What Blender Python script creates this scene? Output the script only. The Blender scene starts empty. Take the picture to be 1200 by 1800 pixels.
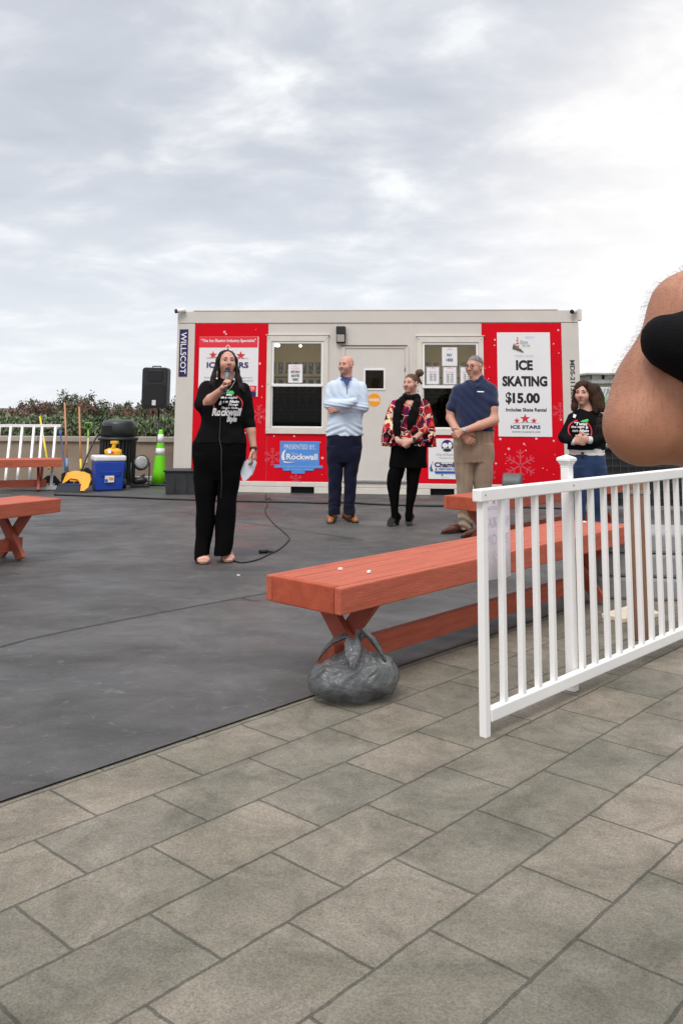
import bpy, bmesh, math, random
import numpy as np
from mathutils import Vector, Matrix, Euler
from mathutils.bvhtree import BVHTree

random.seed(7); rng = np.random.default_rng(7)
sc = bpy.context.scene
col = sc.collection
PI = math.pi

# ------------------------------------------------------------------ camera
F_PX, PPX, PPY, CAM_H = 1550.0, 600.0, 520.0, 1.25
PITCH, ROLL = math.atan(200/1550), 0.0067
cam_data = bpy.data.cameras.new('camera'); cam = bpy.data.objects.new('camera', cam_data); col.objects.link(cam)
cam_data.sensor_fit = 'VERTICAL'; cam_data.sensor_height = 36; cam_data.lens = 36*F_PX/1800
cam_data.shift_y = -(900-PPY)/1800
cam_data.clip_start = 0.05; cam_data.clip_end = 3000
CAM_R = Matrix.Rotation(PI/2+PITCH, 3, 'X') @ Matrix.Rotation(ROLL, 3, 'Z')
CAM_P = Vector((0, 0, CAM_H))
cam.matrix_world = Matrix.Translation(CAM_P) @ CAM_R.to_4x4()
sc.camera = cam

# ------------------------------------------------------------------ view
sc.view_settings.view_transform = 'Standard'; sc.view_settings.look = 'None'
sc.view_settings.exposure = 0.27; sc.view_settings.gamma = 1.0
sc.cycles.max_bounces = 6; sc.cycles.transparent_max_bounces = 16
sc.cycles.use_denoising = True

# ------------------------------------------------------------------ sky and sun
SUN_EL, SUN_AZ = math.radians(56), math.radians(200)       # azimuth measured from +Y towards +X
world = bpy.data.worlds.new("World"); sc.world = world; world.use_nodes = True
def build_world():
    nt = world.node_tree; N = nt.nodes; L = nt.links
    N.clear()
    out = N.new('ShaderNodeOutputWorld'); mix = N.new('ShaderNodeMixShader')
    b1 = N.new('ShaderNodeBackground'); b2 = N.new('ShaderNodeBackground')
    sky = N.new('ShaderNodeTexSky'); sky.sky_type = 'NISHITA'; sky.sun_disc = False
    sky.sun_elevation = SUN_EL; sky.sun_rotation = SUN_AZ
    L.new(sky.outputs[0], b1.inputs[0]); b1.inputs[1].default_value = 0.1
    tc = N.new('ShaderNodeTexCoord'); sep = N.new('ShaderNodeSeparateXYZ'); L.new(tc.outputs['Generated'], sep.inputs[0])
    def math_(op, a, b=None, clamp=False):
        m = N.new('ShaderNodeMath'); m.operation = op; m.use_clamp = clamp
        for i, x in enumerate((a, b)):
            if x is None: continue
            if isinstance(x, (int, float)): m.inputs[i].default_value = x
            else: L.new(x, m.inputs[i])
        return m.outputs[0]
    zz = math_('MAXIMUM', sep.outputs[2], 0.0)
    den = math_('ADD', zz, 0.16)
    px = math_('DIVIDE', sep.outputs[0], den); py = math_('DIVIDE', sep.outputs[1], den)
    cmb = N.new('ShaderNodeCombineXYZ'); L.new(px, cmb.inputs[0]); L.new(py, cmb.inputs[1])
    mp = N.new('ShaderNodeMapping'); L.new(cmb.outputs[0], mp.inputs[0])
    mp.inputs['Rotation'].default_value = (0, 0, 0.5); mp.inputs['Scale'].default_value = (0.95, 1.0, 1); mp.inputs['Location'].default_value = (3.1, 0.4, 0)
    n1 = N.new('ShaderNodeTexNoise'); n1.inputs['Scale'].default_value = 2.7; n1.inputs['Detail'].default_value = 10; n1.inputs['Roughness'].default_value = 0.55; n1.inputs['Distortion'].default_value = 0.25
    L.new(mp.outputs[0], n1.inputs['Vector'])
    n2 = N.new('ShaderNodeTexNoise'); n2.inputs['Scale'].default_value = 0.75; n2.inputs['Detail'].default_value = 4
    L.new(mp.outputs[0], n2.inputs['Vector'])
    s = math_('ADD', math_('MULTIPLY', n1.outputs[0], 0.78), math_('MULTIPLY', n2.outputs[0], 0.36))
    cr = N.new('ShaderNodeValToRGB'); L.new(s, cr.inputs[0]); e = cr.color_ramp.elements
    e[0].position = 0.40; e[0].color = (0.53, 0.56, 0.622, 1)
    e[1].position = 0.72; e[1].color = (0.97, 0.98, 0.99, 1)
    m_ = e.new(0.54); m_.color = (0.60, 0.63, 0.69, 1)
    m_ = e.new(0.62); m_.color = (0.72, 0.74, 0.78, 1)
    # paler towards the horizon
    hz = math_('SUBTRACT', 1.0, math_('DIVIDE', zz, 0.30), True)
    hz = math_('MULTIPLY', math_('POWER', hz, 1.15), 0.88)
    mx = N.new('ShaderNodeMix'); mx.data_type = 'RGBA'; L.new(hz, mx.inputs[0]); L.new(cr.outputs[0], mx.inputs[6]); mx.inputs[7].default_value = (0.875, 0.91, 0.955, 1)
    # thin place in the cloud, low on the right
    nrm = N.new('ShaderNodeVectorMath'); nrm.operation = 'DOT_PRODUCT'; L.new(tc.outputs['Generated'], nrm.inputs[0])
    g = Vector((0.46, 0.86, 0.155)).normalized(); nrm.inputs[1].default_value = g
    gl = math_('MULTIPLY', math_('SUBTRACT', nrm.outputs[1], 0.912), 11.0, True)
    gl = math_('POWER', gl, 1.3)
    nz = math_('ADD', 0.55, math_('MULTIPLY', n1.outputs[0], 0.9))
    gl = math_('MULTIPLY', gl, nz, True)
    mx2 = N.new('ShaderNodeMix'); mx2.data_type = 'RGBA'; L.new(gl, mx2.inputs[0]); L.new(mx.outputs[2], mx2.inputs[6]); mx2.inputs[7].default_value = (1.05, 1.01, 0.98, 1)
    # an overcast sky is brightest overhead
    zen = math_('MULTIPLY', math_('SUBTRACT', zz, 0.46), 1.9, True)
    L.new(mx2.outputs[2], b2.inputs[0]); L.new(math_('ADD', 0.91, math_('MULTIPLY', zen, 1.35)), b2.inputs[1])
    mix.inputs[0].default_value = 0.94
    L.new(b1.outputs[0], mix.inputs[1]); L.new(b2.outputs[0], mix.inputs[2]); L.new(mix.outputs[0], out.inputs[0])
build_world()
sun = bpy.data.lights.new('sun', 'SUN'); sun.energy = 1.5; sun.angle = math.radians(22); sun.color = (1.0, 0.95, 0.9)
so = bpy.data.objects.new('sun', sun); col.objects.link(so)
sd = Vector((math.sin(SUN_AZ)*math.cos(SUN_EL), math.cos(SUN_AZ)*math.cos(SUN_EL), math.sin(SUN_EL)))
so.rotation_euler = sd.to_track_quat('Z', 'Y').to_euler()

# ------------------------------------------------------------------ helpers
def ray(px, py):
    return CAM_R @ Vector(((px-PPX)/F_PX, -(py-PPY)/F_PX, -1))
def at(px, py, Y):
    d = ray(px, py); return CAM_P + d*(Y/d.y)
def gp(px, py, z=0.0):
    d = ray(px, py); return CAM_P + d*((z-CAM_H)/d.z)
def S(r, g, b):
    f = lambda c: (c/255/12.92 if c/255 <= .04045 else ((c/255+.055)/1.055)**2.4)
    return (f(r), f(g), f(b), 1)

MATS = {}
def mat(name, base, rough=0.6, metal=0.0, var=0.0, vscale=6.0, bump=0.0, bscale=60.0, spec=0.5, sss=0.0, stretch=None, base2=None, sheen=0.0, coat=0.0, detail=5):
    if name in MATS: return MATS[name]
    m = bpy.data.materials.new(name); m.use_nodes = True; nt = m.node_tree; N = nt.nodes; L = nt.links
    p = N['Principled BSDF']; p.inputs['Base Color'].default_value = base; p.inputs['Roughness'].default_value = rough; p.inputs['Metallic'].default_value = metal
    p.inputs['Specular IOR Level'].default_value = spec
    if sss: p.inputs['Subsurface Weight'].default_value = sss; p.inputs['Subsurface Radius'].default_value = (.02, .008, .004); p.inputs['Subsurface Scale'].default_value = .3
    if sheen: p.inputs['Sheen Weight'].default_value = sheen; p.inputs['Sheen Roughness'].default_value = .5
    if coat: p.inputs['Coat Weight'].default_value = coat
    tc = N.new('ShaderNodeTexCoord'); vec = tc.outputs['Object']
    if stretch:
        mp = N.new('ShaderNodeMapping'); mp.inputs['Scale'].default_value = stretch; L.new(vec, mp.inputs[0]); vec = mp.outputs[0]
    if var:
        n = N.new('ShaderNodeTexNoise'); n.inputs['Scale'].default_value = vscale; n.inputs['Detail'].default_value = detail; n.inputs['Roughness'].default_value = .62; L.new(vec, n.inputs['Vector'])
        cr = N.new('ShaderNodeValToRGB'); L.new(n.outputs[0], cr.inputs[0]); e = cr.color_ramp.elements
        e[0].position = .3; e[1].position = .7
        b2 = base2 or tuple(min(1, c*(1+var)) for c in base[:3])+(1,)
        e[0].color = tuple(c*(1-var) for c in base[:3])+(1,); e[1].color = b2
        L.new(cr.outputs[0], p.inputs['Base Color'])
        mr = N.new('ShaderNodeMapRange'); L.new(n.outputs[0], mr.inputs[0]); mr.inputs[3].default_value = max(0, rough-.12); mr.inputs[4].default_value = min(1, rough+.12); L.new(mr.outputs[0], p.inputs['Roughness'])
    if bump:
        n = N.new('ShaderNodeTexNoise'); n.inputs['Scale'].default_value = bscale; n.inputs['Detail'].default_value = 4; L.new(vec, n.inputs['Vector'])
        b = N.new('ShaderNodeBump'); b.inputs['Strength'].default_value = bump; b.inputs['Distance'].default_value = .01; L.new(n.outputs[0], b.inputs['Height']); L.new(b.outputs[0], p.inputs['Normal'])
    MATS[name] = m; return m
def emat(name, color, strength):
    if name in MATS: return MATS[name]
    m = bpy.data.materials.new(name); m.use_nodes = True; p = m.node_tree.nodes['Principled BSDF']
    p.inputs['Base Color'].default_value = color; p.inputs['Emission Color'].default_value = color; p.inputs['Emission Strength'].default_value = strength
    MATS[name] = m; return m
def glass_mat(name, tint, refl=1.0):
    if name in MATS: return MATS[name]
    m = bpy.data.materials.new(name); m.use_nodes = True; nt = m.node_tree; N = nt.nodes; L = nt.links; N.clear()
    o = N.new('ShaderNodeOutputMaterial'); mx = N.new('ShaderNodeMixShader'); t = N.new('ShaderNodeBsdfTransparent'); g = N.new('ShaderNodeBsdfGlossy'); fr = N.new('ShaderNodeFresnel')
    t.inputs[0].default_value = tint; g.inputs['Roughness'].default_value = .03; g.inputs[0].default_value = (refl, refl, refl, 1); fr.inputs[0].default_value = 1.5
    L.new(fr.outputs[0], mx.inputs[0]); L.new(t.outputs[0], mx.inputs[1]); L.new(g.outputs[0], mx.inputs[2]); L.new(mx.outputs[0], o.inputs[0])
    MATS[name] = m; return m

def tag(o, label=None, cat=None, group=None, kind=None):
    if label: o['label'] = label
    if cat: o['category'] = cat
    if group: o['group'] = group
    if kind: o['kind'] = kind
    return o
def empty(name, loc=(0, 0, 0), rotz=0.0, label=None, cat=None, group=None):
    o = bpy.data.objects.new(name, None); col.objects.link(o); o.location = loc; o.rotation_euler = (0, 0, rotz); o.empty_display_size = .1
    return tag(o, label, cat, group)
def copy_tree(o, parent=None):
    c = o.copy(); col.objects.link(c); c.parent = parent
    for ch in [x for x in bpy.data.objects if x.parent == o]: copy_tree(ch, c)
    return c

class MB:
    """collects shapes and links them as one mesh object"""
    def __init__(s): s.v = []; s.f = []; s.mi = []; s.sm = []
    def add(s, vs, fs, mi=0, smooth=False, M=None):
        b = len(s.v)
        for v in vs:
            v = Vector(v)
            s.v.append(M @ v if M else v)
        for f in fs: s.f.append([b+i for i in f]); s.mi.append(mi); s.sm.append(smooth)
        return s
    def box(s, x0, x1, y0, y1, z0, z1, mi=0, M=None):
        vs = [(x, y, z) for z in (z0, z1) for y in (y0, y1) for x in (x0, x1)]
        return s.add(vs, [(0, 2, 3, 1), (4, 5, 7, 6), (0, 1, 5, 4), (2, 6, 7, 3), (0, 4, 6, 2), (1, 3, 7, 5)], mi, False, M)
    def beam(s, a, b, w, h, side=None, mi=0):
        a = Vector(a); b = Vector(b); d = (b-a).normalized()
        sd_ = Vector(side) if side is not None else d.cross(Vector((0, 0, 1)))
        if sd_.length < 1e-4: sd_ = Vector((1, 0, 0))
        sd_ = (sd_ - d*sd_.dot(d)).normalized(); up = sd_.cross(d)
        vs = [p + sd_*(i*w/2) + up*(j*h/2) for p in (a, b) for j in (-1, 1) for i in (-1, 1)]
        return s.add(vs, [(0, 1, 3, 2), (4, 6, 7, 5), (0, 4, 5, 1), (2, 3, 7, 6), (0, 2, 6, 4), (1, 5, 7, 3)], mi)
    def tube(s, pts, r, n=10, mi=0, cap=True, smooth=True):
        pts = [Vector(p) for p in pts]; rs = r if isinstance(r, (list, tuple)) else [r]*len(pts)
        vs = []; fs = []; ref = None
        for i, p in enumerate(pts):
            d = (pts[min(i+1, len(pts)-1)]-pts[max(i-1, 0)])
            d = d.normalized() if d.length > 1e-9 else Vector((0, 0, 1))
            if ref is None: ref = d.orthogonal().normalized()
            ref = (ref-d*ref.dot(d)).normalized(); bi = d.cross(ref)
            for k in range(n):
                a = 2*PI*k/n; vs.append(p+(ref*math.cos(a)+bi*math.sin(a))*rs[i])
        for i in range(len(pts)-1):
            for k in range(n): fs.append((i*n+k, i*n+(k+1) % n, (i+1)*n+(k+1) % n, (i+1)*n+k))
        s.add(vs, fs, mi, smooth)
        if cap:
            b = len(s.v)-len(vs)
            s.f.append([b+k for k in range(n)][::-1]); s.mi.append(mi); s.sm.append(False)
            e = b+(len(pts)-1)*n; s.f.append([e+k for k in range(n)]); s.mi.append(mi); s.sm.append(False)
        return s
    def lathe(s, prof, n=24, M=None, mi=0, smooth=True):
        vs = [(r*math.cos(2*PI*k/n), r*math.sin(2*PI*k/n), z) for r, z in prof for k in range(n)]
        fs = [(i*n+k, i*n+(k+1) % n, (i+1)*n+(k+1) % n, (i+1)*n+k) for i in range(len(prof)-1) for k in range(n)]
        fs.append(tuple(range(n))[::-1]); fs.append(tuple((len(prof)-1)*n+k for k in range(n)))
        return s.add(vs, fs, mi, smooth, M)
    def prism(s, poly, y0, y1, mi=0, M=None):
        """polygon in (x,z), extruded along y"""
        n = len(poly)
        vs = [(x, y0, z) for x, z in poly]+[(x, y1, z) for x, z in poly]
        fs = [tuple(range(n)), tuple(range(n, 2*n))[::-1]]+[(i, i+n, (i+1) % n+n, (i+1) % n) for i in range(n)]
        return s.add(vs, fs, mi, False, M)
    def ball(s, c, r, n=12, mi=0, R=None):
        rx, ry, rz = r if isinstance(r, (tuple, list)) else (r, r, r); vs = []; m = n//2
        for i in range(m+1):
            t = PI*i/m
            for k in range(n):
                q = Vector((rx*math.sin(t)*math.cos(2*PI*k/n), ry*math.sin(t)*math.sin(2*PI*k/n), rz*math.cos(t)))
                if R: q = R @ q
                vs.append(q+Vector(c))
        fs = [(i*n+k, (i+1)*n+k, (i+1)*n+(k+1) % n, i*n+(k+1) % n) for i in range(m) for k in range(n)]
        return s.add(vs, fs, mi, True)
    def build(s, name, mats, parent=None, loc=None, bevel=0.0, rotz=None, M=None, shift=None, weld=False):
        me = bpy.data.meshes.new(name)
        vs = s.v if shift is None else [v-Vector(shift) for v in s.v]
        me.from_pydata([tuple(v) for v in vs], [], s.f)
        for m in (mats if isinstance(mats, (list, tuple)) else [mats]): me.materials.append(m)
        me.polygons.foreach_set('material_index', s.mi); me.polygons.foreach_set('use_smooth', s.sm)
        if weld:
            bm = bmesh.new(); bm.from_mesh(me); bmesh.ops.remove_doubles(bm, verts=bm.verts, dist=1e-5); bm.to_mesh(me); bm.free()
        me.update()
        o = bpy.data.objects.new(name, me); col.objects.link(o)
        if parent: o.parent = parent
        if loc is not None: o.location = loc
        if rotz is not None: o.rotation_euler = (0, 0, rotz)
        if M is not None: o.matrix_world = M
        if bevel:
            b = o.modifiers.new('bevel', 'BEVEL'); b.width = bevel; b.segments = 2; b.limit_method = 'ANGLE'; b.angle_limit = math.radians(40)
        return o

def np_mesh(name, V, Fq, mats, parent=None, loc=None, smooth=True, mi=None):
    me = bpy.data.meshes.new(name)
    V = np.asarray(V, dtype=np.float32); Fq = np.asarray(Fq, dtype=np.int32); k = Fq.shape[1]
    me.vertices.add(len(V)); me.vertices.foreach_set('co', V.ravel())
    me.loops.add(Fq.size); me.loops.foreach_set('vertex_index', Fq.ravel())
    me.polygons.add(len(Fq)); me.polygons.foreach_set('loop_start', np.arange(len(Fq), dtype=np.int32)*k)
    me.polygons.foreach_set('loop_total', np.full(len(Fq), k, dtype=np.int32))
    for m in (mats if isinstance(mats, (list, tuple)) else [mats]): me.materials.append(m)
    if mi is not None: me.polygons.foreach_set('material_index', np.asarray(mi, dtype=np.int32))
    me.polygons.foreach_set('use_smooth', np.full(len(Fq), smooth))
    me.update(calc_edges=True); me.validate()
    o = bpy.data.objects.new(name, me); col.objects.link(o)
    if parent: o.parent = parent
    if loc is not None: o.location = loc
    return o

_font_cache = {}
def glyphs(txt, bold=0.0, spacing=1.0):
    """flat lettering fitted to the unit square: (verts, faces)"""
    key = (txt, bold, spacing)
    if key in _font_cache: return _font_cache[key]
    c = bpy.data.curves.new('lettering', 'FONT'); c.body = txt; c.size = 1; c.offset = bold; c.space_character = spacing; c.resolution_u = 3; c.fill_mode = 'FRONT'; c.align_x = 'CENTER'
    o = bpy.data.objects.new('lettering', c); col.objects.link(o)
    dg = bpy.context.evaluated_depsgraph_get()
    me = bpy.data.meshes.new_from_object(o.evaluated_get(dg))
    v = np.array([tuple(x.co)[:2] for x in me.vertices]); f = [tuple(p.vertices) for p in me.polygons]
    bpy.data.objects.remove(o); bpy.data.curves.remove(c); bpy.data.meshes.remove(me)
    lo, hi = v.min(0), v.max(0); v = (v-lo)/np.maximum(hi-lo, 1e-6)
    _font_cache[key] = (v, f); return v, f
def add_text(mb, txt, u0, u1, v0, v1, y, mi=0, bold=0.0, down=False, mirror=False, spacing=1.0, skew=0.0):
    """lettering in the (x,z) plane at depth y, facing -y"""
    g, f = glyphs(txt, bold, spacing); vs = []
    for a, b in g:
        if mirror: a = 1-a
        if down: vs.append((u0+b*(u1-u0), y, v1-a*(v1-v0)))
        else: vs.append((u0+a*(u1-u0)+skew*b*(v1-v0), y, v0+b*(v1-v0)))
    mb.add(vs, f if not mirror else [q[::-1] for q in f], mi)
def star(cx, cz, r, rin=.4):
    return [(cx+(r if i % 2 == 0 else r*rin)*math.sin(PI*i/5), cz+(r if i % 2 == 0 else r*rin)*math.cos(PI*i/5)) for i in range(10)]
def disc(cx, cz, rx, rz=None, n=20):
    rz = rz or rx
    return [(cx+rx*math.cos(2*PI*i/n), cz+rz*math.sin(2*PI*i/n)) for i in range(n)]
def flat(mb, poly, y, mi=0): mb.add([(x, y, z) for x, z in poly], [tuple(range(len(poly)))], mi)

# ------------------------------------------------------------------ smooth solids: signed distance -> surface
def _v(p): return np.array(tuple(p), dtype=np.float32)
def cone(a, b, ra, rb, k=.02, flat=None, op='u'):
    a = _v(a); b = _v(b); r = max(ra, rb)
    def fn(X, Y, Z):
        ab = b-a; L2 = float(ab @ ab)+1e-12
        px, py, pz = X-a[0], Y-a[1], Z-a[2]
        t = np.clip((px*ab[0]+py*ab[1]+pz*ab[2])/L2, 0, 1)
        qx, qy, qz = px-t*ab[0], py-t*ab[1], pz-t*ab[2]
        if flat is not None:
            n, s_ = _v(flat[0]), flat[1]; dn = (qx*n[0]+qy*n[1]+qz*n[2])*(1/s_-1)
            qx, qy, qz = qx+dn*n[0], qy+dn*n[1], qz+dn*n[2]
        return np.sqrt(qx*qx+qy*qy+qz*qz)-(ra+(rb-ra)*t)
    return fn, np.minimum(a, b)-r, np.maximum(a, b)+r, k, op
def ell(c, r, k=.02, R=None, op='u'):
    c = _v(c); r = np.array(r if isinstance(r, (tuple, list)) else (r,)*3, dtype=np.float32); rm = float(r.max())
    Rn = None if R is None else np.array(R, dtype=np.float32)
    def fn(X, Y, Z):
        x, y, z = X-c[0], Y-c[1], Z-c[2]
        if Rn is not None: x, y, z = (Rn[0, 0]*x+Rn[1, 0]*y+Rn[2, 0]*z, Rn[0, 1]*x+Rn[1, 1]*y+Rn[2, 1]*z, Rn[0, 2]*x+Rn[1, 2]*y+Rn[2, 2]*z)
        k0 = np.sqrt((x/r[0])**2+(y/r[1])**2+(z/r[2])**2); k1 = np.sqrt((x/r[0]**2)**2+(y/r[1]**2)**2+(z/r[2]**2)**2)+1e-9
        return k0*(k0-1)/k1
    return fn, c-rm, c+rm, k, op
def loft(rows, k=.02, p=2.3, cap=True, op='u'):
    """rows (z, cx, cy, rx, ry): elliptical sections stacked along z"""
    rows = np.array(sorted(rows), dtype=np.float32); z = rows[:, 0]
    zz = np.linspace(z[0], z[-1], 80); tab = []
    for j in range(1, 5):                       # monotone cubic through the rows
        y = rows[:, j]; d = np.diff(y)/np.diff(z); m = np.zeros(len(y)); m[0] = d[0]; m[-1] = d[-1]
        for i in range(1, len(y)-1): m[i] = 0 if d[i-1]*d[i] <= 0 else 2*d[i-1]*d[i]/(d[i-1]+d[i])
        idx = np.clip(np.searchsorted(z, zz)-1, 0, len(z)-2); h = z[idx+1]-z[idx]; t = (zz-z[idx])/h
        tab.append((2*t**3-3*t**2+1)*y[idx]+(t**3-2*t**2+t)*h*m[idx]+(-2*t**3+3*t**2)*y[idx+1]+(t**3-t**2)*h*m[idx+1])
    def fn(X, Y, Z):
        zc = Z[0, 0, :]
        cx, cy, rx, ry = [np.interp(zc, zz, t_).astype(np.float32)[None, None, :] for t_ in tab]
        d = ((np.abs((X-cx)/rx)**p+np.abs((Y-cy)/ry)**p)**(1/p)-1)*np.minimum(rx, ry)
        if cap: d = np.maximum(d, np.maximum(z[0]-Z, Z-z[-1]))
        return d
    lo = np.array([min(tab[0]-tab[2]), min(tab[1]-tab[3]), z[0]]); hi = np.array([max(tab[0]+tab[2]), max(tab[1]+tab[3]), z[-1]])
    return fn, lo, hi, k, op
def cut(nrm, pt, k=.002):
    """removes everything on the side nrm points to"""
    n = _v(Vector(nrm).normalized()); q = _v(pt)
    def fn(X, Y, Z): return -((X-q[0])*n[0]+(Y-q[1])*n[1]+(Z-q[2])*n[2])
    return fn, None, None, k, 's'

def solid(prims, h, noise=None):
    us = [p for p in prims if p[4] == 'u']
    lo = np.min([p[1] for p in us], 0)-.03; hi = np.max([p[2] for p in us], 0)+.03
    n = np.ceil((hi-lo)/h).astype(int)+1
    ax = [(lo[i]+h*np.arange(n[i])).astype(np.float32) for i in range(3)]
    F = np.full(n, .2, dtype=np.float32)
    for fn, l, u, k, op in prims:
        m = k+.02
        if l is None: i0 = np.zeros(3, int); i1 = n
        else:
            i0 = np.clip(np.floor((l-m-lo)/h).astype(int), 0, n); i1 = np.clip(np.ceil((u+m-lo)/h).astype(int)+1, 0, n)
        if (i1 <= i0).any(): continue
        sl = tuple(slice(a, b) for a, b in zip(i0, i1))
        X = ax[0][i0[0]:i1[0]][:, None, None]; Y = ax[1][i0[1]:i1[1]][None, :, None]; Z = ax[2][i0[2]:i1[2]][None, None, :]
        d = fn(X, Y, Z).astype(np.float32); a = F[sl]
        if op == 'u':
            hh = np.clip(.5+.5*(a-d)/k, 0, 1); F[sl] = a+(d-a)*hh-k*hh*(1-hh)
        else:
            d = -d; hh = np.clip(.5-.5*(a-d)/k, 0, 1); F[sl] = a+(d-a)*hh+k*hh*(1-hh)
    if noise is not None:
        F += noise(ax[0][:, None, None], ax[1][None, :, None], ax[2][None, None, :]).astype(np.float32)
    return nets(F, lo, h)
def nets(F, lo, h):
    s = F < 0
    c8 = [s[i:s.shape[0]-1+i, j:s.shape[1]-1+j, k:s.shape[2]-1+k] for i in (0, 1) for j in (0, 1) for k in (0, 1)]
    cnt = np.zeros(c8[0].shape, np.int8)
    for c in c8: cnt += c
    mixed = (cnt > 0) & (cnt < 8)
    I, J, K = np.nonzero(mixed); vid = np.full(mixed.shape, -1, np.int32); vid[I, J, K] = np.arange(len(I))
    off = np.array([(i, j, k) for i in (0, 1) for j in (0, 1) for k in (0, 1)])
    val = np.stack([F[I+o[0], J+o[1], K+o[2]] for o in off], 1)
    acc = np.zeros((len(I), 3)); num = np.zeros(len(I))
    for a in range(8):
        for b in range(a+1, 8):
            if np.abs(off[a]-off[b]).sum() != 1: continue
            va, vb = val[:, a], val[:, b]; x = (va < 0) != (vb < 0)
            t = np.where(x, va/np.where(x, va-vb, 1), 0)[:, None]
            acc += np.where(x[:, None], off[a]+t*(off[b]-off[a]), 0); num += x
    V = lo+h*(np.stack([I, J, K], 1)+acc/num[:, None])
    Q = []
    for d in range(3):
        sl0 = [slice(None)]*3; sl1 = [slice(None)]*3; sl0[d] = slice(0, -1); sl1[d] = slice(1, None)
        a, b = s[tuple(sl0)], s[tuple(sl1)]
        x = a != b; e, f = [q for q in range(3) if q != d]
        lim = [slice(None)]*3; lim[e] = slice(1, s.shape[e]-1); lim[f] = slice(1, s.shape[f]-1)
        msk = np.zeros_like(x); msk[tuple(lim)] = x[tuple(lim)]
        P = np.stack(np.nonzero(msk), 1)
        de = np.zeros(3, int); de[e] = 1; df = np.zeros(3, int); df[f] = 1
        g = lambda o: vid[tuple((P+o).T)]
        q = np.stack([g(-de-df), g(-df), g(0*de), g(-de)], 1)
        inside = a[tuple(P.T)]
        flip = ~inside if d != 1 else inside
        q[flip] = q[flip][:, ::-1]; Q.append(q)
    Q = np.concatenate(Q); Q = Q[(Q >= 0).all(1)]
    return V.astype(np.float32), Q
def wrinkle(A, fx, fy, fz, seed=0.0):
    def fn(X, Y, Z):
        a = np.sin(fz*Z+1.7*np.sin(fx*X+seed)+1.3*np.sin(fy*Y+seed*2.1)+seed)
        b = np.sin(.53*fz*Z-1.9*np.sin(.8*fx*X+1+seed)+fy*.7*Y+2*seed)
        return A*(.55*a+.6*b+.35*a*b)
    return fn

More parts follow.
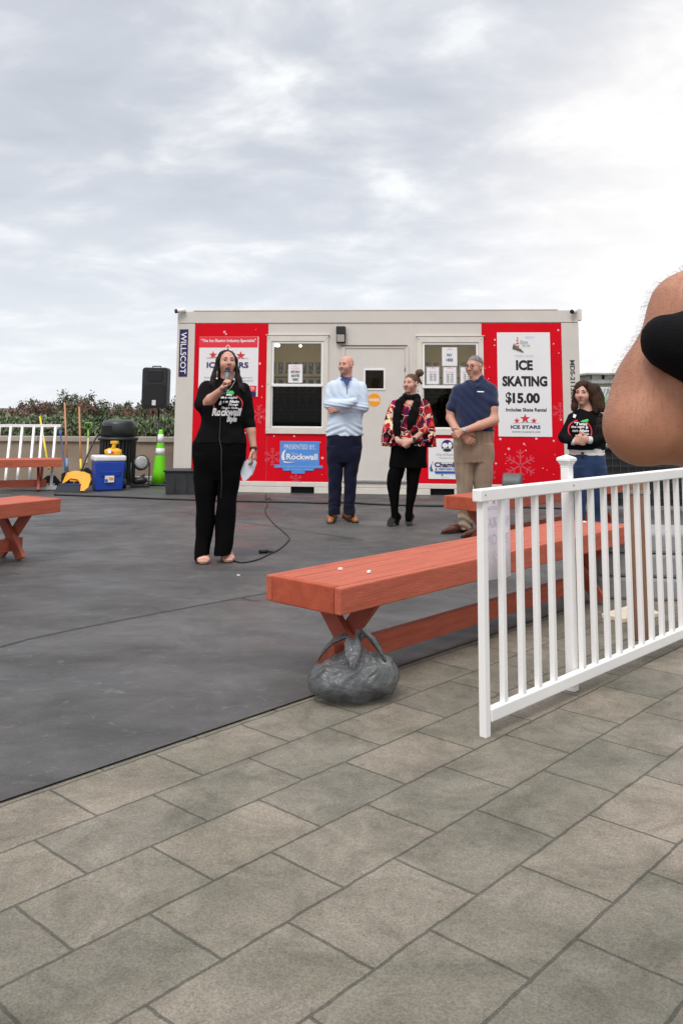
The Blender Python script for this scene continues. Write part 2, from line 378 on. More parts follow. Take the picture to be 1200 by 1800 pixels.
# ------------------------------------------------------------------ ground
def ground_mats():
    def new(name):
        m = bpy.data.materials.new(name); m.use_nodes = True; nt = m.node_tree
        return m, nt, nt.nodes, nt.links, nt.nodes['Principled BSDF']
    # worn dark rubber matting
    m, nt, N, L, p = new('rubber_mat')
    tc = N.new('ShaderNodeTexCoord')
    def noise(scale, det=5, rough=.6, st=None, dist=0.0):
        n = N.new('ShaderNodeTexNoise'); n.inputs['Scale'].default_value = scale; n.inputs['Detail'].default_value = det; n.inputs['Roughness'].default_value = rough; n.inputs['Distortion'].default_value = dist
        if st:
            mp = N.new('ShaderNodeMapping'); mp.inputs['Scale'].default_value = st; mp.inputs['Rotation'].default_value = (0, 0, .35); L.new(tc.outputs['Object'], mp.inputs[0]); L.new(mp.outputs[0], n.inputs['Vector'])
        else: L.new(tc.outputs['Object'], n.inputs['Vector'])
        return n.outputs[0]
    def ramp(x, stops):
        cr = N.new('ShaderNodeValToRGB'); L.new(x, cr.inputs[0]); e = cr.color_ramp.elements
        while len(e) < len(stops): e.new(.5)
        for i, (q, c) in enumerate(stops): e[i].position = q; e[i].color = c if len(c) == 4 else c+(1,)
        return cr.outputs[0]
    def mixc(f, a, b, mode='MIX'):
        mx = N.new('ShaderNodeMix'); mx.data_type = 'RGBA'; mx.blend_type = mode
        for i, x in ((0, f), (6, a), (7, b)):
            if isinstance(x, (int, float)): mx.inputs[i].default_value = x
            elif isinstance(x, tuple): mx.inputs[i].default_value = x
            else: L.new(x, mx.inputs[i])
        return mx.outputs[2]
    big = ramp(noise(.6, 6, .62, (1, 1.15, 1), .7), [(.33, (.043, .0400, .0375)), (.67, (.095, .0895, .0845))])
    mid = ramp(noise(2.6, 7, .70, (1, 1.25, 1), .8), [(.30, (.66, .66, .66)), (.70, (1.32, 1.30, 1.29))])
    c = mixc(1.0, big, mid, 'MULTIPLY')
    scuff = ramp(noise(9, 5, .72, (1, 1.6, 1), 1.4), [(.58, (0, 0, 0)), (.74, (1, 1, 1))])
    c = mixc(scuff, c, mixc(.34, c, (.27, .26, .26, 1)))
    speck = ramp(noise(150, 2, .5), [(.3, (.78, .78, .78)), (.7, (1.25, 1.25, 1.25))])
    c = mixc(1.0, c, speck, 'MULTIPLY')
    L.new(c, p.inputs['Base Color'])
    rg = ramp(noise(1.1, 5, .6, (1, 1.8, 1)), [(.36, (.38, .38, .38)), (.64, (.82, .82, .82))]); L.new(rg, p.inputs['Roughness'])
    b = N.new('ShaderNodeBump'); b.inputs['Strength'].default_value = .5; b.inputs['Distance'].default_value = .004; L.new(noise(210, 3, .6), b.inputs['Height'])
    b2 = N.new('ShaderNodeBump'); b2.inputs['Strength'].default_value = .25; b2.inputs['Distance'].default_value = .03; L.new(noise(2.0, 3, .5), b2.inputs['Height']); L.new(b.outputs[0], b2.inputs['Normal']); L.new(b2.outputs[0], p.inputs['Normal'])
    rub = m
    # concrete pavers
    m, nt, N, L, p = new('pavers')
    tc = N.new('ShaderNodeTexCoord')
    mp = N.new('ShaderNodeMapping'); mp.inputs['Rotation'].default_value = (0, 0, math.radians(-48)); L.new(tc.outputs['Object'], mp.inputs[0])
    br = N.new('ShaderNodeTexBrick')
    wn = N.new('ShaderNodeTexNoise'); wn.inputs['Scale'].default_value = 14; wn.inputs['Detail'].default_value = 4; L.new(mp.outputs[0], wn.inputs['Vector'])
    wa = N.new('ShaderNodeVectorMath'); wa.operation = 'MULTIPLY_ADD'; L.new(wn.outputs['Color'], wa.inputs[0]); wa.inputs[1].default_value = (.012, .012, 0); L.new(mp.outputs[0], wa.inputs[2]); L.new(wa.outputs[0], br.inputs[0])
    br.inputs['Color1'].default_value = (.195, .175, .145, 1); br.inputs['Color2'].default_value = (.255, .215, .175, 1); br.inputs['Mortar'].default_value = (.10, .092, .075, 1)
    br.inputs['Scale'].default_value = 1.0; br.inputs['Mortar Size'].default_value = .005; br.inputs['Brick Width'].default_value = .42; br.inputs['Row Height'].default_value = .28; br.inputs['Bias'].default_value = -.1
    st = mixc(1.0, ramp(noise(1.1, 7, .68, None, .7), [(.32, (.58, .62, .54)), (.68, (1.2, 1.17, 1.13))]), ramp(noise(4.5, 6, .72, None, 1.0), [(.33, (.70, .69, .67)), (.62, (1.1, 1.1, 1.1))]), 'MULTIPLY')
    sp = mixc(1.0, ramp(noise(170, 3, .65), [(.32, (.68, .68, .68)), (.68, (1.26, 1.26, 1.26))]), ramp(noise(34, 5, .75), [(.60, (1, 1, 1)), (.72, (.62, .60, .57))]), 'MULTIPLY')
    c = mixc(1.0, mixc(1.0, br.outputs[0], st, 'MULTIPLY'), sp, 'MULTIPLY'); L.new(c, p.inputs['Base Color']); p.inputs['Roughness'].default_value = .88
    b = N.new('ShaderNodeBump'); b.inputs['Strength'].default_value = .6; b.inputs['Distance'].default_value = .004
    inv = N.new('ShaderNodeMath'); inv.operation = 'SUBTRACT'; inv.inputs[0].default_value = 1.0; L.new(br.outputs[1], inv.inputs[1]); L.new(inv.outputs[0], b.inputs['Height'])
    b2 = N.new('ShaderNodeBump'); b2.inputs['Strength'].default_value = .35; b2.inputs['Distance'].default_value = .004; L.new(noise(120, 4, .6), b2.inputs['Height']); L.new(b.outputs[0], b2.inputs['Normal']); L.new(b2.outputs[0], p.inputs['Normal'])
    return rub, m
RUB, PAV = ground_mats()
EARTH = mat('dry_grass', (.10, .085, .05, 1), .95, var=.35, vscale=.6, bump=.6, bscale=9)

def sheet(name, pts, z, m, kind='structure'):
    mb = MB(); mb.add([(x, y, z) for x, y in pts], [tuple(range(len(pts)))])
    return tag(mb.build(name, m), kind=kind)
sheet('ground', [(-900, -60), (900, -60), (900, 1500), (-900, 1500)], -.02, EARTH)
sheet('pavement', [(-14, -6), (14, -6), (14, 22), (-14, 22)], -.008, PAV)
# edge of the matting runs along the long bench
e0 = Vector((.293, 4.54)); ed = Vector((1.155, 1.29)).normalized()
eA = e0-ed*9; eB = e0+ed*3.05
sheet('rubber_deck', [(eA.x, eA.y), (eB.x, eB.y), (eB.x+3.2, eB.y+.1), (9, 15.1), (-9, 15.1), (-9, eA.y)], 0.0, RUB)
SEAM = mat('seam_dark', (.012, .011, .014, 1), .9)
def seam(pts, w):
    mb = MB(); P = [gp(*q) for q in pts]
    for a, b in zip(P, P[1:]):
        n = Vector((-(b-a).y, (b-a).x, 0)).normalized()*w/2
        mb.add([a-n+Vector((0, 0, .004)), b-n+Vector((0, 0, .004)), b+n+Vector((0, 0, .004)), a+n+Vector((0, 0, .004))], [(0, 1, 2, 3)])
    tag(mb.build('mat_seam', SEAM), kind='structure')
seam([(-10, 1141), (52, 1124), (150, 1103), (280, 1078), (425, 1051), (520, 1034), (640, 1012)], .009)
seam([(425, 1052), (440, 1056), (458, 1057)], .007)
seam([(60, 926), (150, 914), (240, 905), (318, 900)], .009)
seam([(318, 900), (345, 906), (420, 917), (640, 950)], .009)
seam([(40, 893), (120, 890), (250, 886)], .009)
seam([(20, 989), (70, 986), (120, 980)], .007)

# ------------------------------------------------------------------ ticket office: a portable building
O2 = gp(303.5, 863.5); O3 = gp(1024, 874.5)
OW = (O3-O2).length; OANG = math.atan2((O3-O2).y, (O3-O2).x); OH = 2.755; OD = 2.44
OM = Matrix.Translation(O2) @ Matrix.Rotation(OANG, 4, 'Z'); OMI = OM.inverted(); OMI3 = OMI.to_3x3()
def cp(px, py, y=0.0):
    o = OMI @ CAM_P; d = OMI3 @ ray(px, py); q = o+d*((y-o.y)/d.y); return q.x, q.z
def crect(x0, y0, x1, y1, y=0.0):
    a = cp(x0, y0, y); b = cp(x1, y0, y); c = cp(x0, y1, y); d = cp(x1, y1, y)
    return (a[0]+c[0])/2, (b[0]+d[0])/2, (c[1]+d[1])/2, (a[1]+b[1])/2     # u0,u1,v0,v1

def panel_mat():
    m = mat('office_white', S(212, 204, 194), .55, var=.05, vscale=1.6, bump=.02, bscale=140)
    return m
PW = panel_mat()
PW2 = mat('office_trim', S(222, 214, 202), .5, var=.06, vscale=5)
RED = mat('red_vinyl', S(218, 8, 30), .5, spec=.12, var=.07, vscale=2.2, bump=.02, bscale=20)
DARK = mat('dark_void', (.006, .006, .007, 1), .8)
BLK = mat('black_plastic', (.014, .014, .016, 1), .45, var=.25, vscale=9, bump=.08, bscale=150)
GLASS = glass_mat('window_glass', (.80, .81, .80, 1)); GLASSD = glass_mat('tinted_glass', (.30, .30, .29, 1), .3)
WHITE = mat('white_paper', S(236, 233, 232), .6, var=.02, vscale=4)
VINYL = mat('white_vinyl', (.88, .86, .83, 1), .38, var=.035, vscale=3, bump=.02, bscale=40)
INKB = mat('ink_black', (.012, .009, .014, 1), .6); INKN = mat('ink_navy', S(38, 28, 92), .6); INKW = mat('ink_white', S(240, 236, 236), .6)
INKR = mat('ink_red', S(214, 40, 52), .6); INKP = mat('ink_pink', S(226, 120, 128), .6); INKG = mat('ink_grey', S(150, 148, 150), .6); INKT = mat('ink_green', S(40, 92, 58), .6)
BLUE = mat('sign_blue', S(84, 144, 218), .5, var=.05, vscale=6); BLUE2 = mat('sign_blue_deep', S(26, 92, 176), .5)
SKYB = mat('sign_blue_pale', S(176, 206, 240), .5)
MET = mat('grey_metal', (.35, .35, .35, 1), .4, metal=.8, var=.1)
STEEL = mat('dark_steel', (.05, .05, .055, 1), .4, metal=.7)

off = empty('ticket_office', O2, OANG, 'white portable ticket office with red winter panels and two service windows', 'portable building')
def oc(mb, name, mats, bevel=0.0, parent=None, label=None):
    o = mb.build(name, mats, parent or off, bevel=bevel)
    if label: o['label'] = label
    return o
u_r0, u_r1, v_rb, v_rt = crect(340, 568, 469.5, 846)          # red panel by the left post
uL = crect(340, 568, 340, 846)[0]
uR0, uR1, _, _ = crect(847.5, 568, 988.5, 852)
v_beam = cp(660, 568)[1]; v_base = cp(660, 849)[1]
# base rail with two forklift pockets, roof rail, corner posts
pk1 = crect(511, 857, 552, 868); pk2 = crect(756, 863, 798, 874)
mb = MB()
mb.box(0, OW, -.012, .14, .095, v_base)
xs = [0, pk1[0], pk1[1], pk2[0], pk2[1], OW]
for a, b in ((0, 1), (2, 3), (4, 5)): mb.box(xs[a], xs[b], -.010, .13, .0, .093)
mb.box(0, OW, OD-.14, OD+.01, 0, v_base); mb.box(0, .13, .15, OD-.15, 0, v_base); mb.box(OW-.13, OW, .15, OD-.15, 0, v_base)
oc(mb, 'base_rail', PW2, .006)
mb = MB()
for a, b in ((1, 2), (3, 4)): mb.box(xs[a], xs[b], .06, .1, .002, .09)
oc(mb, 'fork_pocket', DARK)
mb = MB()
mb.box(0, OW, -.014, .15, v_beam+.004, OH); mb.box(0, OW, OD-.15, OD+.012, v_beam, OH); mb.box(0, .15, .152, OD-.152, v_beam, OH); mb.box(OW-.15, OW, .152, OD-.152, v_beam, OH)
mb.box(.02, OW-.02, .152, OD-.152, OH-.05, OH-.012)
oc(mb, 'roof_frame', PW, .006)
mb = MB()
mb.box(.25, OW-.3, -.02, .02, OH+.001, OH+.018)
oc(mb, 'roof_gutter', PW2, .003)
for a, b in ((0, uL-.003), (uR1+.003, OW)):
    for y0, y1 in ((-.010, .14), (OD-.14, OD+.006)):
        mb = MB(); mb.box(a, b, y0, y1, v_base+.003, v_beam-.002); oc(mb, 'corner_post', PW, .006)
# windows and door openings
W1 = crect(477, 600, 568, 752); W2 = crect(742, 602, 841, 754)
DR = crect(604, 612, 714, 856)
def wall_piece(u0, u1, v0, v1, y0=0.0, y1=.07):
    return (u0, u1, y0, y1, v0, v1)
mb = MB()
U588, U722 = crect(589, 570, 589, 850)[0], crect(723, 570, 723, 850)[0]
for (ua, ub, Wn) in ((u_r1, U588, W1), (U722, uR0, W2)):
    mb.box(ua+.002, ub-.002, 0, .07, v_base, Wn[2]); mb.box(ua+.002, ub-.002, 0, .07, Wn[3], v_beam)
    mb.box(ua+.002, Wn[0], 0, .07, Wn[2], Wn[3]); mb.box(Wn[1], ub-.002, 0, .07, Wn[2], Wn[3])
mb.box(U588+.002, DR[0], 0, .07, v_base, v_beam); mb.box(DR[1], U722-.002, 0, .07, v_base, v_beam); mb.box(DR[0], DR[1], 0, .07, DR[3], v_beam)
mb.box(uL, u_r1-.002, 0, .07, v_base, v_beam); mb.box(uR0+.002, uR1, 0, .07, v_base, v_beam)
oc(mb, 'front_wall', PW)
mb = MB(); mb.box(.14, OW-.14, OD-.08, OD-.01, v_base, v_beam); mb.box(.02, .09, .14, OD-.14, v_base, v_beam); mb.box(OW-.09, OW-.02, .14, OD-.14, v_base, v_beam)
oc(mb, 'wall', PW)
mb = MB(); mb.box(.1, OW-.1, .1, OD-.1, .14, .17); oc(mb, 'interior_floor', mat('lino', (.06, .055, .05, 1), .5))
mb = MB(); mb.box(.1, OW-.1, .08, OD-.1, v_beam-.03, v_beam-.012); oc(mb, 'ceiling', mat('ceiling_cream', (.55, .48, .34, 1), .8))
mb = MB(); mb.box(.1, OW-.1, OD-.095, OD-.085, .2, v_beam-.04); oc(mb, 'interior_wall', mat('cream_wall', (.50, .40, .20, 1), .8))
# panel joint strips
mb = MB()
for u in (U588, U722): mb.box(u-.006, u+.006, -.004, .02, v_base, v_beam)
oc(mb, 'joint_strip', PW2)
# red graphics
def red_panel(u0, u1, v0, v1, y=-.004):
    m_ = MB(); m_.box(u0, u1, y, -.0005, v0, v1); oc(m_, 'red_panel', RED)
red_panel(uL, u_r1, v_base+.005, v_beam-.004)
b1 = crect(465.5, 759, 588, 846); red_panel(u_r1+.004, U588-.008, v_base+.005, b1[3])
b2 = crect(724, 763, 847, 851); red_panel(U722+.008, uR0-.003, v_base+.005, b2[3])
red_panel(uR0, uR1, v_base+.005, v_beam-.004)
# printed snow
SNOW = mat('snow_print', S(238, 196, 196), .6); SNOW2 = mat('snowflake_print', S(222, 70, 84), .55)
def snow(u0, u1, v0, v1, n, y=-.0065):
    m_ = MB()
    for _ in range(n):
        r = random.choice([.006, .008, .010, .014, .018]); u = random.uniform(u0+.03, u1-.03); v = random.uniform(v0+.03, v1-.03)
        flat(m_, disc(u, v, r, r, 10), y-random.random()*.0006, 0)
    oc(m_, 'snow_print', SNOW)
def flake(px, py, rpx, y=-.006):
    c = cp(px, py); r = rpx/118; m_ = MB()
    for i in range(6):
        a = PI*i/3+PI/2; d = Vector((math.cos(a), 0, math.sin(a)))
        def seg(p, q, w):
            n = Vector((-(q-p).z, 0, (q-p).x)).normalized()*w/2; k = y-.0001*len(m_.f)
            m_.add([(c[0]+t.x, k, c[1]+t.z) for t in (p-n, q-n, q+n, p+n)], [(0, 1, 2, 3)])
        seg(d*.06*r, d*r, .10*r)
        for t in (.45, .72):
            for sg in (-1, 1):
                a2 = a+sg*PI/3.4; seg(d*t*r, d*t*r+Vector((math.cos(a2), 0, math.sin(a2)))*.30*r, .085*r)
    oc(m_, 'snowflake_print', SNOW2)
snow(uL, u_r1, v_base+.05, v_beam-.05, 46); snow(u_r1, U588, v_base, b1[3], 12); snow(U722, uR0, v_base, b2[3], 8); snow(uR0, uR1, v_base, v_beam-.04, 48)
flake(914, 818, 27); flake(520, 843, 12, -.0058); flake(479, 803, 16); flake(455, 728, 16); flake(984, 722, 15); flake(860, 835, 12)
# windows
def window(Wn, px_rail, name='window'):
    u0, u1, v0, v1 = Wn; m_ = MB(); t = .075
    m_.box(u0-t, u1+t, -.026, -.001, v1, v1+.09); m_.box(u0-t, u1+t, -.026, -.001, v0-.09, v0)
    m_.box(u0-t, u0, -.026, -.001, v0+.001, v1-.001); m_.box(u1, u1+t, -.026, -.001, v0+.001, v1-.001)
    w = oc(m_, name, PW2, .004)
    m_ = MB(); m_.box(u0-t-.02, u1+t+.02, -.034, -.002, v1+.092, v1+.102); oc(m_, 'drip_edge', PW, .002, w)
    vr = cp((px_rail[0]), px_rail[1])[1]; f = .034
    m_ = MB()
    m_.box(u0+.002, u0+f, -.012, .03, vr+.02, v1-.002); m_.box(u1-f, u1-.002, -.012, .03, vr+.02, v1-.002); m_.box(u0+f, u1-f, -.012, .03, v1-f, v1-.002)
    m_.box(u0+.002, u1-.002, -.020, .03, vr-.022, vr+.020)
    m_.box(u0+.002, u0+.02, .0, .04, v0+.002, vr-.023); m_.box(u1-.02, u1-.002, .0, .04, v0+.002, vr-.023); m_.box(u0+.02, u1-.02, -.002, .04, v0+.002, v0+.022)
    oc(m_, 'sash', VINYL, .003, w)
    m_ = MB(); m_.box(u0+f, u1-f, .008, .012, vr+.020, v1-f); oc(m_, 'pane', GLASS, 0, w)
    m_ = MB(); m_.box(u0+.02, u1-.02, .018, .022, v0+.022, vr-.022); oc(m_, 'lower_pane', GLASSD, 0, w)
    # screws on the trim
    m_ = MB()
    for uu in (u0-.05, u1+.05):
        for vv in (v0-.05, (v0+v1)/2, v1+.05): m_.ball((uu, -.027, vv), (.009, .004, .009), 8)
    oc(m_, 'screw', MET, 0, w)
    return vr
vr1 = window(W1, (522, 677)); vr2 = window(W2, (790, 680))
# door
m_ = MB(); u0, u1, v0, v1 = DR
m_.box(u0-.035, u0+.02, -.018, .03, v_base+.01, v1+.03); m_.box(u1-.02, u1+.035, -.018, .03, v_base+.01, v1+.03); m_.box(u0+.02, u1-.02, -.018, .03, v1-.005, v1+.03)
df = oc(m_, 'door_frame', PW, .003)
m_ = MB(); m_.box(u0-.05, u1+.02, -.03, -.019, v1+.032, v1+.045); oc(m_, 'drip_edge', STEEL, .001, df)
dp = crect(641.5, 650.5, 674.5, 683.5)
m_ = MB(); a, b = u0+.024, u1-.024; bz = v_base+.035
m_.box(a, dp[0], -.008, .03, bz, v1-.01); m_.box(dp[1], b, -.008, .03, bz, v1-.01); m_.box(dp[0], dp[1], -.008, .03, bz, dp[2]); m_.box(dp[0], dp[1], -.008, .03, dp[3], v1-.01)
dr = oc(m_, 'door', mat('door_white', S(216, 208, 199), .45, var=.04, vscale=3))
m_ = MB(); q = .02
m_.box(dp[0]-q, dp[1]+q, -.018, -.0085, dp[3]-.004, dp[3]+q); m_.box(dp[0]-q, dp[1]+q, -.018, -.0085, dp[2]-q, dp[2]+.004); m_.box(dp[0]-q, dp[0]+.004, -.018, -.0085, dp[2]+.004, dp[3]-.004); m_.box(dp[1]-.004, dp[1]+q, -.018, -.0085, dp[2]+.004, dp[3]-.004)
oc(m_, 'pane_trim', VINYL, .003, dr)
m_ = MB(); m_.box(dp[0]+.002, dp[1]-.002, .01, .014, dp[2]+.002, dp[3]-.002); oc(m_, 'pane', GLASSD, 0, dr)
for vv in (v1-.3, (v1+bz)/2, bz+.3):
    m_ = MB(); m_.tube([(u1-.02, -.022, vv-.05), (u1-.02, -.022, vv+.05)], .008, 8); oc(m_, 'hinge', MET, 0, dr)
m_ = MB(); m_.tube([(u0+.09, -.008, .98), (u0+.09, -.05, .98)], .012, 8); m_.tube([(u0+.09, -.05, .98), (u0+.19, -.055, .98)], .010, 8); oc(m_, 'handle', MET, 0, dr)
m_ = MB(); m_.box(u0, u1, -.03, .03, v_base-.002, v_base+.03); oc(m_, 'threshold', MET, .003, df)
# interior: counters, racks with skates, lamps
cnt = empty('counter', OM @ Vector((OW/2, .45, .17)), OANG, 'dark service counter inside the white portable office', 'counter')
m_ = MB(); m_.box(-OW/2+.2, OW/2-.2, -.02, .02, 0, .92); m_.build('front_panel', DARK, cnt)
m_ = MB(); m_.box(-OW/2+.2, OW/2-.2, -.2, .25, .921, .95); m_.build('counter_top', mat('counter_dark', (.02, .018, .018, 1), .4), cnt)
def rack(u, w, label):
    r = empty('skate_rack', OM @ Vector((u, 1.75, .17)), OANG, label, 'rack')
    m_ = MB()
    for x in (-w/2, w/2):
        for y in (-.17, .17): m_.box(x-.015, x+.015, y-.015, y+.015, 0, 1.78)
    m_.build('upright', STEEL, r)
    for k in range(6):
        m_ = MB(); m_.box(-w/2-.01, w/2+.01, -.19, .19, .12+.3*k, .135+.3*k); m_.build('shelf', STEEL, r)
    return r
SK = mat('skate_boot', (.045, .045, .05, 1), .5, var=.4, vscale=20)
BLADE = mat('skate_blade', (.6, .6, .6, 1), .25, metal=1)
def skate_mesh():
    m_ = MB(); m_.tube([(0, .06, .08), (0, .055, .16), (0, .06, .23)], [.038, .042, .045], 8); m_.tube([(0, .08, .075), (0, -.02, .07), (0, -.10, .06), (0, -.13, .055)], [.036, .042, .036, .02], 8)
    return m_
proto = None
for u, w, lab in ((1.75, 1.25, 'dark rack of rental skates behind the window with a return sign'), (4.35, 1.45, 'dark rack of rental skates behind the window with price lists')):
    rack(u, w, lab)
    for k in range(2, 6):
        for i in range(9):
            loc = OM @ Vector((u-w/2+.1+i*(w-.2)/8, 1.72, .17+.135+.3*k+.02)); rz = OANG+random.uniform(-.25, .25)
            if proto is None:
                proto = empty('rental_skate', loc, rz); skate_mesh().build('boot', SK, proto)
                m_ = MB(); m_.box(-.004, .004, -.14, .09, -.02, .0); m_.box(-.006, .006, -.09, -.07, 0, .03); m_.box(-.006, .006, .04, .06, 0, .04); m_.build('blade', BLADE, proto); o = proto
            else:
                o = copy_tree(proto); o.location = loc; o.rotation_euler = (0, 0, rz)
            tag(o, 'dark rental ice skate standing on a rack seen through the office windows', 'skate', 'rental skates on the racks')
LAMP = emat('lamp_glow', (1, .86, .58, 1), 5.0)
for i, (px, py) in enumerate(((483.5, 606.5), (488.5, 607), (528, 608))):
    u, v = cp(px, py, .55)
    b = empty('ceiling_lamp', OM @ Vector((u, .55, v)), OANG, ['larger glowing bulb by the corner of the return window', 'small glowing bulb right of the corner bulb in the return window', 'single glowing bulb over the middle of the return window'][i], 'lamp')
    m_ = MB(); m_.ball((0, 0, 0), (.035, .035, .03) if i < 2 else (.025, .025, .022), 12); m_.build('bulb', LAMP, b)
    m_ = MB(); m_.tube([(0, 0, .025), (0, 0, v_beam-.03-v)], .014, 8); m_.build('socket', WHITE, b)
# strip lights that light the room
for u in (1.6, 4.4):
    b = empty('strip_light', OM @ Vector((u, 1.25, v_beam-.035)), OANG, 'ceiling strip light inside the office behind the window with '+('the return sign' if u < 3 else 'price lists'), 'lamp')
    m_ = MB(); m_.box(-.55, .55, -.05, .05, -.045, -.012); m_.build('tube', emat('strip_glow', (1, .84, .50, 1), 16.0), b)
    m_ = MB(); m_.box(-.6, .6, -.07, .07, -.011, 0); m_.build('housing', WHITE, b)

# things fixed to the office
def board(name, rect, m, label, cat, y=-.008, th=.004, group=None):
    u0, u1, v0, v1 = rect; o_ = (( u0+u1)/2, y, v0)
    m_ = MB(); m_.box(u0-o_[0], u1-o_[0], -th, 0, 0, v1-v0)
    b = m_.build(name, m, M=OM @ Matrix.Translation(o_)); tag(b, label, cat, group)
    b['_o'] = 0; del b['_o']
    return b, o_
class Print:
    """ink on a board: one child mesh per ink"""
    def __init__(s, b, o_, y): s.b, s.o, s.y = b, o_, y; s.n = 0
    def rect(s, px): 
        u0, u1, v0, v1 = crect(*px); return u0-s.o[0], u1-s.o[0], v0-s.o[2], v1-s.o[2]
    def lay(s): s.n += 1; return s.y-.0007*s.n
    def text(s, items, m, name='lettering'):
        m_ = MB(); y = s.lay()
        for it in items:
            t, px = it[0], it[1]; kw = it[2] if len(it) > 2 else {}
            u0, u1, v0, v1 = s.rect(px); add_text(m_, t, u0, u1, v0, v1, y, **kw)
        return m_.build(name, m, s.b)
    def polys(s, ps, m, name='emblem'):
        m_ = MB()
        for p_ in ps: flat(m_, p_, s.lay())
        return m_.build(name, m, s.b)
    def pp(s, pts):  # pixel polygon
        return [(cp(*q)[0]-s.o[0], cp(*q)[1]-s.o[2]) for q in pts]
    def stars(s, lst, m): return s.polys([star(cp(x, y)[0]-s.o[0], cp(x, y)[1]-s.o[2], r/118) for x, y, r in lst], m, 'star_emblem')

b, o_ = board('office_sign', crect(315.5, 579, 330.5, 662), mat('sign_navy', S(34, 24, 84), .5), 'narrow navy sign with white capitals reading downwards on the corner post', 'sign', y=-.012)
P = Print(b, o_, -.005); P.text([('WILLSCOT', (318, 584, 328, 657), dict(down=True, bold=.012))], INKW)
m_ = MB(); r = crect(1001.5, 633, 1010, 706); add_text(m_, 'MDS-2113801', *r, -.013, down=True, bold=.03); oc(m_, 'unit_number', mat('stencil_grey', S(70, 66, 66), .6))
# white poster on the red panel, with red head band
b, o_ = board('rink_poster', crect(350, 592, 454, 697), WHITE, 'white and red poster with navy letters on the panel behind the woman with the microphone', 'poster')
P = Print(b, o_, -.005)
P.polys([P.pp([(350.3, 592.2), (453.7, 592.2), (453, 611), (350.3, 611)]), P.pp([(350.5, 678), (451, 678), (450.5, 688.5), (350.5, 688.5)])], mat('poster_red', S(232, 44, 60), .5), 'red_band')
P.polys([P.pp([(350.5, 688.5), (450.5, 688.5), (450, 697), (350.5, 697)])], INKN, 'navy_band')
P.text([('"The Ice Skating Industry Specialist"', (354, 596, 450, 603), dict(bold=.02)), ('0.229', (434, 680, 447, 686))], INKW)
P.polys([P.pp([(396, 611), (401, 605.5), (406, 611), (404.5, 611), (401, 607), (397.5, 611)])], INKW, 'arrow_emblem')
P.stars([(375, 624, 7.5), (401, 620, 10), (423.5, 625, 8.5)], INKR)
P.text([('ICE STARS', (364, 636.5, 437, 646.5), dict(bold=.025))], INKN)
P.polys([P.pp([(363, 629), (380, 627), (420, 627.5), (437, 630), (437, 630.6), (420, 628.8), (380, 628.4), (363, 629.8)])], INKP, 'swoosh')
P.text([('Rink Design Equipment Management', (360, 662, 444, 665.5)), ('Ice Rink Installation Management', (360, 667.5, 446, 671))], INKG)
# tall price poster
b, o_ = board('price_poster', crect(874, 584.5, 967.5, 767.5), WHITE, 'tall white poster giving the price of ice skating in bold black', 'poster')
P = Print(b, o_, -.005)
P.text([('ICE', (906, 633, 935.5, 651), dict(bold=.05)), ('SKATING', (882, 661, 961, 679.5), dict(bold=.05)), ('15.00', (900, 690.5, 948, 709), dict(bold=.05)), ('$', (888, 689, 898.5, 711), dict(bold=.03)), ('Includes Skate Rental', (888.5, 717, 959.5, 723.5), dict(bold=.03))], INKB)
P.stars([(907.5, 739.5, 5.5), (922, 736, 9), (937.5, 739.5, 5.5)], INKR)
P.text([('ICE STARS', (897, 747.5, 949, 753.5), dict(bold=.03))], INKN)
P.text([('www.icestars.net', (899, 756.5, 949, 760.5))], INKG)
P.polys([P.pp([(901, 743.6), (922, 741.6), (947, 743.6), (947, 744.0), (922, 742.3), (901, 744.0)])], INKG, 'swoosh')
P.polys([P.pp([(907, 597), (910, 597), (911.5, 612), (905.5, 612)]), P.pp([(906.5, 594.5), (908.5, 592.5), (910.5, 594.5)])], mat('ink_rose', S(196, 92, 104), .6), 'lighthouse_emblem')
P.polys([P.pp([(906.4, 601), (910.6, 599.5), (910.8, 601.5), (906.2, 603)]), P.pp([(906, 606.5), (911.2, 604.5), (911.3, 606.5), (905.8, 608.5)])], INKW, 'lighthouse_stripe')
P.polys([P.pp([(899.5, 613), (902, 603), (904, 608), (905.5, 604), (907, 614), (913, 615), (920, 619), (908, 615.5)]), P.pp([(900, 611), (907, 611.5), (914, 613), (920, 620), (908, 616)])], mat('ink_olive', S(86, 98, 72), .6), 'tree_emblem')
P.text([('Skate', (912, 598, 926, 604), dict(skew=.3)), ('the Lake', (916, 604.5, 930, 609), dict(skew=.3))], mat('ink_sage', S(140, 158, 142), .6))
P.text([('PRESENTED BY', (922, 590.5, 938, 593.5))], SKYB)
P.text([('December 2 - January 8', (904, 624, 936, 627))], INKG)
# blue sponsor sign
b, o_ = board('sponsor_sign', crect(492.2, 775.5, 561, 822), BLUE, 'blue shaped sign with white letters beneath the service window', 'sign')
P = Print(b, o_, -.004)
P.polys([P.pp([(482, 816.5), (567, 818), (567, 823), (552.5, 823.2), (551, 827.3), (536, 827.6), (535.5, 832.5), (513, 832.5), (512.5, 827.3), (498.5, 827.3), (496.5, 822.5), (482, 822.3)])], BLUE, 'ribbon_base')
P.text([('PRESENTED BY:', (500, 781.5, 554.5, 788.5), dict(bold=-.005))], INKW); P.polys([P.pp([(500, 789), (557, 789.3), (557, 790), (500, 789.7)])], SKYB, 'rule_line')
P.text([('Visit', (512, 795, 525, 799.5))], SKYB)
P.text([('Rockwall', (503.5, 797.5, 558, 808), dict(bold=.03))], INKW)
P.polys([P.pp([(500.5, 790.7), (502.5, 791.5), (500, 797), (499.8, 803), (501.5, 809), (495.5, 808), (494.8, 802), (496.8, 795)]), P.pp([(497, 810), (506, 812), (520, 811.5), (508, 813.6), (500, 813.3)])], INKW, 'sail_emblem')
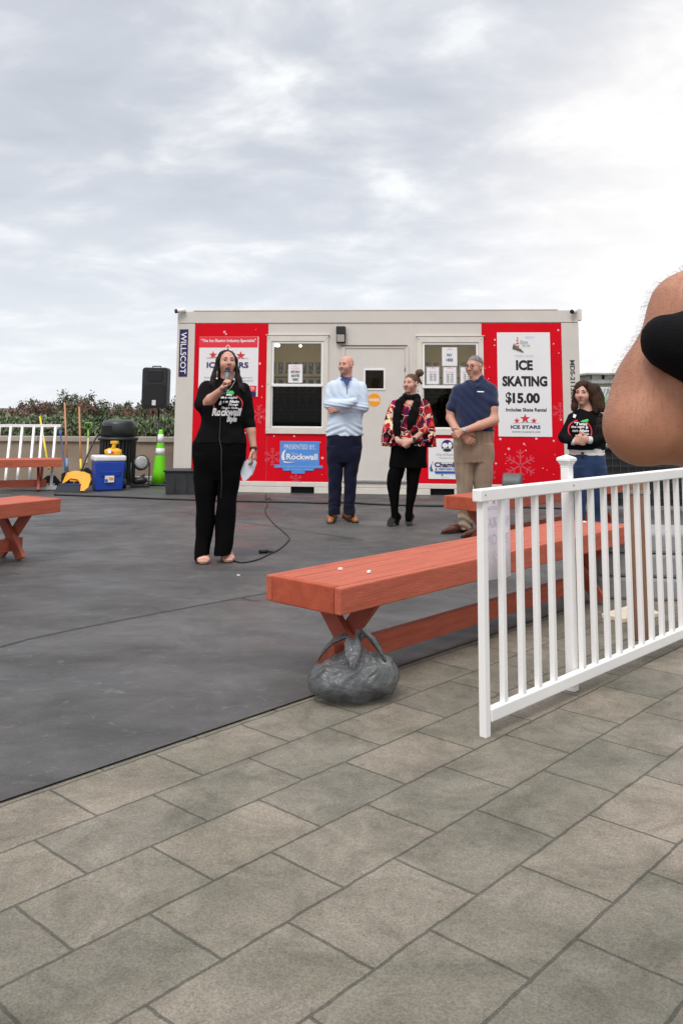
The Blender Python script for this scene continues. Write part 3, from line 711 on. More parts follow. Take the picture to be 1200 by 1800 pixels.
P.text([('Free Live Music Capital of North Texas', (507, 809.2, 557, 811))], SKYB)
P.text([('visit our lakeside concerts and events', (486, 818.5, 563, 821)), ('all winter long', (502, 823.8, 548, 826.3))], SKYB)
# city and visitors poster
b, o_ = board('visitor_poster', crect(752.5, 771, 819, 842), WHITE, 'white poster with a round seal and a blue sail beside the khaki trousers', 'poster')
P = Print(b, o_, -.005)
c0 = cp(785.6, 783.5); c0 = (c0[0]-o_[0], c0[1]-o_[2]); R_ = 10.4/118
P.polys([disc(c0[0], c0[1], R_)], mat('seal_navy', S(44, 38, 112), .5), 'city_seal')
P.polys([disc(c0[0]-.035, c0[1]+.005, .042, .036), disc(c0[0]+.04, c0[1]+.01, .030, .045), disc(c0[0], c0[1]-.052, .07, .018)], INKW, 'seal_sail')
P.polys([disc(c0[0], c0[1]-.062, .062, .024)], mat('seal_dark_green', S(30, 50, 42), .5), 'seal_hill')
P.text([('City of Rockwall', (766, 797, 806, 801.5)), ('The New Horizon', (771, 803.5, 801, 806))], INKG)
P.text([('Rockwall Area', (776, 811.3, 800, 813.4))], mat('ink_lime', S(150, 190, 120), .6))
P.text([('Chamber', (763, 812.5, 814, 821), dict(bold=.035))], INKN)
P.text([('&', (764.5, 822.3, 768, 826.5), dict(bold=.02))], INKT); P.text([('VISITORS CENTER', (770, 822.8, 816, 826), dict(bold=.03))], mat('ink_blue', S(60, 66, 140), .6))
P.polys([P.pp([(759, 813), (758, 820), (761, 828), (755.5, 827.5), (755, 822)]), P.pp([(763, 828), (817, 828.3), (817, 832), (765, 832), (763.5, 829.5)])], BLUE2, 'sail_emblem')
P.polys([P.pp([(759.5, 811), (762, 812.2), (759.5, 813.2)])], INKR, 'pennant')
P.text([('rockwallchamber.org', (775, 838, 789, 839.6))], INKG); P.polys([P.pp([(775.5, 833.5), (777.7, 833.5), (777.7, 836), (775.5, 836)])], INKN, 'small_mark')
# round sticker
u, v = cp(657.3, 703); m_ = MB(); m_.prism(disc(0, 0, 11.6/118, None, 40), -.002, 0); b = m_.build('door_sticker', mat('sticker_orange', S(246, 160, 24), .45), M=OM @ Matrix.Translation((u, -.0085, v)))
tag(b, 'round orange sticker with white letters on the office door', 'sticker'); P = Print(b, (u, 0, v), -.002); P.text([('vivint.', (648, 699, 668, 706), dict(bold=.02))], INKW)
# papers in the windows
def paper(px, label, lines, framed=False, group=None):
    b, o_ = board('framed_notice' if framed else 'window_notice', crect(*px), mat('notice_border', S(150, 142, 134), .6, var=.5, vscale=60) if framed else WHITE, label, 'notice', y=.006, th=.002)
    P = Print(b, o_, -.0022); x0, y0, x1, y1 = px; w, h = x1-x0, y1-y0
    if framed: P.polys([P.pp([(x0+2.2, y0+2.2), (x1-2.2, y0+2.2), (x1-2.2, y1-2.2), (x0+2.2, y1-2.2)])], WHITE, 'sheet')
    P.stars([(x0+w*.36, y0+h*.13, w*.05), (x0+w*.5, y0+h*.10, w*.075), (x0+w*.64, y0+h*.13, w*.05)], INKP)
    for t, f0, f1, g0, g1, ink, bo in lines: P.text([(t, (x0+w*f0, y0+h*g0, x0+w*f1, y0+h*g1), dict(bold=bo))], ink)
paper((506.5, 640.5, 531.5, 672.5), 'white notice asking to return skates taped in the window', [('ICE STARS', .24, .76, .20, .25, INKP, 0), ('RETURN', .2, .8, .34, .48, INKB, .02), ('SKATES', .22, .78, .55, .69, INKB, .02), ('HERE', .3, .7, .76, .90, INKB, .02)])
paper((776.5, 610.5, 803, 643), 'white pay here notice above the framed price lists', [('PAY', .33, .67, .34, .50, INKB, .02), ('HERE', .28, .72, .60, .76, INKN, .02)])
tim = lambda a: [(a[0], .22, .78, .28, .34, INKG, 0)]+[(t, .27, .73, .40+.1*i, .47+.1*i, INKB, .01) for i, t in enumerate(a[1:])]
paper((747.5, 643.5, 773, 677), 'framed price list at the window edge nearest the door', tim(['WEEK HOURS', '3:00 - 8:00', '10:00 - 6:00', '2:00 - 7:00', '12:00 - 9:00']), True)
paper((776.8, 643.5, 803.5, 677), 'framed price list right beneath the pay here notice', tim(['Prices', '1:00 - 2:00', '3:00 - 4:15', '5:00 - 6:30', '7:00 - 8:15', '9:00 - 10:30']), True)
paper((807, 643.5, 833, 677), 'framed price list half hidden by the man in the navy polo', tim(['Sessions', '1:00 - 2:00', '3:00 - 4:15', '5:00 - 6:30', '7:00 - 8:15']), True)
# wall lamp
r = crect(591.5, 574.5, 607.5, 603.5); u, v = (r[0]+r[1])/2, r[2]; w, h = r[1]-r[0], r[3]-r[2]
wl = empty('wall_lamp', OM @ Vector((u, -.001, v)), OANG, 'black wall lamp with pale lens above the office door', 'lamp')
m_ = MB(); m_.prism([(-w/2, 0), (w/2, 0), (w/2, h), (-w/2, h)], -.06, -.001); m_.box(-w/2, w/2, -.12, -.061, h*.52, h); m_.build('housing', mat('lamp_bronze', (.02, .018, .017, 1), .5), wl, bevel=.006)
m_ = MB(); m_.add([(-w*.4, -.115, h*.5), (w*.4, -.115, h*.5), (w*.4, -.075, .02), (-w*.4, -.075, .02), (-w*.4, -.062, h*.5), (w*.4, -.062, h*.5), (w*.4, -.062, .02), (-w*.4, -.062, .02)], [(0, 3, 2, 1), (0, 4, 7, 3), (1, 2, 6, 5), (3, 7, 6, 2), (0, 1, 5, 4)]); m_.build('lens', mat('lamp_lens', S(214, 206, 196), .25), wl)
# security cameras
def seccam(px, py, flip, label):
    u, v = cp(px, py); s_ = empty('security_camera', OM @ Vector((u, -.016, v)), OANG, label, 'camera')
    m_ = MB(); m_.tube([(-.045*flip, -.07, -.012), (.07*flip, -.035, .008)], .034, 14); m_.tube([(.05*flip, -.02, 0), (.05*flip, .0, 0)], .03, 12); m_.build('camera_body', VINYL, s_)
    m_ = MB(); m_.tube([(-.075*flip, -.085, -.018), (-.044*flip, -.07, -.012)], [.031, .035], 14); m_.build('lens_hood', BLK, s_)
seccam(319, 546.5, 1, 'small white security camera on the office corner above the navy sign')
seccam(1006, 547.5, .5, 'small white security camera on the office corner nearest the brunette')
m_ = MB(); r = crect(1018.5, 543, 1027, 563); m_.box(OW, OW+.055, -.005, .12, r[2], r[3]); oc(m_, 'junction_box', PW2, .006)
m_ = MB(); r = crect(308, 612, 311, 660); m_.box(-.06, 0, .3, .5, r[2], r[3]); oc(m_, 'breaker_box', PW2, .006)

# ------------------------------------------------------------------ planter wall, shrubs, far things
CONC = mat('tan_concrete', (.30, .235, .175, 1), .9, var=.22, vscale=1.3, bump=.25, bscale=35)
CONC2 = mat('coping_concrete', (.42, .37, .31, 1), .85, var=.12, vscale=3, bump=.2, bscale=50)
WY = 16.0; wz = at(150, 767, WY).z
pw = empty('planter_wall', (-6, WY, -.008), 0, 'tan concrete planter wall with pale coping in front of the shrubs', 'wall')
m_ = MB(); m_.box(-10, 5.9, 0, .3, 0, wz-.09); m_.build('wall_face', CONC, pw)
m_ = MB(); 
for k in range(9): m_.box(-10+k*1.767+.004, -10+(k+1)*1.767-.004, -.04, .34, wz-.09+.002, wz+.008)
m_.build('coping', CONC2, pw, bevel=.012)
def leaves(n, cen, rad, size, droop=0.0, up=0.0):
    """n small leaf quads scattered through an ellipsoid, denser in lumps"""
    k = max(6, n//160); lc = rng.normal(size=(k, 3)); lc /= np.linalg.norm(lc, axis=1)[:, None]; lc *= (rng.random((k, 1))**.45)*.85
    which = rng.integers(0, k, n); p = lc[which]+rng.normal(size=(n, 3))*.17
    p = np.array(cen)+p*np.array(rad)
    a = rng.normal(size=(n, 3)); a[:, 2] += up; a /= np.linalg.norm(a, axis=1)[:, None]
    b = np.cross(a, rng.normal(size=(n, 3))); b /= np.linalg.norm(b, axis=1)[:, None]
    s = size*(.6+.8*rng.random((n, 1)))
    V = np.stack([p-a*s, p+b*s*.38, p+a*s, p-b*s*.38], 1).reshape(-1, 3)
    return V, np.arange(4*n).reshape(-1, 4)
def leafmat(name, c, var=.5):
    return mat(name, c, .7, var=var, vscale=1.7, spec=.3)
LG = leafmat('leaf_olive', (.12, .145, .048, 1)); LD = leafmat('leaf_dark', (.060, .082, .028, 1)); LR = leafmat('leaf_russet', (.20, .095, .068, 1)); TW = mat('twig', (.10, .06, .045, 1), .9)
def shrub(px, py_top, wpx, Y, label, red=.4, seed=0):
    c = at(px, py_top, Y); base = .35; h = c.z-base; w = wpx*Y/F_PX/2
    s_ = empty('shrub', (c.x, Y, base), 0, label, 'shrub', 'shrubs behind the planter wall')
    V1, F1 = leaves(int(5200*w), (0, 0, h*.47), (w*1.05, .5, h*.60), .042)
    np_mesh('foliage', V1, F1, random.choice([LG, LG, LD]), s_, smooth=False)
    n2 = int(1000*w*red); V2, F2 = leaves(n2, (0, 0, h*.76), (w*1.02, .45, h*.34), .035, up=1.2)
    o = np_mesh('tip_leaves', V2, F2, LR, s_, smooth=False)
    m_ = MB()
    for i in range(int(34*w)+8):
        x = random.uniform(-w, w)*.95; hh = h*random.uniform(.8, 1.07)*(1-.25*(x/w)**2); y = random.uniform(-.3, .3); b_ = Vector((x*.6, y*.5, 0)); t = Vector((x+random.uniform(-.1, .1), y, hh))
        m_.tube([b_, b_.lerp(t, .5)+Vector((random.uniform(-.05, .05), 0, 0)), t], [.010, .007, .004], 4)
    m_.build('stem', TW, s_)
for a in ((62, 716, 80, 17.3, 'low russet shrub at the far left end of the row', .8), (112, 720, 75, 17.6, 'low green shrub behind the wooden pole handles', .35), (172, 706, 86, 17.2, 'tallest bushy green shrub behind the litter bin', .55),
          (218, 722, 50, 17.6, 'small russet shrub beside the tallest bushy one', .9), (258, 715, 80, 17.3, 'reddish shrub behind the loudspeaker stand', .9), (310, 724, 70, 17.4, 'shrub half hidden by the white office corner', .7), (12, 722, 70, 17.5, 'outermost low shrub by the picture edge', .7)): shrub(*a)
# juniper ground cover hanging along the wall
V, Fq = leaves(26000, (-4.6, WY+.42, wz+.10), (4.6, .40, .24), .05, up=.9)
tag(np_mesh('juniper_cover', V, Fq, leafmat('juniper', (.17, .215, .12, 1), .5), smooth=False), 'grey green juniper spreading along the top of the planter wall', 'ground cover', kind='stuff')
# far bare trees
def bare_tree(px, py_top, Y, wpx, label):
    c = at(px, py_top, Y); t = empty('bare_tree', (c.x, Y, -.02), 0, label, 'tree', 'far trees beyond the shrubs')
    h = c.z+.02; w = wpx*Y/F_PX; m_ = MB(); m_.tube([(0, 0, 0), (.05, 0, h*.3), (0, 0, h*.6)], [.16, .12, .06], 6); m_.build('trunk', TW, t)
    m_ = MB()
    def grow(p, d, L_, r, k):
        q = p+d*L_; m_.tube([p, p.lerp(q, .5)+Vector((random.uniform(-.1, .1), 0, .05))*L_*.5, q], [r, r*.8, r*.55], 4, cap=False)
        if k: 
            for _ in range(3): grow(p.lerp(q, random.uniform(.55, 1)), (d+Vector((random.uniform(-.9, .9), random.uniform(-.6, .6), random.uniform(-.15, .6)))).normalized(), L_*.62, r*.55, k-1)
    for _ in range(6): grow(Vector((0, 0, h*random.uniform(.25, .6))), Vector((random.uniform(-1, 1)*w/h*1.2, random.uniform(-.4, .4), .8)).normalized(), h*.26, .05, 3)
    m_.build('crown', TW, t)
for a in ((75, 704, 55, 60, 'bare tree with open branches far behind the low russet shrub'), (120, 713, 70, 40, 'small bare tree far behind the wooden pole handles'), (28, 708, 62, 50, 'bare tree farthest towards the picture edge')): bare_tree(*a)
# far wood along the horizon
def far_wood():
    Vs = []; n0 = 0; Fs = []
    for k in range(46):
        x = -40+k*1.15+rng.uniform(-.5, .5); y = 92+rng.uniform(-6, 6); hh = rng.uniform(1.7, 2.9)
        V, Q = leaves(520, (x, y, hh*.5), (rng.uniform(1.0, 1.9), 1.2, hh*.62), .17); Vs.append(V); Fs.append(Q+n0); n0 += len(V)
    tag(np_mesh('far_wood', np.concatenate(Vs), np.concatenate(Fs), mat('far_foliage', (.13, .125, .075, 1), .9, var=.4, vscale=.25), smooth=False), 'low brown band of far trees along the horizon behind the shrubs', 'wood', kind='stuff')
far_wood()
# pale building beyond the office corner
BY = 34.0; a = at(1022, 657, BY); bz = a.z
kb = empty('pavilion', (a.x+3.4, BY, -.02), 0, 'pale flat roofed pavilion beyond the brunette', 'building')
m_ = MB(); m_.box(-2.9, 6, .3, 4.3, 0, bz-.35); m_.build('wall', mat('pavilion_white', S(226, 224, 222), .7, var=.05), kb)
m_ = MB(); m_.box(-3.1, 6.2, -.25, 4.8, bz-.36, bz-.20); m_.box(-3.3, 6.4, -.4, 5, bz-.03, bz+.05); m_.build('roof', mat('pavilion_grey', S(176, 176, 172), .6, var=.08), kb, bevel=.02)
m_ = MB(); 
for x in (-3.0, -2.55, -1.6, -.4): m_.box(x, x+.32, -.1, .1, bz-.19, bz-.03)
m_.build('roof_block', mat('pavilion_block', S(214, 214, 208), .6), kb)
m_ = MB(); m_.box(-3.05, 6.1, .12, 4.6, bz-.198, bz-.032); m_.build('clerestory', mat('clerestory_grey', S(112, 112, 108), .4), kb)
vs_ = empty('pavilion_sign', tuple(at(1063, 706, BY-.6)), 0, 'pale sign with grey letters on the far pavilion', 'sign')
m_ = MB(); m_.box(-.2, 1.6, 0, .05, 0, .55); m_.build('board', mat('sign_pale', S(214, 226, 218), .6), vs_)
m_ = MB(); add_text(m_, 'VA', -.16, .22, .22, .50, -.004, bold=.02); m_.build('lettering', INKG, vs_)
m_ = MB(); m_.prism([(-.18, .02), (.3, .02), (.25, .17), (-.1, .15)], -.006, -.002); m_.build('green_mark', mat('sign_green', S(150, 200, 150), .6), vs_)
# black mesh barrier on the right
bA = at(1034, 787, 11.6); bt = bA.z
br_ = empty('mesh_barrier', (bA.x, 11.6, 0), 0, 'low black mesh barrier behind the brunette', 'barrier')
m_ = MB(); m_.box(0, 4.2, .02, .03, .05, bt-.02); m_.build('backing', mat('barrier_black', (.012, .012, .013, 1), .7, var=.3, vscale=4), br_)
m_ = MB()
for k in range(43): m_.box(k*.1-.004, k*.1+.004, .0, .008, .05, bt-.02)
for k in range(int(bt/.1)): m_.box(0, 4.2, -.009, -.001, .05+k*.1-.004, .05+k*.1+.004)
m_.build('wire_mesh', mat('wire_black', (.045, .045, .045, 1), .5), br_)
m_ = MB(); m_.box(0, 4.2, -.03, .05, bt-.02, bt+.01); m_.box(-.03, .02, -.03, .05, 0, bt+.01); m_.box(2.1, 2.14, -.03, -.01, 0, bt-.021); m_.build('frame', BLK, br_, bevel=.004)

# ------------------------------------------------------------------ benches
BR = mat('bench_red', (.455, .108, .062, 1), .55, var=.14, vscale=5, bump=.25, bscale=30, stretch=(1, 9, 9), base2=(.53, .138, .082, 1), spec=.14)
BRE = mat('bench_red_end', (.42, .090, .048, 1), .6, spec=.1, var=.2, vscale=9, bump=.2, bscale=50)
BRD = mat('bench_leg_red', (.36, .08, .045, 1), .7, var=.2, vscale=6, bump=.2, bscale=40)
def worn(m, dark, light, amt=.5):
    # chips and rubbed spots in the paint
    nt = m.node_tree; N = nt.nodes; L = nt.links; p = N['Principled BSDF']; src = p.inputs['Base Color'].links[0].from_socket; tc = N.new('ShaderNodeTexCoord')
    for sc_, th, c, st in ((22, .655, dark, (1, 3, 3)), (7, .64, light, (1, 4, 4))):
        mp = N.new('ShaderNodeMapping'); mp.inputs['Scale'].default_value = st; L.new(tc.outputs['Object'], mp.inputs[0])
        n = N.new('ShaderNodeTexNoise'); n.inputs['Scale'].default_value = sc_; n.inputs['Detail'].default_value = 6; n.inputs['Roughness'].default_value = .7; L.new(mp.outputs[0], n.inputs['Vector'])
        mr = N.new('ShaderNodeMapRange'); mr.inputs[1].default_value = th; mr.inputs[2].default_value = th+.05; mr.inputs[4].default_value = amt; L.new(n.outputs[0], mr.inputs[0])
        mx = N.new('ShaderNodeMix'); mx.data_type = 'RGBA'; L.new(mr.outputs[0], mx.inputs[0]); L.new(src, mx.inputs[6]); mx.inputs[7].default_value = c; src = mx.outputs[2]
    L.new(src, p.inputs['Base Color'])
worn(BR, (.20, .055, .035, 1), (.56, .20, .14, 1)); worn(BRE, (.20, .055, .035, 1), (.54, .17, .11, 1))
SEAT, BL, BW_, AP = .48, 2.98, .47, .115
def make_bench():
    b = empty('bench', (0, 0, 0))
    e = .042; w = (BW_-2*e-3*.0035)/4
    m_ = MB()
    for k in range(4):
        y0 = -BW_/2+e+k*(w+.0035); m_.box(-BL/2+e+.003, BL/2-e-.003, y0, y0+w, SEAT-.036, SEAT-random.uniform(0, .002))
    m_.build('seat', BR, b, bevel=.004)
    m_ = MB(); m_.box(-BL/2, BL/2, -BW_/2, -BW_/2+e-.003, SEAT-AP, SEAT); m_.box(-BL/2, BL/2, BW_/2-e+.003, BW_/2, SEAT-AP, SEAT)
    m_.build('apron', BR, b, bevel=.006)
    for s_ in (-1, 1):
        m_ = MB(); x = s_*(BL/2-e/2); m_.box(x-e/2, x+e/2, -BW_/2+e, BW_/2-e, SEAT-AP-.002, SEAT+.001); m_.build('end_board', BRE, b, bevel=.006)
    for s_ in (-1, 1):
        x = s_*(BL/2-.30)
        for q in (-1, 1):
            m_ = MB(); m_.beam((x+q*.021, -q*.19, SEAT-.040), (x+q*.021, q*.155, .0), .038, .105, side=(1, 0, 0))
            for v in m_.v: v.z = min(max(v.z, 0.0), SEAT-.038)
            m_.build('leg', BRD, b, bevel=.003)
        m_ = MB(); m_.box(x-.07, x+.07, -.20, .20, SEAT-.078, SEAT-.0385); m_.build('cleat', BRD, b)
    m_ = MB(); m_.box(-BL/2+.20, BL/2-.20, -.020, .020, .06, .165); m_.build('stretcher', BR, b, bevel=.004)
    return b
bench0 = make_bench()
def put_bench(o, corner, d, near_right, label):
    """corner = top corner; d = unit direction along the length from it; the width runs to the left or right of d"""
    d = Vector((d[0], d[1], 0)).normalized(); n = Vector((-d.y, d.x, 0))*(1 if near_right else -1)
    c = Vector(corner)+d*BL/2+n*BW_/2
    o.location = (c.x, c.y, 0); o.rotation_euler = (0, 0, math.atan2(d.y, d.x))
    return tag(o, label, 'bench', 'red wooden benches')
B = gp(598.5, 1034.6, SEAT); C = gp(1113, 922, SEAT)
put_bench(bench0, B, C-B, True, 'long red wooden bench in the foreground with a tied bag at its leg')
BD = (C-B).normalized()
b2_ = copy_tree(bench0); put_bench(b2_, gp(779, 871, SEAT), BD, False, 'red wooden bench in front of the man in khaki trousers')
b3_ = copy_tree(bench0); put_bench(b3_, gp(108, 876, SEAT), (-.51, -.86, 0), False, 'red bench cut by the picture edge, the nearer of the two beside the snow tools')
b4_ = copy_tree(bench0); put_bench(b4_, gp(110, 807, SEAT), (-.93, -.36, 0), False, 'red bench cut by the picture edge, standing before the leaning white railing')
SCR = mat('paper_scrap', S(232, 226, 224), .8)
for i, (px, py, z) in enumerate(((598, 1001.5, SEAT), (648, 1007, SEAT), (1027, 919, SEAT), (419.5, 1012.5, 0))):
    p_ = gp(px, py, z); m_ = MB(); m_.add([(-.012, -.006, .001), (.010, -.009, .001), (.013, .006, .003), (-.008, .009, .002), (-.011, -.005, .008), (.009, -.008, .012), (.012, .006, .010), (-.007, .008, .009)], [(0, 3, 2, 1), (4, 5, 6, 7), (0, 1, 5, 4), (1, 2, 6, 5), (2, 3, 7, 6), (3, 0, 4, 7)])
    tag(m_.build('paper_scrap', SCR, loc=p_, rotz=i*1.3), 'small white scrap of paper '+['on the foreground bench, nearer its end', 'on the foreground bench, a hand further along', 'on the far end of the foreground bench behind the railing', 'on the dark floor before the presenter'][i], 'scrap', 'scraps of paper')

# ------------------------------------------------------------------ white railing
K = gp(845, 861, .937); KE = gp(1150, 829, .937); FD = (KE-K); FD.z = 0; FLEN = FD.length; FD.normalize(); FN = Vector((FD.y, -FD.x, 0))    # FN towards the camera side
fence = empty('railing', (K.x, K.y, -.008), math.atan2(FD.y, FD.x), 'white vinyl railing with square balusters in the right foreground', 'railing')
def fs(px):          # distance along the fence where this column meets it
    k = (px-600)/F_PX; return (k*K.y-K.x)/(FD.x-k*FD.y)
Zt = .937+.008; FE = 2.9
ss0 = fs(851.7)
m_ = MB(); m_.box(0, FE, 0, .045, Zt-.050, Zt); m_.build('top_rail', VINYL, fence, bevel=.005)
m_ = MB(); m_.box(ss0+.02, FE, .004, .041, .05, .10); m_.build('bottom_rail', VINYL, fence, bevel=.005)
bx = [851.7, 884, 915, 942, 968, 1016.6, 1038, 1060, 1079, 1099.5, 1117, 1134.5]
ss = [fs(x) for x in bx]; step = .121
while ss[-1] < FE-.2: ss.append(ss[-1]+step)
for i, s_ in enumerate(ss):
    w = .0160 if i == 0 else .0124
    m_ = MB(); m_.box(s_-w, s_+w, .0225-w, .0225+w, .098 if i else 0.0, Zt-.048); m_.build('baluster', VINYL, fence, bevel=.002)
def fpost(px=None, s_=None):
    w = .0215; zt = Zt+.052; oy = .047+w; k = ((px or 600)-600)/F_PX
    s_ = (k*(K.y+FD.x*oy)-K.x+FD.y*oy)/(FD.x-k*FD.y) if s_ is None else s_
    m_ = MB(); m_.box(s_-w, s_+w, .047, .047+2*w, .0, zt); p_ = m_.build('post', VINYL, fence, bevel=.003)
    m_ = MB(); cy = .047+w
    for z0, z1, r in ((zt, zt+.012, .022), (zt+.0125, zt+.020, .026), (zt+.0205, zt+.028, .030), (zt+.0285, zt+.043, .035)): m_.box(s_-r, s_+r, cy-r, cy+r, z0, z1)
    r = .035; z1 = zt+.0435; m_.add([(s_-r, cy-r, z1), (s_+r, cy-r, z1), (s_+r, cy+r, z1), (s_-r, cy+r, z1), (s_, cy, z1+.016)], [(0, 1, 4), (1, 2, 4), (2, 3, 4), (3, 0, 4), (3, 2, 1, 0)])
    m_.build('post_cap', VINYL, p_, bevel=.003)
fpost(px=991); fpost(s_=FE-.06)
m_ = MB(); m_.ball((fs(1002), -.001, Zt-.022), (.005, .003, .005), 8); m_.ball((.03, -.001, Zt-.022), (.004, .003, .004), 8); m_.build('screw', MET, fence)
# paper notice on the far side, print showing through
s0, s1 = fs(858), fs(910); z0 = .937-.02-.355
nt_ = empty('gate_notice', (K.x+FD.x*s0-FN.x*.052, K.y+FD.y*s0-FN.y*.052, 0), math.atan2(FD.y, FD.x), 'white paper notice fixed behind the railing with its print showing through', 'notice')
m_ = MB(); nx = 12
ps = mat('thin_paper', S(253, 249, 252), .75, var=.02, vscale=5)
def translucent(m, f):
    nt = m.node_tree; N = nt.nodes; L = nt.links; t = N.new('ShaderNodeBsdfTranslucent'); t.inputs[0].default_value = (.97, .94, .96, 1); mx = N.new('ShaderNodeMixShader'); mx.inputs[0].default_value = f
    L.new(N['Principled BSDF'].outputs[0], mx.inputs[1]); L.new(t.outputs[0], mx.inputs[2]); L.new(mx.outputs[0], N['Material Output'].inputs[0])
translucent(ps, .5)
W_ = s1-s0
def pcurve(t): return .008*math.sin(PI*t)+.003*math.sin(7*t)
v_ = []; f_ = []
for y in (0, .0015):
    for i in range(nx+1):
        t = i/nx
        for z in (z0+.035*0, .925): v_.append((t*W_, y+pcurve(t), z))
n1 = 2*(nx+1)
for i in range(nx):
    a = 2*i; f_ += [(a, a+2, a+3, a+1), (n1+a, n1+a+1, n1+a+3, n1+a+2), (a, n1+a, n1+a+2, a+2), (a+1, a+3, n1+a+3, n1+a+1)]
f_ += [(0, 1, n1+1, n1), (2*nx, n1+2*nx, n1+2*nx+1, 2*nx+1)]
m_.add(v_, f_, 0, True); m_.build('sheet', ps, nt_)
GH = mat('show_through_ink', S(224, 208, 224), .8); h_ = .925-z0
m_ = MB()
def ntext(t, a, b, c, d):
    k = MB(); add_text(k, t, a*W_, b*W_, z0+c*h_, z0+d*h_, 0, mirror=True, bold=.01)
    for v in k.v: v.y = pcurve(v.x/W_)-.0012
    m_.add(k.v, k.f)
ntext('NO SKATES', .06, .94, .57, .69); ntext('BEYOND', .06, .94, .38, .50); ntext('THIS POINT', .05, .95, .18, .30); ntext('ICE STARS', .2, .8, .77, .81)
m_.build('lettering', GH, nt_)
k = MB(); 
for cx, r in ((.3, .012), (.5, .018), (.7, .012)):
    P_ = star(cx*W_, z0+.87*h_, r); flat(k, P_, pcurve(cx)-.0014)
k.build('star_emblem', mat('show_through_pink', S(222, 192, 208), .8), nt_)

# tied rubbish bag at the bench leg
bagc = gp(627, 1222, 0); bagc = Vector((bagc.x-.01, bagc.y-.03, -.004))
PLAS = bpy.data.materials.new('grey_plastic_film'); PLAS.use_nodes = True
def bag_material():
    nt = PLAS.node_tree; N = nt.nodes; L = nt.links; p = N['Principled BSDF']; p.inputs['Base Color'].default_value = (.17, .175, .18, 1); p.inputs['Roughness'].default_value = .18
    t = N.new('ShaderNodeBsdfTransparent'); t.inputs[0].default_value = (.8, .82, .82, 1); mx = N.new('ShaderNodeMixShader'); mx.inputs[0].default_value = .50
    tc = N.new('ShaderNodeTexCoord'); n = N.new('ShaderNodeTexNoise'); n.inputs['Scale'].default_value = 16; n.inputs['Detail'].default_value = 5; L.new(tc.outputs['Object'], n.inputs[0])
    v = N.new('ShaderNodeTexVoronoi'); v.inputs['Scale'].default_value = 26; v.feature = 'DISTANCE_TO_EDGE'
    mv = N.new('ShaderNodeVectorMath'); mv.operation = 'MULTIPLY_ADD'; L.new(n.outputs['Color'], mv.inputs[0]); mv.inputs[1].default_value = (.10, .10, .10); L.new(tc.outputs['Object'], mv.inputs[2]); L.new(mv.outputs[0], v.inputs['Vector'])
    b0 = N.new('ShaderNodeBump'); b0.inputs['Strength'].default_value = .45; b0.inputs['Distance'].default_value = .02; L.new(v.outputs['Distance'], b0.inputs['Height'])
    b = N.new('ShaderNodeBump'); b.inputs['Strength'].default_value = .35; b.inputs['Distance'].default_value = .02; L.new(n.outputs[0], b.inputs['Height']); L.new(b0.outputs[0], b.inputs['Normal']); L.new(b.outputs[0], p.inputs['Normal'])
    o = N['Material Output']; L.new(t.outputs[0], mx.inputs[1]); L.new(p.outputs[0], mx.inputs[2]); L.new(mx.outputs[0], o.inputs[0])
bag_material()
bag = empty('rubbish_bag', bagc, 0.4, 'tied grey plastic bag of rubbish against the end of the foreground bench', 'bag'); bag.scale = (1.25, 1.1, 1.02)
def bag_noise(X, Y, Z):
    a = np.arctan2(Y, X+1e-5)+.5*np.sin(21*Z)+.25*np.sin(33*X+2)*np.sin(28*Y); r = np.sqrt(X*X+Y*Y); w = np.clip((Z-.03)/.2, 0, 1); g = np.clip(r/.05, 0, 1)
    u = np.abs(np.sin(5.5*a+1.1*np.sin(3*a)))+.6*np.abs(np.sin(11*a+2*np.sin(2*a+1)))
    return g*w*.016*(u-.8)+.010*(np.abs(np.sin(23*X+11*Z+3*np.sin(19*Y)))-.5)+.006*(np.abs(np.sin(41*Y+17*Z+2*np.sin(31*X)))-.5)+.003*np.sin(83*X+40*Z)*np.sin(77*Y)
V, Q = solid([ell((0, 0, .075), (.165, .13, .085), .05), ell((.055, -.02, .11), (.09, .085, .07), .05), ell((-.06, .01, .10), (.09, .08, .06), .05), cone((0, 0, .13), (0, 0, .22), .06, .020, .04), cut((0, 0, -1), (0, 0, .004))], .006, bag_noise)
np_mesh('film', V, Q, PLAS, bag)
V, Q = solid([ell((.065, -.05, .11), (.065, .05, .06), .03), ell((-.06, .01, .08), (.06, .06, .055), .03), ell((.0, .04, .07), (.07, .05, .05), .03)], .008, wrinkle(.006, 40, 40, 40))
np_mesh('contents', V, Q, mat('bag_contents', (.10, .16, .09, 1), .7, var=.9, vscale=14, base2=(.35, .36, .33, 1)), bag)
m_ = MB()
for a_, L_, hgt in ((.5, .11, .03), (2.7, .10, .02), (4.2, .07, .015), (5.6, .09, .05)):
    d = Vector((math.cos(a_), math.sin(a_), 0)); n_ = Vector((-d.y, d.x, 0)); ww = (.010, .026, .030, .022, .006); cc = [Vector((0, 0, .215)), d*L_*.35+Vector((0, 0, .235+hgt)), d*L_*.8+Vector((0, 0, .222+hgt*.5)), d*L_*1.15+Vector((0, 0, .19)), d*L_*1.3+Vector((0, 0, .16))]
    rws = [[c+n_*w_*q+Vector((0, 0, .012*math.cos(q*5+a_))) for q in (-1, -.5, 0, .5, 1)] for c, w_ in zip(cc, ww)]
    fl = [p for r__ in rws for p in r__]; m_.add(fl+[p+Vector((0, 0, .0015)) for p in fl], [(5*i+j, 5*i+j+1, 5*i+j+6, 5*i+j+5) for i in range(4) for j in range(4)]+[(25+5*i+j+5, 25+5*i+j+6, 25+5*i+j+1, 25+5*i+j) for i in range(4) for j in range(4)], 0, True)
m_.ball((0, 0, .228), (.024, .022, .018), 10); m_.build('knot', PLAS, bag)

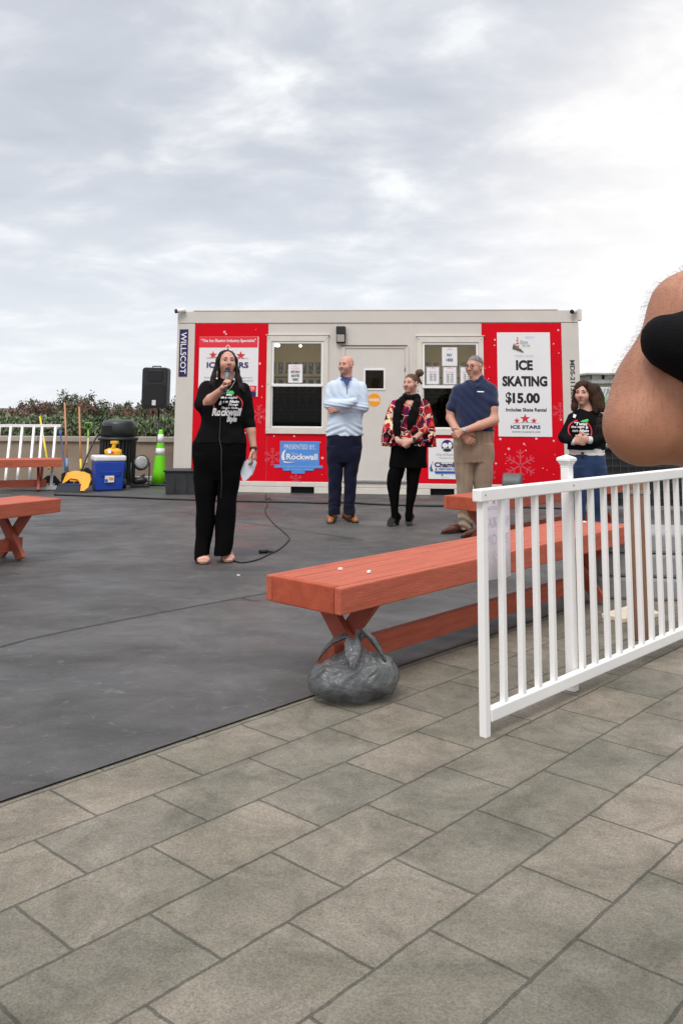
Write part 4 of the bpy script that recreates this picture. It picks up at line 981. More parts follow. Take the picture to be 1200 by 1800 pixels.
# stone blocks beyond the bench and the loose board
stc = mat('grey_block', (.27, .265, .27, 1), .85, var=.14, vscale=5, bump=.3, bscale=50)
sa = gp(1068, 1072, -.008); sb_ = empty('block_seat', (sa.x+.05, sa.y+.35, -.008), math.radians(-8), 'low stack of grey stone blocks beyond the far end of the foreground bench', 'block stack')
for k, (z0_, z1_) in enumerate(((0, .145), (.15, .30), (.305, .44))):
    m_ = MB(); m_.box(-.02+.012*k, 1.25-.02*k, -.02+.004*k, .5, z0_, z1_); m_.build('stone_course', stc, sb_, bevel=.02)
la = gp(1056, 1087, -.008); lb = gp(1118, 1068, -.008); lc_ = gp(1160, 1085, -.008); ld_ = gp(1095, 1096, -.008)
m_ = MB(); c4 = [la, lb, lc_, ld_]; ctr = sum(c4, Vector())/4
m_.add([p-ctr for p in c4]+[p-ctr+Vector((0, 0, .03)) for p in c4], [(0, 1, 2, 3), (7, 6, 5, 4)]+[(i, i+4, (i+1) % 4+4, (i+1) % 4) for i in range(4)])
b = m_.build('cream_board', mat('cream_board_mat', S(226, 212, 188), .7, var=.08, vscale=12), loc=ctr, bevel=.006, weld=True); tag(b, 'cream board lying on the pavers behind the railing', 'board')
# timber post seen through the railing
tp = gp(1142, 1140, -.008); tz = at(1142, 838, tp.y).z
tpo = empty('timber_post', (tp.x+.02, tp.y+.2, -.008), math.radians(10), 'short brown timber post seen through the railing at the right', 'post')
m_ = MB(); m_.box(-.055, .055, -.045, .045, 0, tz); m_.build('shaft', mat('brown_timber', (.26, .135, .075, 1), .7, var=.25, vscale=4, bump=.3, bscale=30, stretch=(8, 8, 1)), tpo, bevel=.006)
m_ = MB(); m_.box(-.062, .062, -.052, .052, tz-.10, tz-.08); m_.build('strap', MET, tpo, bevel=.002)

# ------------------------------------------------------------------ loudspeaker
SPM = mat('speaker_black', (.016, .016, .018, 1), .5, var=.2, vscale=8, bump=.15, bscale=220)
spY = 13.45; sp0 = gp(275, 851); spY = sp0.y; top = at(276, 646, spY); bot = at(276, 719, spY); spw = 44*spY/F_PX
st_ = empty('speaker_stand', (sp0.x, spY, 0), 0, 'black tripod stand carrying the loudspeaker', 'stand')
m_ = MB(); m_.tube([(0, 0, .10), (0, 0, bot.z-.05)], .019, 10); m_.tube([(0, 0, bot.z-.06), (0, 0, bot.z+.10)], .014, 8); m_.build('pole', STEEL, st_)
m_ = MB(); m_.tube([(0, 0, .19), (0, 0, .26)], .032, 10); m_.build('collar', BLK, st_)
for ex, ey in ((px_ - sp0.x, dy) for px_, dy in ((gp(254, 857).x, .15), (gp(278, 862).x, -.38), (gp(294, 847).x, .28))):
    m_ = MB(); m_.tube([(0, 0, .245), (ex*.97, ey*.97, .02)], .014, 8); m_.tube([(0, 0, .06), (ex*.55, ey*.55, .125)], .008, 6); l_ = m_.build('leg', STEEL, st_)
    m_ = MB(); m_.ball((ex, ey, .018), .02, 8); m_.build('foot', BLK, l_)
spk = empty('loudspeaker', (top.x, spY-.02, bot.z), 0, 'black loudspeaker on a tripod left of the office', 'speaker')
h_ = top.z-bot.z; w2 = spw/2
def rrect(hw, z0, z1, r, n=6):
    pts = []
    for cx, cz, a0 in ((hw-r, z1-r, 0), (-hw+r, z1-r, PI/2), (-hw+r, z0+r, PI), (hw-r, z0+r, 1.5*PI)):
        for i in range(n+1): a = a0+PI/2*i/n; pts.append((cx+r*math.cos(a), cz+r*math.sin(a)))
    return pts
m_ = MB(); m_.prism(rrect(w2, .015, h_-.005, .05), -.12, .16); m_.prism(rrect(w2*.62, .04, h_-.04, .04), .161, .24); m_.build('cabinet', SPM, spk, bevel=.012)
m_ = MB(); m_.prism(rrect(w2*.86, .05, h_*.60, .05), -.132, -.1205); m_.build('woofer_grille', mat('grille_black', (.009, .009, .010, 1), .6, bump=.8, bscale=400), spk, bevel=.006)
m_ = MB(); m_.prism(rrect(w2*.62, h_*.66, h_*.93, .045), -.130, -.1205); g_ = m_.build('horn', mat('horn_black', (.006, .006, .007, 1), .4), spk, bevel=.005)
m_ = MB(); m_.prism(rrect(.031, .062, .148, .006), -.136, -.1325); m_.build('badge', mat('badge_pale', S(226, 222, 224), .4), spk)
for s_ in (-1, 1):
    m_ = MB(); m_.box(s_*w2*.62-.025, s_*w2*.62+.025, -.08, .10, -.0, .016); m_.build('foot', BLK, spk)
m_ = MB(); m_.tube([(-.07, .02, h_-.006), (-.07, .02, h_+.02), (.07, .02, h_+.02), (.07, .02, h_-.006)], .010, 8); m_.build('handle', BLK, spk)

# ------------------------------------------------------------------ traffic cone
LIME = mat('cone_lime', S(120, 226, 24), .45, var=.06); REFL = mat('cone_white', S(232, 232, 230), .4)
cY = 14.1; c0 = gp(280, 853); cY = c0.y; ct = at(283.5, 755, cY).z; 
cn = empty('traffic_cone', (c0.x, cY, 0), 0, 'tall lime green traffic cone with white reflective bands', 'traffic cone')
rb, rt = 13.5*cY/F_PX, 3.6*cY/F_PX
rr = lambda z: rb+(rt-rb)*(z-.03)/(ct-.03)
m_ = MB(); m_.lathe([(rr(.03), .03), (rr(ct*.25), ct*.25), (rr(ct*.6), ct*.6), (rr(ct-.02), ct-.02), (rr(ct)*.8, ct)], 28); m_.build('body', LIME, cn)
for za, zb in ((.545, .665), (.76, .915)):
    m_ = MB(); m_.lathe([(rr(ct*za)+.003, ct*za), (rr(ct*zb)+.003, ct*zb)], 28); m_.build('reflective_band', REFL, cn)
m_ = MB(); m_.box(-.17, .17, -.17, .17, 0, .035); m_.build('base', BLK, cn, bevel=.012)
# black tote beside the office post
t0 = gp(293, 863.5); tY = t0.y-.52; tw = .44; tz_ = 1.25-(823-717.6)*tY/F_PX
tote = empty('storage_tote', (at(292, 840, tY).x+tw/2, tY+.2, 0), 0, 'black plastic storage tote in front of the office corner', 'tote')
m_ = MB(); a, b, d_ = tw/2, tw/2+.02, .19
m_.add([(-a, -d_, 0), (a, -d_, 0), (a, d_, 0), (-a, d_, 0), (-b, -d_-.02, tz_-.03), (b, -d_-.02, tz_-.03), (b, d_+.02, tz_-.03), (-b, d_+.02, tz_-.03)], [(0, 3, 2, 1), (4, 5, 6, 7), (0, 1, 5, 4), (1, 2, 6, 5), (2, 3, 7, 6), (3, 0, 4, 7)])
m_.box(-b*.4, -b*.36, -d_-.022, -d_, .03, tz_-.06); m_.box(b*.36, b*.4, -d_-.022, -d_, .03, tz_-.06)
m_.build('tub', mat('tote_black', (.03, .031, .032, 1), .5, var=.3, vscale=6, bump=.1, bscale=90), tote, bevel=.012)
m_ = MB(); m_.box(-b-.02, b+.02, -d_-.04, d_+.04, tz_-.029, tz_); m_.build('lid', BLK, tote, bevel=.008)

# ------------------------------------------------------------------ litter bin
lY = 14.9; lc0 = at(207, 800, lY); k_ = lY/F_PX; lz = lambda py: at(207, py, lY).z
lb_ = empty('litter_bin', (lc0.x, lY, 0), 0, 'black slatted litter bin with a domed lid behind the blue cooler', 'litter bin')
R = 31*k_
m_ = MB(); m_.lathe([(R*.88, .03), (R*.88, lz(773))], 32); m_.build('liner', DARK, lb_)
m_ = MB()
for i in range(30):
    a = 2*PI*i/30; M_ = Matrix.Rotation(a, 4, 'Z'); m_.box(R*.93, R*.99, -R*.068, R*.068, .02, lz(773), 0, M_)
m_.build('slat', BLK, lb_, bevel=.005)
m_ = MB(); m_.lathe([(R*1.0, lz(775)), (R*1.10, lz(773)), (R*1.11, lz(769.5)), (R*.96, lz(767.5))], 36); m_.build('rim', BLK, lb_)
LID = mat('lid_dark', (.03, .034, .034, 1), .38, var=.15, vscale=5)
m_ = MB(); m_.lathe([(R*.94, lz(767.5)), (R*.93, lz(752)), (R*.925, lz(745)), (R*.84, lz(740)), (R*.55, lz(737.6)), (0.02, lz(737))], 36); m_.build('domed_lid', LID, lb_)
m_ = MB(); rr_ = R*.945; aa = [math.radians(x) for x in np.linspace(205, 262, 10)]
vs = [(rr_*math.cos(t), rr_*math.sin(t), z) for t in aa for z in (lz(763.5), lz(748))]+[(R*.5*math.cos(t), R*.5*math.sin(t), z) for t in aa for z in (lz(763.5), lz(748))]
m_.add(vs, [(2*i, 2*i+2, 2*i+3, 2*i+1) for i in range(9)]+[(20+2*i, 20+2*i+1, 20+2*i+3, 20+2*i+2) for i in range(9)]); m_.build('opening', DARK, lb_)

# ------------------------------------------------------------------ cooler
cb = gp(219, 862.5); cyaw = math.radians(24)
coo = empty('cooler', (cb.x, cb.y, 0), cyaw, 'blue wheeled cooler with a white lid in front of the litter bin', 'cooler')
CBL = mat('cooler_blue', (.012, .055, .36, 1), .38, var=.06, vscale=5, bump=.05, bscale=90); CWH = mat('cooler_white', (.75, .75, .77, 1), .4, var=.03)
k_ = cb.y/F_PX; cw = 47*k_/math.cos(cyaw)*1.0; cd = .37; ch = 50*k_
def tub(m_, x0, x1, y0, y1, z0, z1, t):
    m_.add([(x0+t, y0+t, z0), (x1-t, y0+t, z0), (x1-t, y1-t, z0), (x0+t, y1-t, z0), (x0, y0, z1), (x1, y0, z1), (x1, y1, z1), (x0, y1, z1)], [(0, 3, 2, 1), (4, 5, 6, 7), (0, 1, 5, 4), (1, 2, 6, 5), (2, 3, 7, 6), (3, 0, 4, 7)])
m_ = MB(); tub(m_, -cw, 0, 0, cd, .005, ch-.0, .022); m_.build('body', CBL, coo, bevel=.02)
m_ = MB(); tub(m_, -cw*.80, -cw*.14, -.010, .02, ch*.50, ch*.66, .01); m_.build('panel', CBL, coo, bevel=.008)
m_ = MB(); m_.box(-cw-.012, .012, -.012, cd+.012, ch+.002, ch+.085); m_.build('lid', CWH, coo, bevel=.024)
m_ = MB(); m_.box(.006, .03, cd*.22, cd*.80, ch*.72, ch*.93); m_.build('handle', CBL, coo, bevel=.01)
m_ = MB(); m_.tube([(.005, cd*.62, .085), (.06, cd*.62, .085)], .075, 20); w_ = m_.build('wheel', BLK, coo, bevel=.008)
m_ = MB(); m_.box(-cw*.66, -cw*.36, -.0125, -.0105, ch*.30, ch*.52); lb2 = m_.build('label_sticker', WHITE, coo)
m_ = MB(); add_text(m_, '16 oz', -cw*.64, -cw*.5, ch*.44, ch*.49, -.0128, bold=.03); m_.box(-cw*.52, -cw*.38, -.0132, -.0127, ch*.36, ch*.46); m_.build('print', mat('label_orange', S(222, 150, 60), .6), lb2)
m_ = MB(); m_.box(-cw*.655, -cw*.56, -.0132, -.0127, ch*.31, ch*.41); m_.build('blue_mark', BLUE2, lb2)
# yellow tool on the lid
CM = Matrix.Translation(cb) @ Matrix.Rotation(cyaw, 4, 'Z'); YEL = mat('tool_yellow', (.80, .42, .012, 1), .45, var=.08)
tl = CM @ Vector((-cw*.36, cd*.45, ch+.087)); tool = empty('cordless_tool', tl, math.radians(-8), 'yellow cordless tool lying on the white cooler lid', 'tool')
m_ = MB(); m_.tube([(-.13, 0, .05), (-.05, 0, .06), (.07, 0, .055), (.13, .01, .045)], [.03, .05, .05, .035], 14); m_.build('motor_housing', YEL, tool)
m_ = MB(); m_.tube([(.0, 0, .08), (.012, 0, .14), (.02, .01, .19)], [.035, .03, .036], 12); m_.box(-.04, .07, -.035, .045, .17, .215); m_.build('grip', YEL, tool, bevel=.008)
m_ = MB(); m_.box(-.10, .13, -.045, .05, 0, .03); m_.build('battery', mat('tool_dark_yellow', (.55, .26, .01, 1), .5), tool, bevel=.006)
m_ = MB(); m_.box(-.06, -.01, -.06, -.045, .03, .085); m_.build('tag', WHITE, tool, bevel=.002)
m_ = MB(); m_.box(-.008, .03, -.058, -.045, .032, .055); m_.build('trigger', INKR, tool, bevel=.002)
# round work lamp, folded board and bag beside the cooler
fl = at(248, 813, 14.3); fan = empty('work_lamp', (fl.x, 14.3, 0), math.radians(25), 'round work lamp with dark rim beside the blue cooler', 'work lamp')
RX = Matrix.Translation((0, 0, fl.z)) @ Matrix.Rotation(PI/2, 4, 'X')
rl = 13.5*14.3/F_PX
m_ = MB(); m_.lathe([(rl*.55, -.13), (rl*.95, -.02), (rl, .03), (rl*.92, .045)], 28, RX); m_.build('reflector_housing', STEEL, fan)
m_ = MB(); m_.lathe([(rl*.86, .046), (rl*.6, .055), (.002, .060)], 28, RX); m_.build('lens', mat('lens_grey', S(176, 178, 178), .25, var=.2, vscale=25), fan)
m_ = MB(); m_.tube([(-rl-.02, .03, fl.z), (-rl-.02, .03, .06), (0, .05, .03), (rl+.02, .03, .06), (rl+.02, .03, fl.z)], .012, 8); m_.box(-.14, .14, -.05, .14, 0, .03); m_.build('bracket', STEEL, fan)
m_ = MB(); p_ = gp(251, 847); m_.box(-.16, .22, -.03, .03, .0, .085); b = m_.build('folded_board', CWH, loc=(p_.x, p_.y+.1, 0), rotz=.25, bevel=.015); tag(b, 'white folded plastic board on the floor behind the stand legs', 'board')
V, Q = solid([ell((0, 0, .06), (.13, .08, .06), .04), ell((-.09, 0, .05), (.08, .07, .05), .04), cone((.02, 0, .1), (.06, .02, .17), .03, .02, .03), cut((0, 0, -1), (0, 0, .003))], .01, wrinkle(.008, 30, 30, 30))
p_ = gp(247, 851); b = np_mesh('cloth_bag', V, Q, BLK, None, (p_.x, p_.y, 0)); tag(b, 'small black cloth bag slumped beside the cooler wheel', 'bag')
V, Q = solid([ell((0, 0, .16), (.085, .07, .17), .04), ell((.02, 0, .09), (.10, .09, .09), .05), cut((0, 0, -1), (0, 0, .003))], .01, wrinkle(.008, 26, 26, 22))
p_ = gp(166, 853); b = np_mesh('salt_sack', V, Q, mat('sack_white', S(224, 212, 200), .7, var=.06), None, (p_.x, p_.y+.25, 0)); tag(b, 'white sack standing between the orange scoop and the cooler', 'sack')

# ------------------------------------------------------------------ snow tools leaning on the wall
WOODP = mat('pole_wood', (.48, .20, .085, 1), .55, var=.15, vscale=8, stretch=(6, 6, 1)); YELP = mat('shaft_yellow', (.75, .55, .02, 1), .45); BLUP = mat('shaft_blue', (.03, .05, .16, 1), .45); ORNG = mat('scoop_orange', (.78, .33, .012, 1), .45, var=.1, vscale=6)
def leaning(name, pts, label, cat):
    """pts: (px,py,depth) from the foot up"""
    P_ = [at(*q) for q in pts]; o = empty(name, (P_[0].x, P_[0].y, 0), 0, label, cat); return o, [p-Vector((P_[0].x, P_[0].y, 0)) for p in P_]
def dgrip(m_, c, r, d):
    m_.tube([c, c+Vector((-r, 0, r*.9)), c+Vector((-r*.9, 0, r*1.9)), c+Vector((r*.9, 0, r*1.9)), c+Vector((r, 0, r*.9)), c], d, 8)
# snow pusher with yellow shaft
o, p_ = leaning('snow_pusher', [(88, 850, 14.0), (86, 824, 14.2), (70.5, 732, 15.6), (68, 728, 15.65)], 'snow pusher with yellow shaft and black blade behind the white railing', 'shovel')
m_ = MB(); m_.tube(p_[1:3], .017, 10); m_.build('shaft', YELP, o)
m_ = MB(); m_.tube([p_[2], p_[2]+Vector((-.02, 0, .05))], .016, 8); dgrip(m_, p_[2]+Vector((-.03, 0, .05)), .055, .012); m_.build('grip', BLK, o)
q = p_[1]; m_ = MB(); m_.prism([(-.17, 0), (.17, 0), (.16, .10), (.06, .20), (-.06, .20), (-.16, .10)], -.02, .02, 0, Matrix.Translation((0, 0, .005)) @ Matrix.Rotation(-.3, 4, 'X')); m_.build('blade', BLK, o, bevel=.008)
m_ = MB(); 
for k in (-.09, -.03, .07): m_.box(k-.012, k+.012, -.035, -.025, .05, .075, 0, Matrix.Rotation(-.3, 4, 'X'))
m_.build('chip_mark', SCR, o)
# push brush with blue cap
o, p_ = leaning('floor_brush', [(122, 858, 13.5), (118, 848, 13.6), (107, 765, 15.3), (106, 758, 15.4)], 'floor brush with a thin dark blue shaft and dark head', 'brush')
m_ = MB(); m_.tube(p_[1:3], .013, 8); m_.build('shaft', BLUP, o)
m_ = MB(); m_.tube(p_[2:4], [.018, .024], 10); m_.build('cap', mat('cap_blue', (.02, .09, .36, 1), .4), o)
m_ = MB(); m_.add([(-.21, -.06, 0), (.20, -.06, 0), (.20, .06, 0), (-.21, .06, 0), (-.16, -.03, .10), (.18, -.03, .10), (.18, .03, .10), (-.16, .03, .10)], [(0, 3, 2, 1), (4, 5, 6, 7), (0, 1, 5, 4), (1, 2, 6, 5), (2, 3, 7, 6), (3, 0, 4, 7)]); m_.build('head', mat('brush_slate', (.045, .05, .065, 1), .8, bump=.6, bscale=160, stretch=(4, 4, .5)), o, bevel=.006)
m_ = MB(); m_.box(-.15, .17, -.032, .032, .102, .118); m_.build('head_block', BLUP, o, bevel=.004)
# wooden handled spade, wooden handled shovel
o, p_ = leaning('wooden_pole_spade', [(119, 838, 14.9), (118.5, 822, 15.0), (118, 806, 15.15), (114, 708, 15.9)], 'wooden pole with a blue and white lower sleeve, taller of the two poles', 'shovel')
m_ = MB(); m_.tube(p_[2:4], [.017, .015], 10); m_.build('shaft', WOODP, o); m_ = MB(); m_.tube(p_[1:3], [.021, .020], 10); m_.build('sleeve', mat('sleeve_blue', S(120, 150, 190), .5), o); m_ = MB(); m_.tube([p_[0]*1+Vector((0, 0, 0)), p_[1]], .024, 8); m_.prism([(-.10, .0), (.10, .0), (.10, .16), (.04, .2), (-.04, .2), (-.10, .16)], -.012, .012); m_.build('blade', STEEL, o, bevel=.004)
o, p_ = leaning('wooden_pole_shovel', [(144, 850, 14.6), (143, 826, 14.8), (142, 808, 15.0), (139.5, 716, 15.85)], 'wooden pole with a yellow lower sleeve, shorter of the two poles', 'shovel')
m_ = MB(); m_.tube(p_[2:4], [.017, .015], 10); m_.build('shaft', WOODP, o); m_ = MB(); m_.tube(p_[1:3], [.022, .020], 10); m_.build('sleeve', YELP, o); m_ = MB(); m_.prism([(-.11, .0), (.11, .0), (.11, .18), (.03, .24), (-.03, .24), (-.11, .18)], -.012, .012); m_.build('blade', STEEL, o, bevel=.004)
# green D handled spade
GRN = mat('grip_green', S(120, 176, 58), .45)
o, p_ = leaning('garden_spade', [(152, 845, 14.7), (153, 815, 14.95), (155.5, 770, 15.45), (155.5, 756, 15.6)], 'garden spade with a green D handle', 'shovel')
m_ = MB(); m_.tube(p_[1:3], [.018, .016], 10); m_.build('shaft', mat('shaft_cream', S(206, 186, 140), .5), o)
m_ = MB(); m_.tube([p_[2], p_[3]], [.018, .016], 10); dgrip(m_, p_[3], .065, .012); m_.build('grip', GRN, o)
m_ = MB(); m_.prism([(-.09, .0), (.09, .0), (.09, .22), (.02, .28), (-.02, .28), (-.09, .22)], -.012, .012); m_.build('blade', STEEL, o, bevel=.004)
# big orange scoop with bent black shaft
o, p_ = leaning('snow_scoop', [(140, 860, 13.6), (142.5, 832, 13.7), (150, 810, 13.9), (164, 778, 14.25), (171, 767, 14.4), (175, 766, 14.42)], 'orange snow scoop with a bent black shaft leaning by the litter bin', 'shovel')
m_ = MB(); m_.tube(p_[1:], .014, 9); m_.build('shaft', BLK, o)
g = lambda x, y, d=13.55: at(x, y, d)-Vector((at(140, 860, 13.6).x, at(140, 860, 13.6).y, 0))
m_ = MB(); top_ = [(111, 846), (117, 832), (130, 828), (146, 830), (158, 834)]; bt_ = [(110, 850), (120, 846), (134, 848), (146, 856), (146, 863)]
F0 = [g(x, y, 13.62) for x, y in top_]; 
dish = [(109, 850, 13.5), (117, 831, 13.66), (131, 827.5, 13.72), (147, 829.5, 13.70), (158, 834, 13.6), (160, 843, 13.5), (155, 857, 13.35), (148, 863, 13.3), (141, 863, 13.3), (143, 852, 13.42), (137, 843, 13.52), (124, 841, 13.55), (115, 848, 13.5)]
ring = [g(*q) for q in dish]; back = [r_+Vector((0, .05, 0)) for r_ in ring]; n = len(ring)
inner = sum(ring, Vector())/n+Vector((.0, .13, .03))
m_.add(ring+back, [(i, (i+1) % n, (i+1) % n+n, i+n) for i in range(n)]+[tuple(range(n))[::-1], tuple(range(n, 2*n))]); m_.build('scoop_rim', ORNG, o, bevel=.006)
m_ = MB(); pan = [(119, 838, 13.58), (131, 833, 13.64), (147, 835, 13.62), (155, 842, 13.5), (150, 857, 13.38), (143, 860, 13.4), (139, 846, 13.5), (124, 846, 13.5)]
m_.add([g(x, y, d+.03) for x, y, d in pan]+[g(x, y, d+.06) for x, y, d in pan], [tuple(range(8)), tuple(range(8, 16))[::-1]]+[(i, i+8, (i+1) % 8+8, (i+1) % 8) for i in range(8)]); m_.build('scoop_pan', mat('scoop_amber', (.60, .22, .008, 1), .5), o)
# leaning section of white railing
rs = empty('railing_section', tuple(gp(90, 860)), 0, 'loose section of white railing leaning near the snow tools', 'railing'); ro = Vector(gp(90, 860))
dT = 14.35; dB = 13.75
rp_ = lambda x, y: (at(x, y, dB+(dT-dB)*(858-y)/110)-ro)
m_ = MB(); m_.beam(rp_(-20, 748.5), rp_(108, 748.5), .05, .045, side=(0, 1, 0)); m_.build('top_rail', VINYL, rs, bevel=.004)
m_ = MB(); m_.beam(rp_(-30, 858), rp_(100, 857), .05, .06, side=(0, 1, 0)); m_.build('bottom_rail', VINYL, rs, bevel=.004)
for xt, xb in ((98.5, 90), (75, 66), (60.5, 51), (40, 30), (20, 9), (0, -12)):
    m_ = MB(); m_.beam(rp_(xt, 751), rp_(xb, 856), .036, .036, side=(0, 1, 0)); m_.build('baluster', VINYL, rs, bevel=.003)

# grey ribbed drum
dr_ = gp(901, 876); dY = dr_.y; k_ = dY/F_PX
drm = empty('air_blower', (dr_.x, dY, 0), math.radians(-20), 'grey ribbed air blower standing behind the red bench and railing', 'blower')
rD = .165; L_ = 30*k_
M_ = Matrix.Translation((-L_/2, 0, rD+.03)) @ Matrix.Rotation(PI/2, 4, 'Y')
prof = []
for i in range(13): prof.append((rD*(1 if i % 2 == 0 else .955), L_*i/12))
m_ = MB(); m_.lathe([(rD*.8, .02)]+prof, 28, M_); m_.build('ribbed_drum', mat('drum_grey', (.11, .115, .11, 1), .5, var=.2), drm)
m_ = MB(); m_.lathe([(.002, -.004), (rD*.82, -.004), (rD*.82, .0195)], 28, M_); m_.build('intake', DARK, drm)
m_ = MB(); m_.box(-L_/2, L_/2, -.11, .11, 0, .045); m_.build('base', BLK, drm, bevel=.006)

# ------------------------------------------------------------------ cables on the floor
CAB = mat('cable_black', (.010, .010, .011, 1), .55)
def cable(name, px, r, label, z=None, cat='cable'):
    P_ = [gp(x, y)+Vector((0, 0, r)) for x, y in px]; o0 = Vector((P_[0].x, P_[0].y, 0)); pts = []
    for i in range(len(P_)-1):
        a = P_[max(i-1, 0)]; b_ = P_[i]; c_ = P_[i+1]; d_ = P_[min(i+2, len(P_)-1)]
        for t in np.linspace(0, 1, 7)[:-1]: t = float(t); pts.append(.5*((2*b_)+(c_-a)*t+(2*a-5*b_+4*c_-d_)*t*t+(3*b_-a-3*c_+d_)*t**3))
    pts.append(P_[-1]); m_ = MB(); m_.tube([p-o0 for p in pts], r, 7); return tag(m_.build(name, CAB, loc=o0), label, cat)
cable('power_cable', [(96, 871), (150, 873), (230, 876), (300, 879), (420, 882.5), (500, 884), (575, 886), (610, 885), (660, 888), (740, 890.5), (800, 891), (900, 893), (1010, 896)], .013, 'thick black power cable lying across the floor before the office')
cable('microphone_cable', [(404, 978), (412, 987), (428, 990), (452, 985), (470, 977), (490, 967), (504, 955), (508, 946), (496, 934), (480, 920), (468, 905), (466, 896), (470, 889), (467, 880), (473, 877), (476, 880), (468, 882), (467, 870)], .006, 'thin black microphone cable looping over the floor by the presenter')
a = gp(455, 973); b_ = gp(470, 972.5); m_ = MB(); m_.tube([(0, 0, .016), (b_.x-a.x, b_.y-a.y, .016)], .016, 10); m_.tube([(b_.x-a.x, b_.y-a.y, .016), (b_.x-a.x+.05, b_.y-a.y, .01)], .010, 8); tag(m_.build('cable_connector', CAB, loc=(a.x, a.y, 0)), 'black cable connector lying beside the loop of microphone cable', 'connector')

# ------------------------------------------------------------------ people
def skin_mat(name, c, blush):
    m = mat(name, c, .52, var=.07, vscale=14, bump=.05, bscale=220, sss=.12, base2=blush, spec=.4); return m
SK1 = skin_mat('skin_rosy', (.56, .285, .205, 1), (.62, .31, .225, 1)); SK2 = skin_mat('skin_ruddy', (.60, .30, .225, 1), (.64, .31, .235, 1))
SK3 = skin_mat('skin_fair', (.58, .32, .24, 1), (.63, .335, .25, 1)); SK4 = skin_mat('skin_tan', (.56, .30, .21, 1), (.60, .30, .21, 1))
LIP = mat('lip', (.44, .17, .135, 1), .45); EYEW = mat('eye_white', (.55, .5, .47, 1), .3); IRIS = mat('iris_dark', (.02, .014, .010, 1), .2); BROW = mat('brow_brown', (.055, .032, .022, 1), .9); BROWG = mat('brow_grey', (.11, .065, .05, 1), .9)
def fab(name, c, var=.12, bump=.25, bscale=420, rough=.92, sheen=.25, spec=.25): return mat(name, c, rough, var=var, vscale=7, bump=bump, bscale=bscale, sheen=sheen, spec=spec)
FBLK = fab('fabric_black', (.0055, .0048, .0055, 1), sheen=0, spec=.12); FBLK2 = fab('trouser_black', (.0035, .003, .0035, 1), sheen=0, spec=.08)
LEATH = mat('leather_tan', (.36, .135, .045, 1), .45, var=.15, vscale=15); LEATHB = mat('leather_brown', (.085, .025, .014, 1), .35, var=.2, vscale=12); SOLE = mat('sole_dark', (.02, .016, .014, 1), .7)

class Person:
    def __init__(s, px, py, label, D=None):
        g0 = gp(px, py); s.D = D or g0.y; s.loc = Vector((g0.x, s.D, 0)); s.k = s.D/F_PX
        s.o = empty('person', s.loc, 0, label, 'person')
    def J(s, px, py, dy=0.0):
        """a joint seen at this pixel, dy metres behind the person's own plane, in the person's own frame"""
        return at(px, py, s.D+dy)-s.loc
    def rows(s, rs):
        out = []
        for py, a, b, ry, *dy in rs:
            d = dy[0] if dy else 0.0; A = s.J(a, py, d); B_ = s.J(b, py, d); out.append(((A.z+B_.z)/2, (A.x+B_.x)/2, d, (B_.x-A.x)/2, ry))
        return out
    def mesh(s, name, prims, h, m, noise=None, parent=None, mi=None):
        V, Q = solid(prims, h, noise); return np_mesh(name, V, Q, m, parent or s.o, mi=mi(V, Q) if mi else None)

